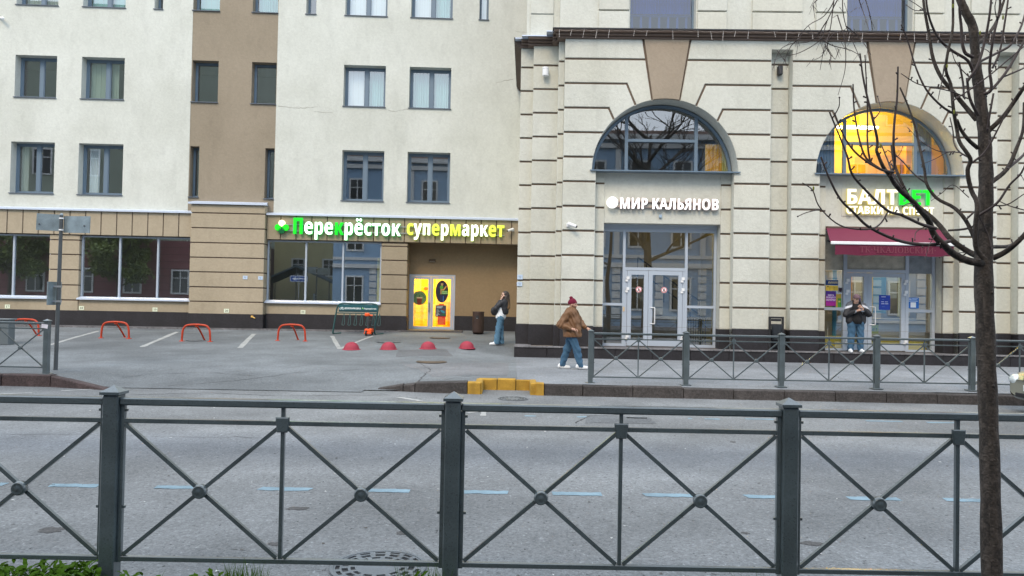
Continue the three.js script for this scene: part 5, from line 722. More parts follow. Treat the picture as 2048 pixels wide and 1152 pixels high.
// ---------------------------------------------------------------- parking barriers, dome bollards
function copyOf(o, pos, label) { const c = o.clone(); c.name = numbered(o.name.replace(/_\d+$/, '')); c.position.set(...pos); c.userData = { ...o.userData }; if (label) c.userData.label = label; scene.add(c); return c; }
{ const sp = [[230, 677], [392, 683], [583, 682], [50, 671]].map(([u, v]) => onG(u, v)), bl = ['orange tube parking barrier between wall plates 18 and 19', 'orange tube parking barrier over a dark manhole cover', 'orange tube parking barrier next to the bicycle rack', 'orange tube parking barrier standing behind the blue grey fence end'];
  const T = thing('parking_barrier', bl[0], 'parking barrier', [sp[0].x, sp[0].y - 0.01, sp[0].z], 0, 'orange parking barriers in the yard');
  mesh('hoop', tube([[-0.45, 0, 0], [-0.44, 0.2, 0], [-0.41, 0.4, 0], [-0.33, 0.5, 0], [-0.2, 0.535, 0], [0.2, 0.535, 0], [0.33, 0.5, 0], [0.41, 0.4, 0], [0.44, 0.2, 0], [0.45, 0, 0]], 0.032, 0.032, 9, 3), M.orange, T);
  mesh('strut', tube([[0, 0.53, 0], [0.05, 0.3, -0.22], [0.09, 0.02, -0.45]], 0.027, 0.027, 8, 2), M.orange, T); for (const [x, z] of [[-0.45, 0], [0.45, 0], [0.09, -0.45]]) mesh('foot_plate', cbox(x - 0.065, x + 0.065, -0.02, 0.03, z - 0.06, z + 0.06, 0.006), M.orange, T); mesh('clamp', cbox(-0.05, 0.05, 0.47, 0.54, -0.05, 0.0, 0.01), M.orange, T);
  sp.slice(1).forEach((p, i) => copyOf(T, [p.x, p.y - 0.01, p.z], bl[i + 1])); }
{ const sp = [[703, 699], [777, 698.5], [856, 697.5], [933.5, 696.5]].map(([u, v]) => onG(u, v)), dl = ['faded red dome bollard next to the bicycle rack', 'faded red dome bollard second from the bicycle rack', 'faded red dome bollard second from the long haired person', 'faded red dome bollard next to the long haired person'], red = std([0.50, 0.045, 0.085], { map: paintMap, roughness: 0.7 });
  const T = thing('dome_bollard', dl[0], 'bollard', [sp[0].x, sp[0].y - 0.02, sp[0].z], 0, 'red dome bollards before the supermarket');
  mesh('dome', lathe([[0.0001, 0.245], [0.06, 0.238], [0.12, 0.215], [0.17, 0.175], [0.205, 0.125], [0.225, 0.07], [0.232, 0.03], [0.232, 0.0]], 32), red, T); mesh('rim', lathe([[0.22, 0.045], [0.262, 0.036], [0.268, 0.0], [0.22, 0.0]], 32), red, T);
  sp.slice(1).forEach((p, i) => { copyOf(T, [p.x, p.y - 0.02, p.z], dl[i + 1]).rotation.y = rr(0, 3); }); }
// ---------------------------------------------------------------- bicycle rack and scooter
{ const a = onG(666, 668), b = onG(759, 669.5), z = (a.z + b.z) / 2 , y = onG(712, 669).y, w = (b.x - a.x) / 2, cx = (a.x + b.x) / 2, h = 1.10, ti = 0.10;
  const green = std([0.02, 0.075, 0.075], { roughness: 0.4 }), T = thing('bicycle_rack', 'dark teal tube bicycle rack with a printed board against the wall', 'bicycle rack', [cx, y, z]); const W = w * 0.93;
  mesh('frame', tube([[-w + 0.22, 0.03, -0.28], [-w - 0.0, 0.03, 0.0], [-w + 0.01, 0.12, 0.02], [-W - 0.02 + ti * 0.6, h * 0.7, 0], [-W + ti, h - 0.08, 0], [-W + ti + 0.1, h, 0], [0, h, 0], [W - ti * 0.2 - 0.1, h, 0], [W - ti * 0.2, h - 0.08, 0], [W - 0.04, h * 0.7, 0], [W - 0.12, 0.12, 0.02], [W - 0.10, 0.03, 0], [W + 0.14, 0.03, -0.28]], 0.03, 0.03, 8, 4), green, T);
  mesh('cross_tube', tube([[-W + ti * 0.8, h * 0.70, 0], [W - 0.05, h * 0.70, 0]], 0.022, 0.022, 8, 2), green, T);
  const bw = 1.42, bh = 0.27; mesh('board', card(bw, bh, 0.02).translate(0.06, h * 0.86, 0), print(1024, 200, (x) => { x.fillStyle = '#12525a'; x.fillRect(0, 0, 1024, 200); x.fillStyle = '#0d3a42'; x.fillRect(0, 150, 1024, 50); x.strokeStyle = '#f2f6f6'; x.lineWidth = 7; for (const c of [48, 112]) { x.beginPath(); x.arc(c, 116, 24, 0, 7); x.stroke(); } x.beginPath(); x.moveTo(48, 116); x.lineTo(70, 76); x.lineTo(102, 76); x.lineTo(112, 116); x.moveTo(70, 76); x.lineTo(82, 116); x.lineTo(102, 76); x.stroke(); x.fillStyle = '#f2f6f6'; x.font = 'bold 62px sans-serif'; x.fillText('ВЕЛОПАРКОВКА', 150, 126, 430); x.font = 'bold 50px sans-serif'; x.fillText('Перекрёсток', 656, 122, 350); const f = (a, b, c) => { x.fillStyle = c; x.beginPath(); x.arc(a, b, 11, 0, 7); x.fill(); }; f(626, 88, '#f4e9b0'); f(613, 102, '#39c04a'); f(639, 102, '#39c04a'); f(626, 116, '#1c7a36'); }), T, { keepUV: true });
  for (let i = 0; i < 7; i++) { const x = -W + 0.33 + i * 0.215; mesh('hanger', tube([[x, h * 0.7, 0.0], [x - 0.05, 0.42, 0.05], [x - 0.045, 0.34, 0.1], [x + 0.03, 0.34, 0.12], [x + 0.045, 0.42, 0.1], [x, h * 0.7, 0.02]], 0.012, 0.012, 6, 3), green, T); }
  const s = onG(738, 670.5), S = thing('kick_scooter', 'orange and black folded kick scooter parked at the bicycle rack', 'scooter', [s.x, s.y, s.z + 0.12]), or = std([0.85, 0.10, 0.015], { roughness: 0.4 });
  mesh('deck', cbox(-0.13, 0.13, 0.10, 0.24, -0.35, 0.1, 0.03), or, S); mesh('mudguard', cbox(-0.14, 0.12, 0.05, 0.11, 0.02, 0.16, 0.02), or, S); for (const [x, z] of [[-0.06, 0.12], [0.06, -0.38]]) mesh('wheel', new THREE.TorusGeometry(0.07, 0.03, 8, 18).rotateY(Math.PI / 2).translate(x, 0.085, z), M.black, S);
  mesh('stem', tube([[0.01, 0.22, 0.05], [0.02, 0.72, 0.0]], 0.03, 0.024, 8, 2), M.black, S); mesh('brace', cbox(-0.05, -0.02, 0.2, 0.62, 0.0, 0.03, 0.006), M.darkMetal, S); mesh('battery', cbox(0.02, 0.10, 0.38, 0.55, -0.05, 0.06, 0.02), M.black, S); mesh('handlebar', [tube([[-0.12, 0.74, 0], [0.14, 0.71, 0.02]], 0.025, 0.025, 8, 2), cbox(-0.14, 0.03, 0.68, 0.80, -0.06, 0.08, 0.03)], or, S); }
// ---------------------------------------------------------------- litter bins
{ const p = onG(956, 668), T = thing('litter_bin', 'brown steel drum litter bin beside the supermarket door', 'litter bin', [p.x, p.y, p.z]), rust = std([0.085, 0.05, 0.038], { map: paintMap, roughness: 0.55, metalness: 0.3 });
  const sh = lathe([[0.0001, 0.02], [0.20, 0.02], [0.20, 0.07], [0.215, 0.08], [0.215, 0.80], [0.222, 0.81], [0.222, 0.84], [0.205, 0.845], [0.205, 0.78], [0.0001, 0.78]], 28); mesh('drum', sh, rust, T); mesh('foot', lathe([[0.0001, 0], [0.17, 0], [0.17, 0.04], [0.0001, 0.04]], 20), M.black, T);
  const v = [], q = []; for (let i = 0; i <= 6; i++) { const a = lerp(-0.45, 0.2, i / 6), r = 0.218; v.push([Math.sin(a) * r, 0.58, Math.cos(a) * r], [Math.sin(a) * r, 0.70, Math.cos(a) * r]); if (i) q.push([2 * i - 2, 2 * i, 2 * i + 1, 2 * i - 1]); } mesh('slot', quads(v, q), M.black, T); mesh('ash_plate', box(-0.06, -0.02, 0.585, 0.605, 0.205, 0.222), M.steel, T);  // black strip on the closed drum stands for the dark inside its opening
  const r = fr(1553, 700, -0.05), Q = thing('litter_bin', 'black bucket litter bin hung in a square tube frame in the wall recess', 'litter bin', [FR.ox, 0.335, FR.oz], FR.th), x = r[0]; const X = [x - 0.27, x + 0.18];
  mesh('frame', [cbox(X[0], X[0] + 0.06, 0, 1.02, 0.0, 0.06, 0.005), cbox(X[1] - 0.06, X[1], 0, 1.02, 0.0, 0.06, 0.005), cbox(X[0] + 0.06, X[1] - 0.06, 0.965, 1.02, 0.0, 0.06, 0.005), cbox(X[0], X[1], 0, 0.03, -0.12, 0.18, 0.005)], M.black, Q); const m = (X[0] + X[1]) / 2; mesh('bucket', lathe([[0.0001, 0], [0.125, 0], [0.165, 0.46], [0.175, 0.47], [0.165, 0.475], [0.15, 0.44], [0.0001, 0.42]], 24).translate(m, 0.32, 0.08), std([0.025, 0.03, 0.036], { roughness: 0.4 }), Q); mesh('ash_tray', cbox(m - 0.14, m + 0.13, 0.88, 0.955, -0.02, 0.09, 0.008), M.black, Q); mesh('hood', cbox(m - 0.16, m + 0.14, 0.78, 0.795, -0.03, 0.1, 0.003), M.darkMetal, Q); }
// ---------------------------------------------------------------- street name post
{ const p = onG(111, 740), T = thing('street_sign', 'grey sign post with two plain angled plates seen from behind', 'street sign', [p.x, p.y - 0.02, p.z]), dk = std([0.10, 0.115, 0.125], { map: paintMap, roughness: 0.5 }), gal = std([0.36, 0.45, 0.50], { map: paintMap, roughness: 0.45, metalness: 0.4 });
  mesh('pole', tube([[0, -0.05, 0], [0.03, 3.37, 0]], 0.042, 0.036, 12, 2), dk, T); mesh('cap', sph(0.03, 3.37, 0, 0.037), gal, T);
  const plate = (w, s, ry, x, y) => { const g = new THREE.BoxGeometry(w, 0.36, 0.02, 1, 1, 1).translate(s * w / 2, 0, 0).rotateZ(-0.02).rotateY(ry).translate(x, y, -0.05); return g; };
  mesh('plate', plate(0.47, -1, 0.25, -0.01, 3.20), gal, T); mesh('plate', plate(0.70, 1, -0.28, 0.06, 3.17), gal, T); mesh('clamp', [cyl(0.03, 3.28, 3.31, 0, 0.047), cyl(0.03, 3.03, 3.06, 0, 0.047)], M.white, T); mesh('bolt', [sph(-0.40, 3.16, 0.075, 0.016), sph(0.6, 3.13, 0.13, 0.016)], M.darkMetal, T);
  mesh('small_plate', box(-0.10, -0.075, 1.42, 1.92, -0.25, 0.22), gal, T); mesh('bracket', [box(-0.1, 0.06, 1.80, 1.84, -0.05, 0.055), box(-0.1, 0.06, 1.48, 1.52, -0.05, 0.055)], M.steel, T); }
// ---------------------------------------------------------------- fittings on the walls
const onWall = (Fm, name, label, cat, u, v, z, group) => { const [x, y] = Fm.at(u, v, z), c = Math.cos(Fm.th), s = Math.sin(Fm.th); return thing(name, label, cat, [Fm.ox + c * x + s * z, y, Fm.oz - s * x + c * z], Fm.th, group); };
for (const [n, u, v, z, where] of [['17', 15, 613, 0.022, 'left of the narrow block pier'], ['18', 163, 616, 0.022, 'right of the narrow block pier'], ['19', 310, 619, 0.022, 'under the three light shop window'], ['20', 453, 621.5, 0.322, 'on the wide brown pilaster'], ['21', 606, 624, 0.022, 'left of the bicycle rack']]) {
  const T = onWall(FL, 'number_plate', `small white plate with number ${n} ${where}`, 'number plate', u, v, z, 'parking bay number plates'); mesh('plate', card(0.19, 0.155, 0.008), print(96, 80, (x) => { x.fillStyle = '#e4ead2'; x.fillRect(0, 0, 96, 80); x.strokeStyle = '#9aa48a'; x.lineWidth = 3; x.strokeRect(2, 2, 92, 76); x.fillStyle = '#20241e'; x.font = 'bold 56px serif'; x.textAlign = 'center'; x.fillText(n, 48, 60); }), T, { keepUV: true }); }
{ const plaque = (Fm, u, v, z, label, w = 0.17, h = 0.13, grp) => { const T = onWall(Fm, 'address_plaque', label, 'plaque', u, v, z, grp); mesh('plate', card(w, h, 0.012), print(96, 72, (x) => { x.fillStyle = '#b9cbe0'; x.fillRect(0, 0, 96, 72); x.fillStyle = '#5d7088'; x.fillRect(18, 20, 52, 6); x.fillRect(26, 36, 44, 5); x.fillRect(44, 50, 20, 5); }), T, { keepUV: true }); };
  plaque(FL, 490.5, 555, 0.325, 'small pale plaque on the brown pilaster, farther from its corner'); plaque(FL, 521, 556, 0.325, 'small pale plaque at the very corner of the brown pilaster'); plaque(FR, 1040, 554, -0.9, 'larger pale plaque on the corner strip of the arched building', 0.17, 0.15); plaque(FR, 1039, 568, -0.9, 'lower pale plaque on the corner strip of the arched building', 0.17, 0.13);
  const lamp = onWall(FR, 'wall_lamp', 'white cylinder wall lamp high on the corner pilaster', 'wall lamp', 1091, 146, -0.68); mesh('body', lathe([[0.0001, -0.14], [0.085, -0.14], [0.1, -0.125], [0.1, 0.12], [0.09, 0.135], [0.0001, 0.135]], 24).translate(0, 0, 0.14), M.white, lamp); mesh('ring', cyl(0, 0.075, 0.085, 0.14, 0.102), M.steel, lamp); mesh('mount', box(-0.03, 0.03, -0.04, 0.04, 0, 0.06), M.white, lamp);
  for (const [u, v, w] of [[1557, 143, 'between the two arches'], [2043, 152, 'right of the lit arch']]) { const t = onWall(FR, 'wall_lamp', `black wall lamp high in the wall recess ${w}`, 'wall lamp', u, v, -0.34); mesh('body', cbox(-0.075, 0.075, -0.15, 0.13, 0.05, 0.2, 0.02), M.black, t); mesh('mount', box(-0.035, 0.035, -0.05, 0.05, 0, 0.055), M.black, t); }
  const cam = (Fm, u, v, z, label, dx, k = 1) => { const t = onWall(Fm, 'security_camera', label, 'camera', u, v, z); mesh('body', tube([[0, 0.03 * k, 0.12], [0.24 * dx * k, -0.07 * k, 0.24]], 0.055 * k, 0.05 * k, 12, 1), M.white, t); mesh('lens', tube([[0.24 * dx * k, -0.07 * k, 0.24], [0.255 * dx * k, -0.076 * k, 0.247]], 0.04 * k, 0.04 * k, 12, 1), M.black, t); mesh('bracket', [tube([[0, 0, 0], [0, 0, 0.07], [0.03 * dx, 0.0, 0.13]], 0.02, 0.02, 8, 2), cyl(0, -0.05, 0.05, 0.01, 0.05)], M.white, t); };
  cam(FR, 1136, 450, 0.0, 'white bullet camera on the pilaster left of the white letter sign', 1); cam(FL, 1026, 460, 0.12, 'white bullet camera at the end of the glowing supermarket sign', -1, 0.9);
  const dl = onWall(FL, 'wall_lamp', 'small brown lamp on the wall above the supermarket door', 'wall lamp', 865, 521, RZ); mesh('body', cbox(-0.14, 0.14, -0.05, 0.05, 0, 0.12, 0.02), std([0.10, 0.07, 0.045]), dl); mesh('diffuser', cbox(-0.11, 0.11, -0.065, -0.045, 0.015, 0.105, 0.006), std([0.4, 0.36, 0.28]), dl);
  const sn = onWall(FR, 'sensor_box', 'small blue grey sensor box under the white letter sign', 'sensor', 1320.5, 433, -0.34); mesh('body', cbox(-0.045, 0.045, -0.05, 0.05, 0, 0.07, 0.01), std([0.32, 0.42, 0.52]), sn); mesh('arm', box(-0.015, 0.015, 0.05, 0.08, 0, 0.03), M.steel, sn);
  const ub = onWall(FL, 'hose_tap', 'small yellow outlet on the dark plinth of the brown pilaster', 'tap', 506, 634, 0.36); mesh('flange', cbox(-0.07, 0.01, -0.02, 0.05, 0, 0.04, 0.008), std([0.75, 0.45, 0.12]), ub); mesh('spout', bar([0, 0, 0.03], [0.1, -0.04, 0.09], 0.03), std([0.75, 0.48, 0.15]), ub);
  const br = onWall(FL, 'wall_bracket', 'pale bracket arm sticking out between upper windows', 'bracket', -4, 36, 0); mesh('arm', bar([0, 0.06, 0], [0.3, -0.08, 0.2], 0.06), M.white, br); mesh('head', sph(0.3, -0.08, 0.2, 0.06), M.white, br); mesh('plate', box(-0.06, 0.06, 0, 0.12, 0, 0.02), M.darkMetal, br);
}
// light garland clipped to the cornice, unlit
{ const T = thing('light_garland', 'unlit icicle light garland clipped along the brown cornice', 'garland', [FR.ox, 0, FR.oz], FR.th), wire = [], drops = []; const z = 0.285; let px = 1.3, py = 9.95; for (let x = 1.3; x < 16; x += 0.38) { const y = 9.95 + rr(-0.02, 0.02); if (x > 1.3) wire.push(tube([[px, py, z], [(px + x) / 2, Math.min(py, y) - rr(0.01, 0.05), z + 0.005], [x, y, z]], 0.004, 0.004, 4, 2)); px = x; py = y; if (rnd() < 0.75) { const L = rr(0.15, 0.34), s = rr(-0.05, 0.05); drops.push(tube([[x, y, z], [x + s * 0.6, y - L * 0.5, z + 0.004], [x + s, y - L, z - 0.01]], 0.005, 0.005, 4, 2)); for (let k = 1; k <= 3; k++) drops.push(sph(x + s * k / 3, y - L * k / 3, z + 0.004, 0.011, 6)); } } mesh('wire', wire, std([0.38, 0.33, 0.3]), T); const d = mesh('drop', drops, std([0.62, 0.58, 0.55]), T); d.userData.kind = 'stuff'; }
// ---------------------------------------------------------------- people: smooth bodies meshed from distance fields
function netMesh(f, lo, hi, cell) { // surface nets
  const n = [0, 1, 2].map((k) => Math.ceil((hi[k] - lo[k]) / cell) + 1), [nx, ny, nzz] = n, val = new Float32Array(nx * ny * nzz), at = (i, j, k) => i + nx * (j + ny * k);
  for (let k = 0; k < nzz; k++) for (let j = 0; j < ny; j++) for (let i = 0; i < nx; i++) val[at(i, j, k)] = f(lo[0] + i * cell, lo[1] + j * cell, lo[2] + k * cell);
  const id = new Int32Array(nx * ny * nzz).fill(-1), pos = [], idx = [];
  for (let k = 0; k < nzz - 1; k++) for (let j = 0; j < ny - 1; j++) for (let i = 0; i < nx - 1; i++) {
    let s = [0, 0, 0], c = 0; const v = []; for (let q = 0; q < 8; q++) v.push(val[at(i + (q & 1), j + (q >> 1 & 1), k + (q >> 2))]);
    for (const [a, b] of [[0, 1], [2, 3], [4, 5], [6, 7], [0, 2], [1, 3], [4, 6], [5, 7], [0, 4], [1, 5], [2, 6], [3, 7]]) if ((v[a] < 0) !== (v[b] < 0)) { const t = v[a] / (v[a] - v[b]); for (let d = 0; d < 3; d++) s[d] += lerp(a >> d & 1, b >> d & 1, t); c++; }
    if (c) { id[at(i, j, k)] = pos.length / 3; pos.push(lo[0] + (i + s[0] / c) * cell, lo[1] + (j + s[1] / c) * cell, lo[2] + (k + s[2] / c) * cell); }
  }
  for (let k = 1; k < nzz - 1; k++) for (let j = 1; j < ny - 1; j++) for (let i = 1; i < nx - 1; i++) { const a = val[at(i, j, k)] < 0;
    for (let d = 0; d < 3; d++) { const o = [d === 0, d === 1, d === 2].map(Number); const b = val[at(i + o[0], j + o[1], k + o[2])] < 0; if (a === b) continue; const e = (d + 1) % 3, g = (d + 2) % 3, m = (x, y) => { const p = [i, j, k]; p[e] -= x; p[g] -= y; return id[at(...p)]; }; const q = [m(0, 0), m(1, 0), m(1, 1), m(0, 1)]; if (!a) q.reverse(); idx.push(q[0], q[1], q[2], q[0], q[2], q[3]); } }
  const nor = [], h = cell * 0.5; for (let i = 0; i < pos.length; i += 3) { const [x, y, z] = [pos[i], pos[i + 1], pos[i + 2]], q = V(f(x + h, y, z) - f(x - h, y, z), f(x, y + h, z) - f(x, y - h, z), f(x, y, z + h) - f(x, y, z - h)).normalize(); nor.push(q.x, q.y, q.z); }
  const g = new THREE.BufferGeometry(); g.setAttribute('position', new THREE.Float32BufferAttribute(pos, 3)); g.setAttribute('normal', new THREE.Float32BufferAttribute(nor, 3)); g.setIndex(idx); return g;
}
const capD = (p, a, b, ra, rb) => { const x = p[0] - a[0], y = p[1] - a[1], z = p[2] - a[2], X = b[0] - a[0], Y = b[1] - a[1], Z = b[2] - a[2], t = clamp((x * X + y * Y + z * Z) / (X * X + Y * Y + Z * Z + 1e-9)); return Math.hypot(x - X * t, y - Y * t, z - Z * t) - lerp(ra, rb, t); };
const ellD = (p, c, r) => { const q = [(p[0] - c[0]) / r[0], (p[1] - c[1]) / r[1], (p[2] - c[2]) / r[2]], k = Math.hypot(...q), g = Math.hypot(q[0] / r[0], q[1] / r[1], q[2] / r[2]); return k < 1e-6 ? -Math.min(...r) : k * (k - 1) / g; };
const smin = (a, b, k) => { const h = clamp(0.5 + 0.5 * (b - a) / k); return lerp(b, a, h) - k * h * (1 - h); };
// list of ['c', a, b, ra, rb] capsules and ['e', centre, radii] ellipsoids, joined smoothly; optional folds wrinkle the cloth
function blob(list, cell, k, fold = 0, cut) {
  const lo = [9, 9, 9], hi = [-9, -9, -9], gr = (c, r) => { for (let d = 0; d < 3; d++) { lo[d] = Math.min(lo[d], c[d] - r - 0.06); hi[d] = Math.max(hi[d], c[d] + r + 0.06); } };
  for (const e of list) { if (e[0] === 'c') { gr(e[1], e[3]); gr(e[2], e[4]); } else gr(e[1], Math.max(...e[2])); }
  const f = (x, y, z) => { let d = 9; const p = [x, y, z]; for (const e of list) { const q = e[0] === 'c' ? capD(p, e[1], e[2], e[3], e[4]) : ellD(p, e[1], e[2]); d = smin(d, q, e[5] ?? k); } if (fold) d += fold * (Math.sin(y * 38 + 9 * Math.sin(x * 9) + z * 14) * 0.6 + Math.sin(y * 17 + x * 31 + 4 * Math.sin(z * 12)) * 0.6); if (cut) d = Math.max(d, cut(x, y, z)); return d; };
  return netMesh(f, lo, hi, cell);
}
function tint(g, fn) { const p = g.attributes.position, n = g.attributes.normal, c = []; for (let i = 0; i < p.count; i++) c.push(...fn(p.getX(i), p.getY(i), p.getZ(i), n.getX(i), n.getY(i), n.getZ(i))); g.setAttribute('color', new THREE.Float32BufferAttribute(c, 3)); return g; }
const tinted = (o = {}) => new THREE.MeshStandardMaterial({ color: 0xffffff, vertexColors: true, roughness: 0.75, ...o });
function mergeTinted(list) { const out = list.map((g) => { const n = g.index ? g.toNonIndexed() : g; if (!n.attributes.uv) n.setAttribute('uv', new THREE.Float32BufferAttribute(new Float32Array(n.attributes.position.count * 2), 2)); return n; }); return mergeGeometries(out); }
const add3 = (a, b, k = 1) => [a[0] + b[0] * k, a[1] + b[1] * k, a[2] + b[2] * k];
// head looking along +z, origin at its centre, 0.23 high
function head(o = {}) {
  const L = [['e', [0, 0.02, -0.01], [0.074, 0.105, 0.092]], ['e', [0, -0.055, 0.02], [0.056, 0.062, 0.066]], ['e', [0, -0.088, 0.05], [0.026, 0.022, 0.024]], ['c', [0, 0.012, 0.082], [0, -0.024, 0.103], 0.010, 0.014], ['c', [-0.035, 0.028, 0.074], [0.035, 0.028, 0.074], 0.013, 0.013], ['e', [-0.077, -0.008, -0.012], [0.012, 0.031, 0.02]], ['e', [0.077, -0.008, -0.012], [0.012, 0.031, 0.02]], ['c', [-0.018, -0.058, 0.078], [0.018, -0.058, 0.078], 0.011, 0.011], ['c', [0, -0.06, -0.02], [0, -0.17, -0.03], 0.056, 0.062]];
  const g = blob(L, 0.006, 0.014); return tint(g, (x, y, z) => { if (z > 0.06 && Math.abs(y - 0.008) < 0.008 && Math.abs(Math.abs(x) - 0.032) < 0.015) return [0.05, 0.035, 0.03]; if (z > 0.06 && Math.abs(y - 0.032) < 0.006 && Math.abs(Math.abs(x) - 0.033) < 0.022) return [0.10, 0.06, 0.04]; if (z > 0.06 && Math.abs(y + 0.058) < 0.008 && Math.abs(x) < 0.024) return [0.42, 0.17, 0.14]; if (o.beard && y < -0.035 && y > -0.115 && z > -0.02) return [0.16, 0.085, 0.05]; return o.skin ?? [0.52, 0.31, 0.23]; });
}
// hand: origin at wrist, fingers along +x, palm facing -y, thumb towards +z * s
function hand(curl, s, skin) {
  const L = [['c', [0, 0, 0], [0.03, 0, 0], 0.026, 0.03], ['e', [0.05, 0, 0], [0.046, 0.017, 0.043]]]; const len = [0.062, 0.074, 0.078, 0.070], zz = [-0.033, -0.011, 0.012, 0.033];
  for (let i = 0; i < 4; i++) { let p = [0.085, 0, s * zz[i]], a = curl * 0.4; for (const f of [0.46, 0.32, 0.24]) { const q = [p[0] + Math.cos(a) * len[i] * f, p[1] - Math.sin(a) * len[i] * f, p[2]]; L.push(['c', p, q, 0.0095, 0.0085, 0.004]); p = q; a += curl * 0.75; } }
  let p = [0.025, -0.004, s * 0.03], q = [0.055, -0.014 - 0.02 * curl, s * 0.058], r = [0.085, -0.022 - 0.025 * curl, s * 0.056]; L.push(['c', p, q, 0.013, 0.0105, 0.008], ['c', q, r, 0.0105, 0.009, 0.004]);
  return tint(blob(L, 0.0045, 0.010), () => skin);
}
const place = (g, m) => g.applyMatrix4(m);
function basisAt(pos, xAxis, yHint) { const X = V(...xAxis).normalize(), Z = V().crossVectors(X, V(...yHint)).normalize(), Y = V().crossVectors(Z, X); return new THREE.Matrix4().makeBasis(X, Y, Z).setPosition(...pos); }
const turnAt = (pos, ry, rx = 0, rz = 0, k = 1) => new THREE.Matrix4().compose(V(...pos), new THREE.Quaternion().setFromEuler(new THREE.Euler(rx, ry, rz, 'YXZ')), V(k, k, k));
const shoe = (t, dir, mat, P, k = 1) => { const c = Math.cos(dir), s = Math.sin(dir), w = (f, u, l = 0) => [t[0] + c * f + s * l, t[1] + u, t[2] - s * f + c * l]; mesh('shoe', blob([['c', w(-0.07, 0.05), w(0.15, 0.04), 0.045, 0.04], ['c', w(-0.05, 0.09), w(0.03, 0.08), 0.045, 0.04], ['c', w(0.02, 0.035, 0.01), w(0.17, 0.03, 0.01), 0.04, 0.032]], 0.012, 0.04, 0, (x, y) => t[1] + 0.0 - y), mat, P); };
const denim = plaster([0.045, 0.115, 0.20], { bumpScale: 0.002, roughness: 0.9 }), denimPale = plaster([0.09, 0.20, 0.31], { bumpScale: 0.002, roughness: 0.9 }), shoeW = std([0.72, 0.74, 0.76], { roughness: 0.6 });
const skinA = [0.52, 0.31, 0.23];

{ // walking man, heading right
  const p = onG(1144, 738), P = thing('person', 'person in brown padded jacket, crimson bobble hat and jeans walking past the fence end', 'person', [p.x, p.y, p.z]);
  const shN = [-0.13, 1.40, 0.16], shF = [0.06, 1.40, -0.17], elN = [-0.33, 1.10, 0.20], haN = [-0.02, 1.00, 0.30], elF = [0.22, 1.13, -0.16], haF = [0.36, 1.02, -0.02], hipN = [-0.05, 0.88, 0.09], hipF = [0.0, 0.88, -0.09];
  const kR = [-0.13, 0.47, -0.08], fR = [-0.24, 0.09, -0.10], kF = [0.11, 0.47, 0.10], fF = [0.20, 0.08, 0.12];
  const body = mergeTinted([place(head({ beard: true, skin: skinA }), turnAt([0.00, 1.615, 0.02], 1.25, 0.05)), place(hand(1.0, 1, skinA), basisAt(haN, [1, -0.1, 0.3], [0.2, 1, -0.4])), place(hand(0.8, 1, skinA), basisAt(haF, [0.9, -0.25, 0.2], [0.2, 1, 0.2])),
    tint(blob([['c', [-0.02, 1.42, 0], [-0.04, 1.0, 0], 0.13, 0.14], ['c', shN, elN, 0.05, 0.045], ['c', elN, haN, 0.042, 0.03], ['c', shF, elF, 0.05, 0.045], ['c', elF, haF, 0.042, 0.03], ['c', hipN, kF, 0.08, 0.055], ['c', kF, fF, 0.05, 0.04], ['c', hipF, kR, 0.08, 0.055], ['c', kR, fR, 0.05, 0.04], ['c', [-0.01, 1.42, 0], [0, 1.52, 0.01], 0.06, 0.058]], 0.018, 0.04), () => skinA)]);
  mesh('body', body, tinted({ roughness: 0.6 }), P, { keepUV: true });
  const jk = std([0.15, 0.072, 0.029], { roughness: 0.6 });
  mesh('jacket', blob([['e', [-0.03, 1.12, 0.0], [0.235, 0.34, 0.22]], ['c', [-0.05, 1.38, 0.1], [0.0, 1.38, -0.1], 0.12, 0.12], ['c', [-0.05, 0.86, 0.07], [0.03, 0.86, -0.06], 0.195, 0.19], ['c', [0.06, 0.98, 0.08], [0.07, 0.86, 0.08], 0.15, 0.15], ['c', shN, elN, 0.095, 0.085], ['c', elN, add3(haN, [-0.06, 0.02, -0.02]), 0.08, 0.055], ['c', shF, elF, 0.095, 0.085], ['c', elF, add3(haF, [-0.05, 0.03, 0]), 0.08, 0.055], ['c', [-0.06, 1.47, 0.06], [-0.03, 1.50, -0.06], 0.085, 0.08], ['c', [0.05, 1.46, 0.03], [0.04, 1.50, -0.02], 0.05, 0.045], ['c', [-0.13, 1.44, 0.03], [-0.15, 1.38, 0], 0.07, 0.06]], 0.013, 0.05, 0.010, (x, y) => 0.80 - y), jk, P);
  mesh('pocket', bar([0.07, 1.17, 0.215], [0.05, 1.0, 0.225], 0.012, 0.03), std([0.13, 0.065, 0.03]), P); mesh('zip', tube([[0.10, 1.47, 0.06], [0.18, 1.3, 0.085], [0.205, 1.1, 0.085], [0.225, 0.86, 0.08]], 0.007, 0.007, 5, 3), std([0.07, 0.04, 0.02]), P);
  mesh('jeans', blob([['c', hipN, hipF, 0.125, 0.125], ['c', hipN, kF, 0.115, 0.092], ['c', kF, fF, 0.09, 0.078], ['c', hipF, kR, 0.11, 0.09], ['c', kR, fR, 0.088, 0.078]], 0.012, 0.03, 0.010, (x, y) => 0.06 - y), denim, P);
  shoe([0.19, 0.012, 0.12], 0.05, shoeW, P); shoe([-0.24, 0.0, -0.10], 0.0, shoeW, P);
  const crim = std([0.135, 0.004, 0.026], { roughness: 0.95 }); mesh('hat', blob([['e', [-0.018, 1.665, 0.012], [0.108, 0.105, 0.095]], ['c', [-0.085, 1.635, 0.0], [0.06, 1.655, 0.03], 0.04, 0.035]], 0.008, 0.03, 0.0022, (x, y) => 1.625 + 0.12 * x - y), crim, P); mesh('pompom', blob([['e', [-0.055, 1.775, 0.01], [0.043, 0.04, 0.043]]], 0.008, 0.01, 0.004), crim, P);
}
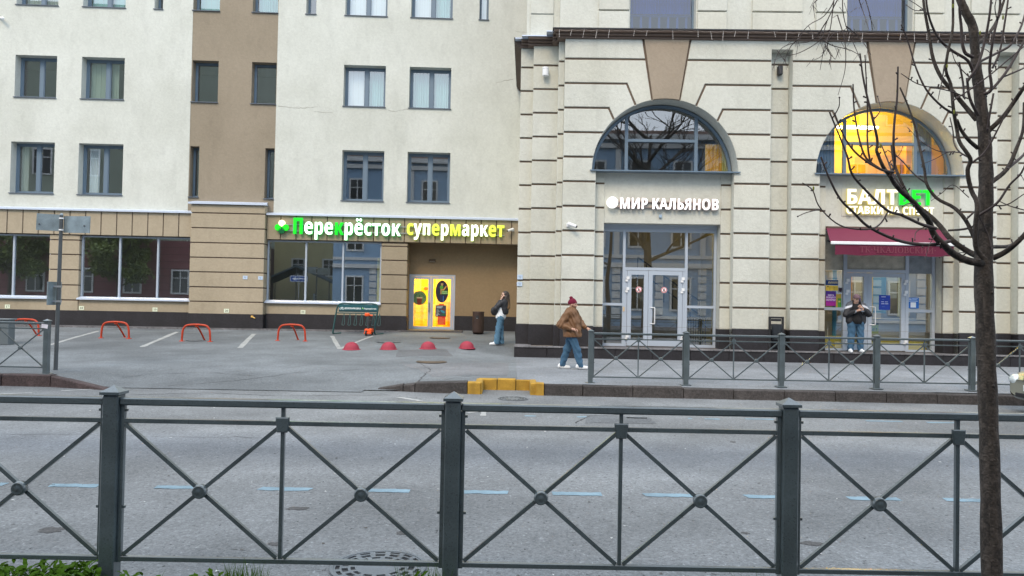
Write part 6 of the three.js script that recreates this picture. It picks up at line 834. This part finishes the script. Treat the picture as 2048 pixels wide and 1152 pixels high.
{ // woman with long hair, hand at her face, looking left
  const p = onG(996, 690), P = thing('person', 'long haired person in black jacket, white shirt and pale jeans with hand at face', 'person', [p.x, p.y, p.z]), sk = [0.56, 0.36, 0.28];
  const hx = 0.20, shN = [0.10, 1.38, 0.13], shF = [0.14, 1.38, -0.13], el = [-0.10, 1.18, 0.16], ha = [0.085, 1.50, 0.10], el2 = [0.20, 1.10, -0.18], ha2 = [0.02, 1.02, -0.02];
  mesh('body', mergeTinted([place(head({ skin: sk }), turnAt([hx - 0.02, 1.62, 0], -1.35, 0.08)), place(hand(0.6, -1, sk), basisAt(ha, [0.45, 0.85, 0.1], [-0.9, 0.4, 0.2])), tint(blob([['c', [0.13, 1.40, 0], [0.08, 0.98, 0], 0.11, 0.115], ['c', shN, el, 0.042, 0.038], ['c', el, ha, 0.036, 0.026], ['c', shF, el2, 0.042, 0.038], ['c', el2, ha2, 0.036, 0.028], ['c', [0.06, 0.9, 0.08], [0.0, 0.47, 0.08], 0.075, 0.05], ['c', [0, 0.47, 0.08], [-0.04, 0.08, 0.08], 0.045, 0.036], ['c', [0.08, 0.9, -0.08], [0.08, 0.47, -0.06], 0.075, 0.05], ['c', [0.08, 0.47, -0.06], [0.08, 0.08, -0.06], 0.045, 0.036], ['c', [0.14, 1.4, 0], [0.18, 1.53, 0], 0.05, 0.045]], 0.018, 0.04), () => sk)]), tinted({ roughness: 0.6 }), P, { keepUV: true });
  const hair = tint(blob([['e', [hx + 0.02, 1.66, -0.0], [0.112, 0.105, 0.098]], ['c', [hx + 0.065, 1.60, 0], [hx + 0.08, 1.25, 0.02], 0.085, 0.10], ['c', [hx + 0.02, 1.55, 0.07], [hx - 0.02, 1.16, 0.12], 0.05, 0.05], ['c', [hx + 0.07, 1.2, 0.05], [hx + 0.05, 1.05, 0.06], 0.08, 0.03], ['c', [hx + 0.02, 1.55, -0.07], [hx + 0.05, 1.2, -0.1], 0.05, 0.05]], 0.011, 0.05, 0.003, (x, y, z) => Math.min(hx - 0.03 - x, 1.70 - y)), (x, y) => { const t = sstep(1.55, 1.25, y); return [lerp(0.035, 0.17, t), lerp(0.026, 0.098, t), lerp(0.024, 0.042, t)]; }); mesh('hair', hair, tinted({ roughness: 0.55 }), P);
  const blk = std([0.018, 0.02, 0.026], { roughness: 0.6 });
  mesh('shirt', blob([['c', [0.12, 1.36, 0.0], [0.08, 1.0, 0.0], 0.135, 0.15], ['c', [0.04, 0.92, 0.04], [0.1, 0.92, -0.04], 0.14, 0.14]], 0.014, 0.05, 0.004, (x, y) => 0.845 + 0.1 * (0.1 - x) - y), std([0.70, 0.74, 0.78], { roughness: 0.85 }), P);
  mesh('jacket', blob([['c', [0.17, 1.38, 0.06], [0.20, 1.10, 0.05], 0.135, 0.125], ['c', [0.17, 1.38, -0.06], [0.19, 1.08, -0.06], 0.135, 0.13], ['c', shN, el, 0.085, 0.072], ['c', el, [0.03, 1.42, 0.12], 0.07, 0.052], ['c', shF, el2, 0.085, 0.072], ['c', el2, add3(ha2, [0.05, 0.02, 0]), 0.07, 0.05]], 0.013, 0.04, 0.005, (x, y) => 0.99 - y), blk, P);
  mesh('jeans', blob([['c', [0.05, 0.90, 0.07], [0.09, 0.90, -0.07], 0.12, 0.12], ['c', [0.06, 0.85, 0.08], [0.0, 0.47, 0.08], 0.105, 0.095], ['c', [0, 0.47, 0.08], [-0.04, 0.09, 0.08], 0.092, 0.105], ['c', [0.08, 0.85, -0.08], [0.08, 0.47, -0.06], 0.1, 0.09], ['c', [0.08, 0.47, -0.06], [0.1, 0.09, -0.06], 0.09, 0.1]], 0.013, 0.03, 0.010, (x, y) => 0.035 - y), denimPale, P);
  shoe([-0.08, 0, 0.09], 3.4, shoeW, P); shoe([0.10, 0, -0.06], 3.3, shoeW, P);
  const B = thing('shoulder_bag', 'round black bag under the arm of the long haired person', 'bag', [p.x, p.y, p.z]); mesh('pouch', blob([['e', [-0.14, 1.10, 0.10], [0.115, 0.145, 0.08]]], 0.012, 0.02, 0.002), std([0.012, 0.012, 0.015], { roughness: 0.45 }), B); mesh('strap', tube([[-0.14, 1.22, 0.12], [0.0, 1.36, 0.16], [0.12, 1.47, 0.15], [0.2, 1.3, 0.13]], 0.012, 0.012, 6, 4), M.black, B);
}
{ // man in a cap on the step, head bowed over a phone
  const g = fr(1711, 709, 0.22), c = Math.cos(FR.th), s = Math.sin(FR.th), P = thing('person', 'person in cap and black jacket with white shoulder band looking down at a phone', 'person', [FR.ox + c * g[0] + s * 0.22, 0.335, FR.oz - s * g[0] + c * 0.22], FR.th), sk = [0.52, 0.32, 0.24];
  const hl = [-0.05, 1.26, 0.30], hr = [0.05, 1.33, 0.27], eL = [-0.33, 1.12, 0.06], eR = [0.36, 1.14, 0.06], sL = [-0.23, 1.42, 0], sR = [0.23, 1.42, 0];
  mesh('body', mergeTinted([place(head({ skin: sk }), turnAt([-0.02, 1.60, 0.09], 0.0, 0.5)), place(hand(0.9, -1, sk), basisAt(hl, [0.8, 0.1, 0.15], [0.1, -0.8, -0.5])), place(hand(1.1, 1, sk), basisAt(hr, [-0.6, 0.5, 0.05], [0.2, 0.3, -0.9])), tint(blob([['c', [0, 1.30, 0], [0, 1.0, 0], 0.13, 0.15], ['c', [-0.14, 1.37, 0], [0.14, 1.37, 0], 0.06, 0.06], ['c', sL, eL, 0.055, 0.05], ['c', eL, hl, 0.045, 0.032], ['c', sR, eR, 0.055, 0.05], ['c', eR, hr, 0.045, 0.032], ['c', [-0.12, 0.88, 0], [-0.14, 0.46, 0.02], 0.085, 0.055], ['c', [-0.14, 0.46, 0.02], [-0.15, 0.08, 0], 0.05, 0.04], ['c', [0.12, 0.88, 0], [0.13, 0.46, 0.02], 0.085, 0.055], ['c', [0.13, 0.46, 0.02], [0.14, 0.08, 0], 0.05, 0.04], ['c', [0, 1.38, 0.0], [-0.01, 1.5, 0.05], 0.06, 0.055]], 0.018, 0.04), () => sk)]), tinted({ roughness: 0.6 }), P, { keepUV: true });
  mesh('shirt', blob([['c', [0, 1.31, 0.02], [0, 0.98, 0.04], 0.155, 0.18], ['c', [0, 1.36, 0.01], [0, 1.43, 0.01], 0.10, 0.068]], 0.014, 0.04, 0.003, (x, y) => 0.85 - y), std([0.008, 0.008, 0.01], { roughness: 0.9 }), P);
  const jk = tint(blob([['c', [-0.19, 1.40, 0], [-0.17, 0.94, 0.0], 0.095, 0.12], ['c', [0.19, 1.40, 0], [0.18, 0.94, 0.0], 0.095, 0.12], ['c', [-0.15, 1.40, -0.05], [0.15, 1.40, -0.05], 0.10, 0.10], ['c', [-0.12, 1.0, -0.1], [0.12, 1.0, -0.1], 0.13, 0.13], ['c', [-0.20, 1.40, 0], eL, 0.085, 0.078], ['c', eL, add3(hl, [-0.07, -0.03, -0.03]), 0.075, 0.052], ['c', [0.20, 1.40, 0], eR, 0.085, 0.078], ['c', eR, add3(hr, [0.07, -0.04, -0.04]), 0.075, 0.052], ['c', [-0.11, 1.50, -0.02], [0.11, 1.50, -0.02], 0.06, 0.06]], 0.013, 0.04, 0.005, (x, y, z) => Math.max(0.80 - y, z > 0.02 && y < 1.5 ? 0.115 - Math.abs(x) - (Math.hypot(x - (x > 0 ? 0.05 : -0.05), y - 1.29) < 0.0 ? 1 : 0) : -1)), (x, y, z) => { const e = Math.abs(x), b = y - (1.36 - 0.35 * (e - 0.2)); if (e > 0.13 && b > 0.05) return [0.075, 0.085, 0.105]; if (e > 0.15 && b > -0.015) return [0.62, 0.64, 0.70]; if (z > 0.06 && e < 0.15 && y < 1.25) return [0.32, 0.34, 0.38]; return [0.016, 0.016, 0.02]; });
  mesh('jacket', jk, tinted({ roughness: 0.65 }), P);
  mesh('jeans', blob([['c', [-0.09, 0.90, 0], [0.09, 0.90, 0], 0.14, 0.14], ['c', [-0.12, 0.86, 0], [-0.14, 0.46, 0.02], 0.125, 0.10], ['c', [-0.14, 0.46, 0.02], [-0.15, 0.09, 0], 0.1, 0.088], ['c', [0.12, 0.86, 0], [0.13, 0.46, 0.02], 0.125, 0.10], ['c', [0.13, 0.46, 0.02], [0.14, 0.09, 0], 0.1, 0.088]], 0.013, 0.02, 0.009, (x, y) => Math.max(0.05 - y, y - 0.97)), denim, P);
  shoe([-0.17, 0, 0.03], -1.75, shoeW, P); shoe([0.15, 0, 0.03], -1.5, shoeW, P);
  const cap = std([0.16, 0.10, 0.125], { roughness: 0.85 }); mesh('cap', blob([['e', [-0.02, 1.652, 0.075], [0.095, 0.095, 0.112]], ['e', [-0.02, 1.632, 0.19], [0.08, 0.016, 0.075], 0.01]], 0.009, 0.02, 0, (x, y, z) => 1.612 - 0.25 * (z - 0.1) - y - 0.02), cap, P);
  const T = thing('phone', 'dark phone held by the person in the cap', 'phone', [P.position.x, P.position.y, P.position.z], FR.th); mesh('case', cbox(-0.04, 0.035, -0.005, 0.005, -0.07, 0.07, 0.004).rotateX(0.9).translate(0.03, 1.262, 0.345), M.black, T); mesh('screen', box(-0.036, 0.031, 0.0055, 0.0065, -0.065, 0.065).rotateX(0.9).translate(0.03, 1.262, 0.345), std([0.08, 0.10, 0.13], { roughness: 0.15 }), T);
}
// ---------------------------------------------------------------- young bare tree on the verge
{ const D = 3.75, base = atD(1988, 1152, D), T = thing('young_tree', 'slim bare young tree with dark upswept branches in front of the fence', 'tree', [base.x, -0.1, base.z]);
  const P = (u, v, d) => { const p = atD(u, v, D + d); return V(p.x - base.x, p.y + 0.1, p.z - base.z); };
  const k = D / F; // metres per photo pixel at the trunk
  const tp = [[1989, 1400], [1984, 1152], [1979, 900], [1972, 700], [1967, 530], [1970, 440], [1972, 350], [1968, 262], [1959, 185], [1952, 130], [1950, 98], [1945, 52], [1928, 18], [1915, -20], [1905, -90], [1912, -170], [1900, -260]], tw = [46, 39, 35, 34, 34, 28, 26, 23, 21, 19, 17, 17, 16, 14, 12, 9, 5];
  const tpts = tp.map(([u, v]) => P(u, v, 0)); tpts[0].y = -0.1;
  mesh('trunk', tube(tpts, (t) => { const x = t * (tw.length - 1), i = Math.min(tw.length - 2, Math.floor(x)); return lerp(tw[i], tw[i + 1], x - i) * k / 2 * (1 + 0.05 * Math.sin(t * 170)); }, 0, 14, 5), M.bark, T);
  for (const [u, v, s] of [[1986, 772, 0], [1984, 585, 0]]) { const p = P(u, v, -0.04); mesh('knot', sph(p.x, p.y, p.z, 0.009 + 0.004 * s, 8), M.bark, T); }
  const B = [ // polylines in photo pixels, start and end depth offset, widths in pixels
    [[[1965, 527], [1935, 521], [1908, 508], [1887, 489], [1869, 471], [1856, 439], [1841, 421], [1825, 402], [1803, 383], [1789, 367], [1780, 352], [1766, 333], [1753, 302]], -.02, -.45, 17, 6],
    [[[1780, 352], [1789, 330], [1787, 289], [1789, 242], [1794, 199], [1796, 133]], -.4, -.5, 6, 3], [[[1753, 302], [1755, 284], [1748, 248], [1737, 204], [1726, 153], [1720, 107]], -.45, -.5, 6, 3], [[[1741, 330], [1735, 284], [1735, 219], [1730, 110]], -.43, -.5, 4, 2.2], [[[1762, 339], [1733, 317], [1720, 284], [1708, 215], [1706, 168]], -.43, -.5, 4.5, 2.5],
    [[[1872, 457], [1844, 449], [1803, 430], [1775, 421], [1731, 380], [1703, 346], [1694, 311], [1659, 224]], -.3, -.6, 7, 3], [[[1787, 344], [1762, 339], [1731, 321], [1703, 296], [1681, 258], [1669, 225]], -.42, -.55, 5, 2.5],
    [[[1900, 482], [1869, 489], [1831, 488], [1794, 480], [1756, 464], [1731, 449], [1706, 424], [1681, 399], [1659, 358], [1642, 314]], -.1, -.4, 8, 3.5], [[[1775, 425], [1762, 446], [1741, 458], [1703, 457], [1672, 446], [1637, 411], [1625, 380], [1605, 366]], -.35, -.5, 3.5, 2],
    [[[1961, 515], [1936, 503], [1902, 479], [1880, 452], [1858, 430], [1827, 406], [1815, 389], [1800, 357], [1787, 320], [1783, 290]], .0, .3, 14, 4.5], [[[1815, 389], [1790, 355], [1775, 320], [1763, 290]], .2, .3, 5, 2.5],
    [[[1968, 517], [1953, 498], [1951, 455], [1954, 406], [1943, 382], [1935, 340], [1941, 321], [1936, 309], [1919, 284], [1914, 260], [1907, 219], [1902, 170], [1892, 141], [1895, 109], [1905, 61], [1906, 12], [1906, -40]], -.06, -.16, 11, 4.5],
    [[[1944, 326], [1970, 304], [1995, 260], [2013, 225]], -.1, -.2, 5, 2.5], [[[1985, 517], [2009, 505], [2033, 486], [2050, 468], [2075, 430], [2085, 380]], .02, -.2, 13, 7], [[[1980, 494], [2014, 493], [2026, 488], [2060, 468]], .05, .3, 9, 6],
    [[[1972, 372], [2014, 338], [2033, 297], [2046, 260], [2048, 205]], .0, .1, 11, 5], [[[2014, 338], [2048, 309], [2070, 280]], .03, .2, 7, 5], [[[1956, 432], [1994, 406], [2019, 370], [2043, 345], [2060, 300]], -.06, -.25, 6, 3], [[[1985, 411], [2012, 410], [2048, 388]], -.1, -.2, 3.5, 2],
    [[[1950, 478], [1931, 440], [1909, 416], [1873, 396], [1853, 367], [1849, 340], [1836, 279], [1832, 260], [1815, 209], [1800, 175]], .0, .2, 9, 3.5], [[[1853, 367], [1830, 350], [1800, 318], [1775, 300]], .1, .2, 4, 2], [[[1931, 440], [1948, 424]], .0, 0, 4, 4], [[[1896, 461], [1930, 458], [1950, 452]], .1, .05, 5, 5],
    [[[1953, 240], [1931, 214], [1907, 185], [1883, 156], [1866, 117], [1858, 68], [1849, 19], [1844, -30]], .02, .1, 11, 5], [[[1914, 230], [1905, 226], [1883, 212], [1853, 180], [1832, 136], [1815, 80], [1802, 49]], -.1, -.2, 5.5, 2.5], [[[1948, 148], [1936, 122], [1905, 102], [1880, 80], [1866, 56], [1855, 20], [1850, -30]], -.02, -.2, 7, 3.5], [[[1945, 114], [1929, 104], [1922, 49], [1919, 15], [1924, -30]], -.03, -.12, 8, 4],
    [[[1934, 163], [1953, 136], [1970, 80], [1980, 24], [1984, -30]], -.1, -.16, 6.5, 4], [[[1956, 87], [1975, 70], [1994, 41], [2011, -8]], .0, .12, 9, 5], [[[1966, 188], [1981, 182], [1979, 136], [1987, 73], [1999, 19], [2001, -30]], -.02, -.15, 7, 4], [[[1973, 266], [1980, 226], [1987, 187]], -.02, -.05, 5, 4], [[[1973, 266], [2007, 233], [2026, 207], [2048, 175], [2075, 140]], .0, -.1, 11, 7], [[[1968, 192], [1987, 175], [2011, 146], [2033, 109], [2048, 83], [2065, 40]], .02, .1, 7, 4.5], [[[2009, 153], [2048, 136], [2075, 120]], .08, .1, 4, 3],
    [[[1958, 124], [1996, 105], [2019, 92], [2036, 66], [2048, 36], [2060, -20]], .02, .15, 6, 4], [[[1985, 136], [1999, 105], [2009, 49], [2016, 0], [2018, -30]], .1, .1, 5, 3.5], [[[1936, 197], [1900, 182], [1836, 168], [1802, 147]], -.12, -.3, 3, 1.6], [[[1905, 202], [1946, 175], [1985, 146], [2043, 97], [2060, 85]], -.16, -.2, 3.5, 2], [[[1956, 231], [1939, 195], [1934, 156]], -.03, -.1, 7, 5], [[[1955, 296], [1935, 278], [1922, 260], [1914, 240]], .0, -.1, 9, 6], [[[1958, 432], [1976, 470], [1984, 500]], -.06, -.05, 3, 2],
    [[[1943, 318], [1918, 303], [1908, 285], [1906, 262], [1900, 235]], .05, .2, 4, 2.5], [[[1910, 303], [1880, 303], [1845, 285], [1815, 255]], .15, .3, 2.6, 1.4], [[[1920, 305], [1895, 305], [1870, 318], [1840, 330]], .1, .2, 2.2, 1.2], [[[2048, 420], [2020, 412], [1998, 402]], -.1, -.1, 2.5, 2], [[[1889, 130], [1884, 160], [1876, 200]], 0, 0, 3, 1.5], [[[1870, 470], [1858, 492], [1850, 520]], -.2, -.25, 1.6, 1], [[[1938, 395], [1905, 370], [1885, 385], [1862, 402]], -.05, 0, 2, 1.2], [[[1918, 124], [1926, 165], [1928, 196]], .1, .1, 4, 5] ];
  const twigs = [], buds = [], leaves = [];
  for (const [pix, d0, d1, w0, w1] of B) { const n = pix.length, pts = pix.map(([u, v], i) => P(u, v, lerp(d0, d1, i / (n - 1)) + (i && i < n - 1 ? rr(-0.02, 0.02) : 0))); mesh('branch', tube(pts, w0 * k * 0.46, w1 * k * 0.46, 7, 4), w0 > 8 ? M.bark : M.twig, T);
    const cur = new THREE.CatmullRomCurve3(pts, false, 'centripetal'), L = cur.getLength(), m = Math.round(L / 0.105);
    for (let i = 1; i <= m; i++) { const t = (i - rr(0.1, 0.9)) / m, p = cur.getPoint(clamp(t, 0, 1)), tg = cur.getTangent(clamp(t, 0, 1)), r = lerp(w0, w1, t) * k / 2, d = V(rr(-1, 1), rr(-0.2, 1), rr(-1, 1)).cross(tg).normalize().addScaledVector(tg, 0.5).normalize(); if (w0 > 8 && t < 0.5) { if (rnd() < 0.6) continue; } const q = p.clone().addScaledVector(d, r + rr(0.006, 0.018)); buds.push(tube([p, q], 0.0028, 0.0038, 5, 1)); buds.push(sph(q.x, q.y, q.z, 0.0045, 5));
      if (rnd() < 0.10) { const e = p.clone().addScaledVector(d, rr(0.06, 0.2)).add(V(rr(-.03, .03), rr(0, .06), 0)), mid = p.clone().lerp(e, 0.5).add(V(rr(-.02, .02), rr(-.02, .02), rr(-.02, .02))); twigs.push(tube([p, mid, e], 0.0028, 0.0016, 5, 3)); buds.push(sph(e.x, e.y, e.z, 0.004, 5)); }
      if (rnd() < 0.015) leaves.push(new THREE.SphereGeometry(0.008, 6, 5).scale(0.6, 1.5, 0.5).translate(q.x, q.y, q.z)); } }
  for (const [u, v] of [[2006, 35], [1906, 12], [1960, 66], [1894, 132], [1794, 182], [1908, 224], [1627, 377]]) { const p = P(u, v, -0.3); const p2 = P(u, v, -.15); leaves.push(new THREE.SphereGeometry(0.0075, 7, 6).scale(0.6, 1.6, 0.5).translate(p2.x, p2.y, p2.z)); }
  const a = mesh('twig', twigs, M.twig, T); a.userData.kind = 'stuff'; const b = mesh('bud', buds, M.twig, T); b.userData.kind = 'stuff'; const c = mesh('young_leaf', leaves, std([0.20, 0.22, 0.03]), T); c.userData.kind = 'stuff';
}
{ // older tree just beyond the right edge; only its drooping twig ends reach into view
  const bx = 4.75, bz = -4.05, T = thing('drooping_tree', 'thin drooping bare twigs hanging before the upper arched wall', 'tree', [bx, -0.1, bz]), D = 4.15, P = (u, v, d) => { const p = atD(u, v, D + d); return V(p.x - bx, p.y + 0.1, p.z - bz); };
  const limb = P(1705, -70, 0), top = V(0.1, 4.6, 0); mesh('trunk', tube([[0, -0.3, 0], [0.05, 1.5, 0], [-0.05, 3, 0.05], top, [0.15, 6.5, 0]], 0.16, 0.07, 12, 4), M.bark, T); mesh('branch', tube([[0, 4.0, 0.02], [-1.0, 4.35, 0.05], limb.clone().add(V(0.5, 0.2, 0)), limb, P(1670, -10, 0)], 0.06, 0.006, 8, 4), M.bark, T);
  const L = [[[1672, -20], [1665, 8], [1648, 32], [1618, 50], [1596, 76], [1590, 92]], [[1668, 0], [1660, 60], [1648, 98], [1640, 140]], [[1690, -40], [1685, 10], [1692, 52], [1712, 98], [1724, 128]], [[1700, -50], [1655, 40], [1640, 80], [1600, 105], [1570, 112], [1553, 118]], [[1655, 40], [1625, 80], [1580, 88], [1560, 100], [1545, 140]], [[1640, 78], [1668, 92], [1700, 100], [1722, 112]], [[1675, 30], [1690, 85], [1690, 140], [1676, 190]], [[1700, -50], [1725, 20], [1738, 60]], [[1712, -60], [1740, 30], [1745, 62]], [[1660, 60], [1630, 68], [1606, 62]], [[1690, 60], [1665, 70], [1645, 110], [1628, 120]], [[1692, 52], [1716, 72], [1730, 90], [1742, 110]], [[1600, 76], [1582, 92], [1566, 128]], [[1650, 92], [1662, 112], [1658, 130]], [[1634, 0], [1628, 6], [1626, 12]]];
  for (const pix of L) mesh('twig', tube(pix.map(([u, v], i) => P(u, v, (i ? rr(-0.08, 0.08) : 0))), 0.0034, 0.0014, 5, 4), M.twig, T);
  const f = []; for (let i = 0; i < 60; i++) { const pix = L[Math.floor(rnd() * L.length)], j = Math.floor(rr(1, pix.length)), u = lerp(pix[j - 1][0], pix[j][0], rnd()), v = lerp(pix[j - 1][1], pix[j][1], rnd()); const a = P(u, v, 0), b = P(u + rr(-16, 16), v + rr(6, 30), rr(-0.05, 0.05)); f.push(tube([a, b], 0.0017, 0.001, 4, 1)); } mesh('fine_twig', f, M.twig, T).userData.kind = 'stuff';
}
// ---------------------------------------------------------------- car entering on the right, heading left
{ const x0 = atD(2022, 780, 14.25).x - 0.2, z = -13.32, T = thing('passenger_car', 'pale gold car coming along the far kerb from the right', 'car', [x0, ROAD, z]);
  const paint = new THREE.MeshPhysicalMaterial({ color: lin(0.30, 0.30, 0.24), roughness: 0.35, metalness: 0.4, clearcoat: 0.8, clearcoatRoughness: 0.08 });
  const loft = (S, n = 28) => { const v = [], q = []; S.forEach(([x, w, y0, y1, e], i) => { for (let k = 0; k < n; k++) { const a = k / n * Math.PI * 2, c = Math.cos(a), s = Math.sin(a), pw = (t) => Math.sign(t) * Math.abs(t) ** (e ?? 0.45); v.push([x, (y0 + y1) / 2 + pw(s) * (y1 - y0) / 2, pw(c) * w]); if (i) { const l = (k + 1) % n, b = i * n; q.push([b - n + k, b - n + l, b + l, b + k]); } } }); for (const [b, r] of [[0, 1], [(S.length - 1) * n, 0]]) for (let k = 1; k < n - 1; k++) q.push(r ? [b, b + k, b + k + 1] : [b, b + k + 1, b + k]); const g = new THREE.BufferGeometry(), idx = []; for (const f of q) { idx.push(f[0], f[1], f[2]); if (f[3] !== undefined) idx.push(f[0], f[2], f[3]); } g.setAttribute('position', new THREE.Float32BufferAttribute(v.flat(), 3)); g.setIndex(idx); g.computeVertexNormals(); return g; };
  mesh('body', loft([[0.0, 0.66, 0.30, 0.62, 0.5], [0.06, 0.76, 0.24, 0.71, 0.45], [0.2, 0.81, 0.21, 0.78], [0.5, 0.84, 0.20, 0.84], [1.2, 0.86, 0.20, 0.95], [2.2, 0.87, 0.20, 0.98], [3.4, 0.87, 0.20, 0.99], [4.0, 0.84, 0.24, 0.98], [4.25, 0.76, 0.32, 0.92], [4.3, 0.6, 0.4, 0.8]]), paint, T);
  mesh('greenhouse', loft([[1.1, 0.68, 0.85, 0.95, 0.5], [1.75, 0.66, 0.85, 1.40, 0.5], [2.2, 0.62, 0.85, 1.46, 0.5], [3.2, 0.62, 0.85, 1.45, 0.5], [3.9, 0.62, 0.85, 1.05, 0.5]]), std([0.02, 0.025, 0.03], { roughness: 0.08 }), T); mesh('roof', loft([[1.75, 0.60, 1.39, 1.425, 0.6], [2.2, 0.61, 1.43, 1.485, 0.6], [3.2, 0.61, 1.43, 1.475, 0.6], [3.45, 0.58, 1.33, 1.36, 0.6]]), paint, T);
  for (const s of [-1, 1]) { mesh('headlight', new THREE.SphereGeometry(0.14, 16, 12).scale(0.9, 0.8, 1.3).translate(0.10, 0.60, s * 0.60), new THREE.MeshPhysicalMaterial({ color: lin(0.75, 0.82, 0.82), roughness: 0.1, metalness: 0.3, clearcoat: 1 }), T); for (const x of [0.78, 3.45]) { const w = mesh('wheel', new THREE.TorusGeometry(0.24, 0.075, 12, 28).translate(x, 0.31, s * 0.80), M.black, T); mesh('rim', lathe([[0.0001, 0.03], [0.08, 0.04], [0.17, 0.02], [0.19, 0.05], [0.19, -0.03]], 20).rotateX(s * Math.PI / 2).translate(x, 0.31, s * 0.8), M.steel, w); } }
  mesh('lower_grille', cbox(-0.012, 0.2, 0.29, 0.38, -0.52, 0.52, 0.02), M.black, T); mesh('upper_grille', cbox(-0.005, 0.2, 0.57, 0.66, -0.3, 0.3, 0.02), M.black, T); mesh('number_plate', cbox(-0.03, -0.013, 0.42, 0.53, -0.26, 0.26, 0.003), M.white, T); mesh('wing_mirror', blob([['e', [1.55, 0.99, 0.95], [0.07, 0.07, 0.1]], ['e', [1.55, 0.99, -0.95], [0.07, 0.07, 0.1]]], 0.02, 0.01), paint, T);
}
renderer.render(scene, camera);
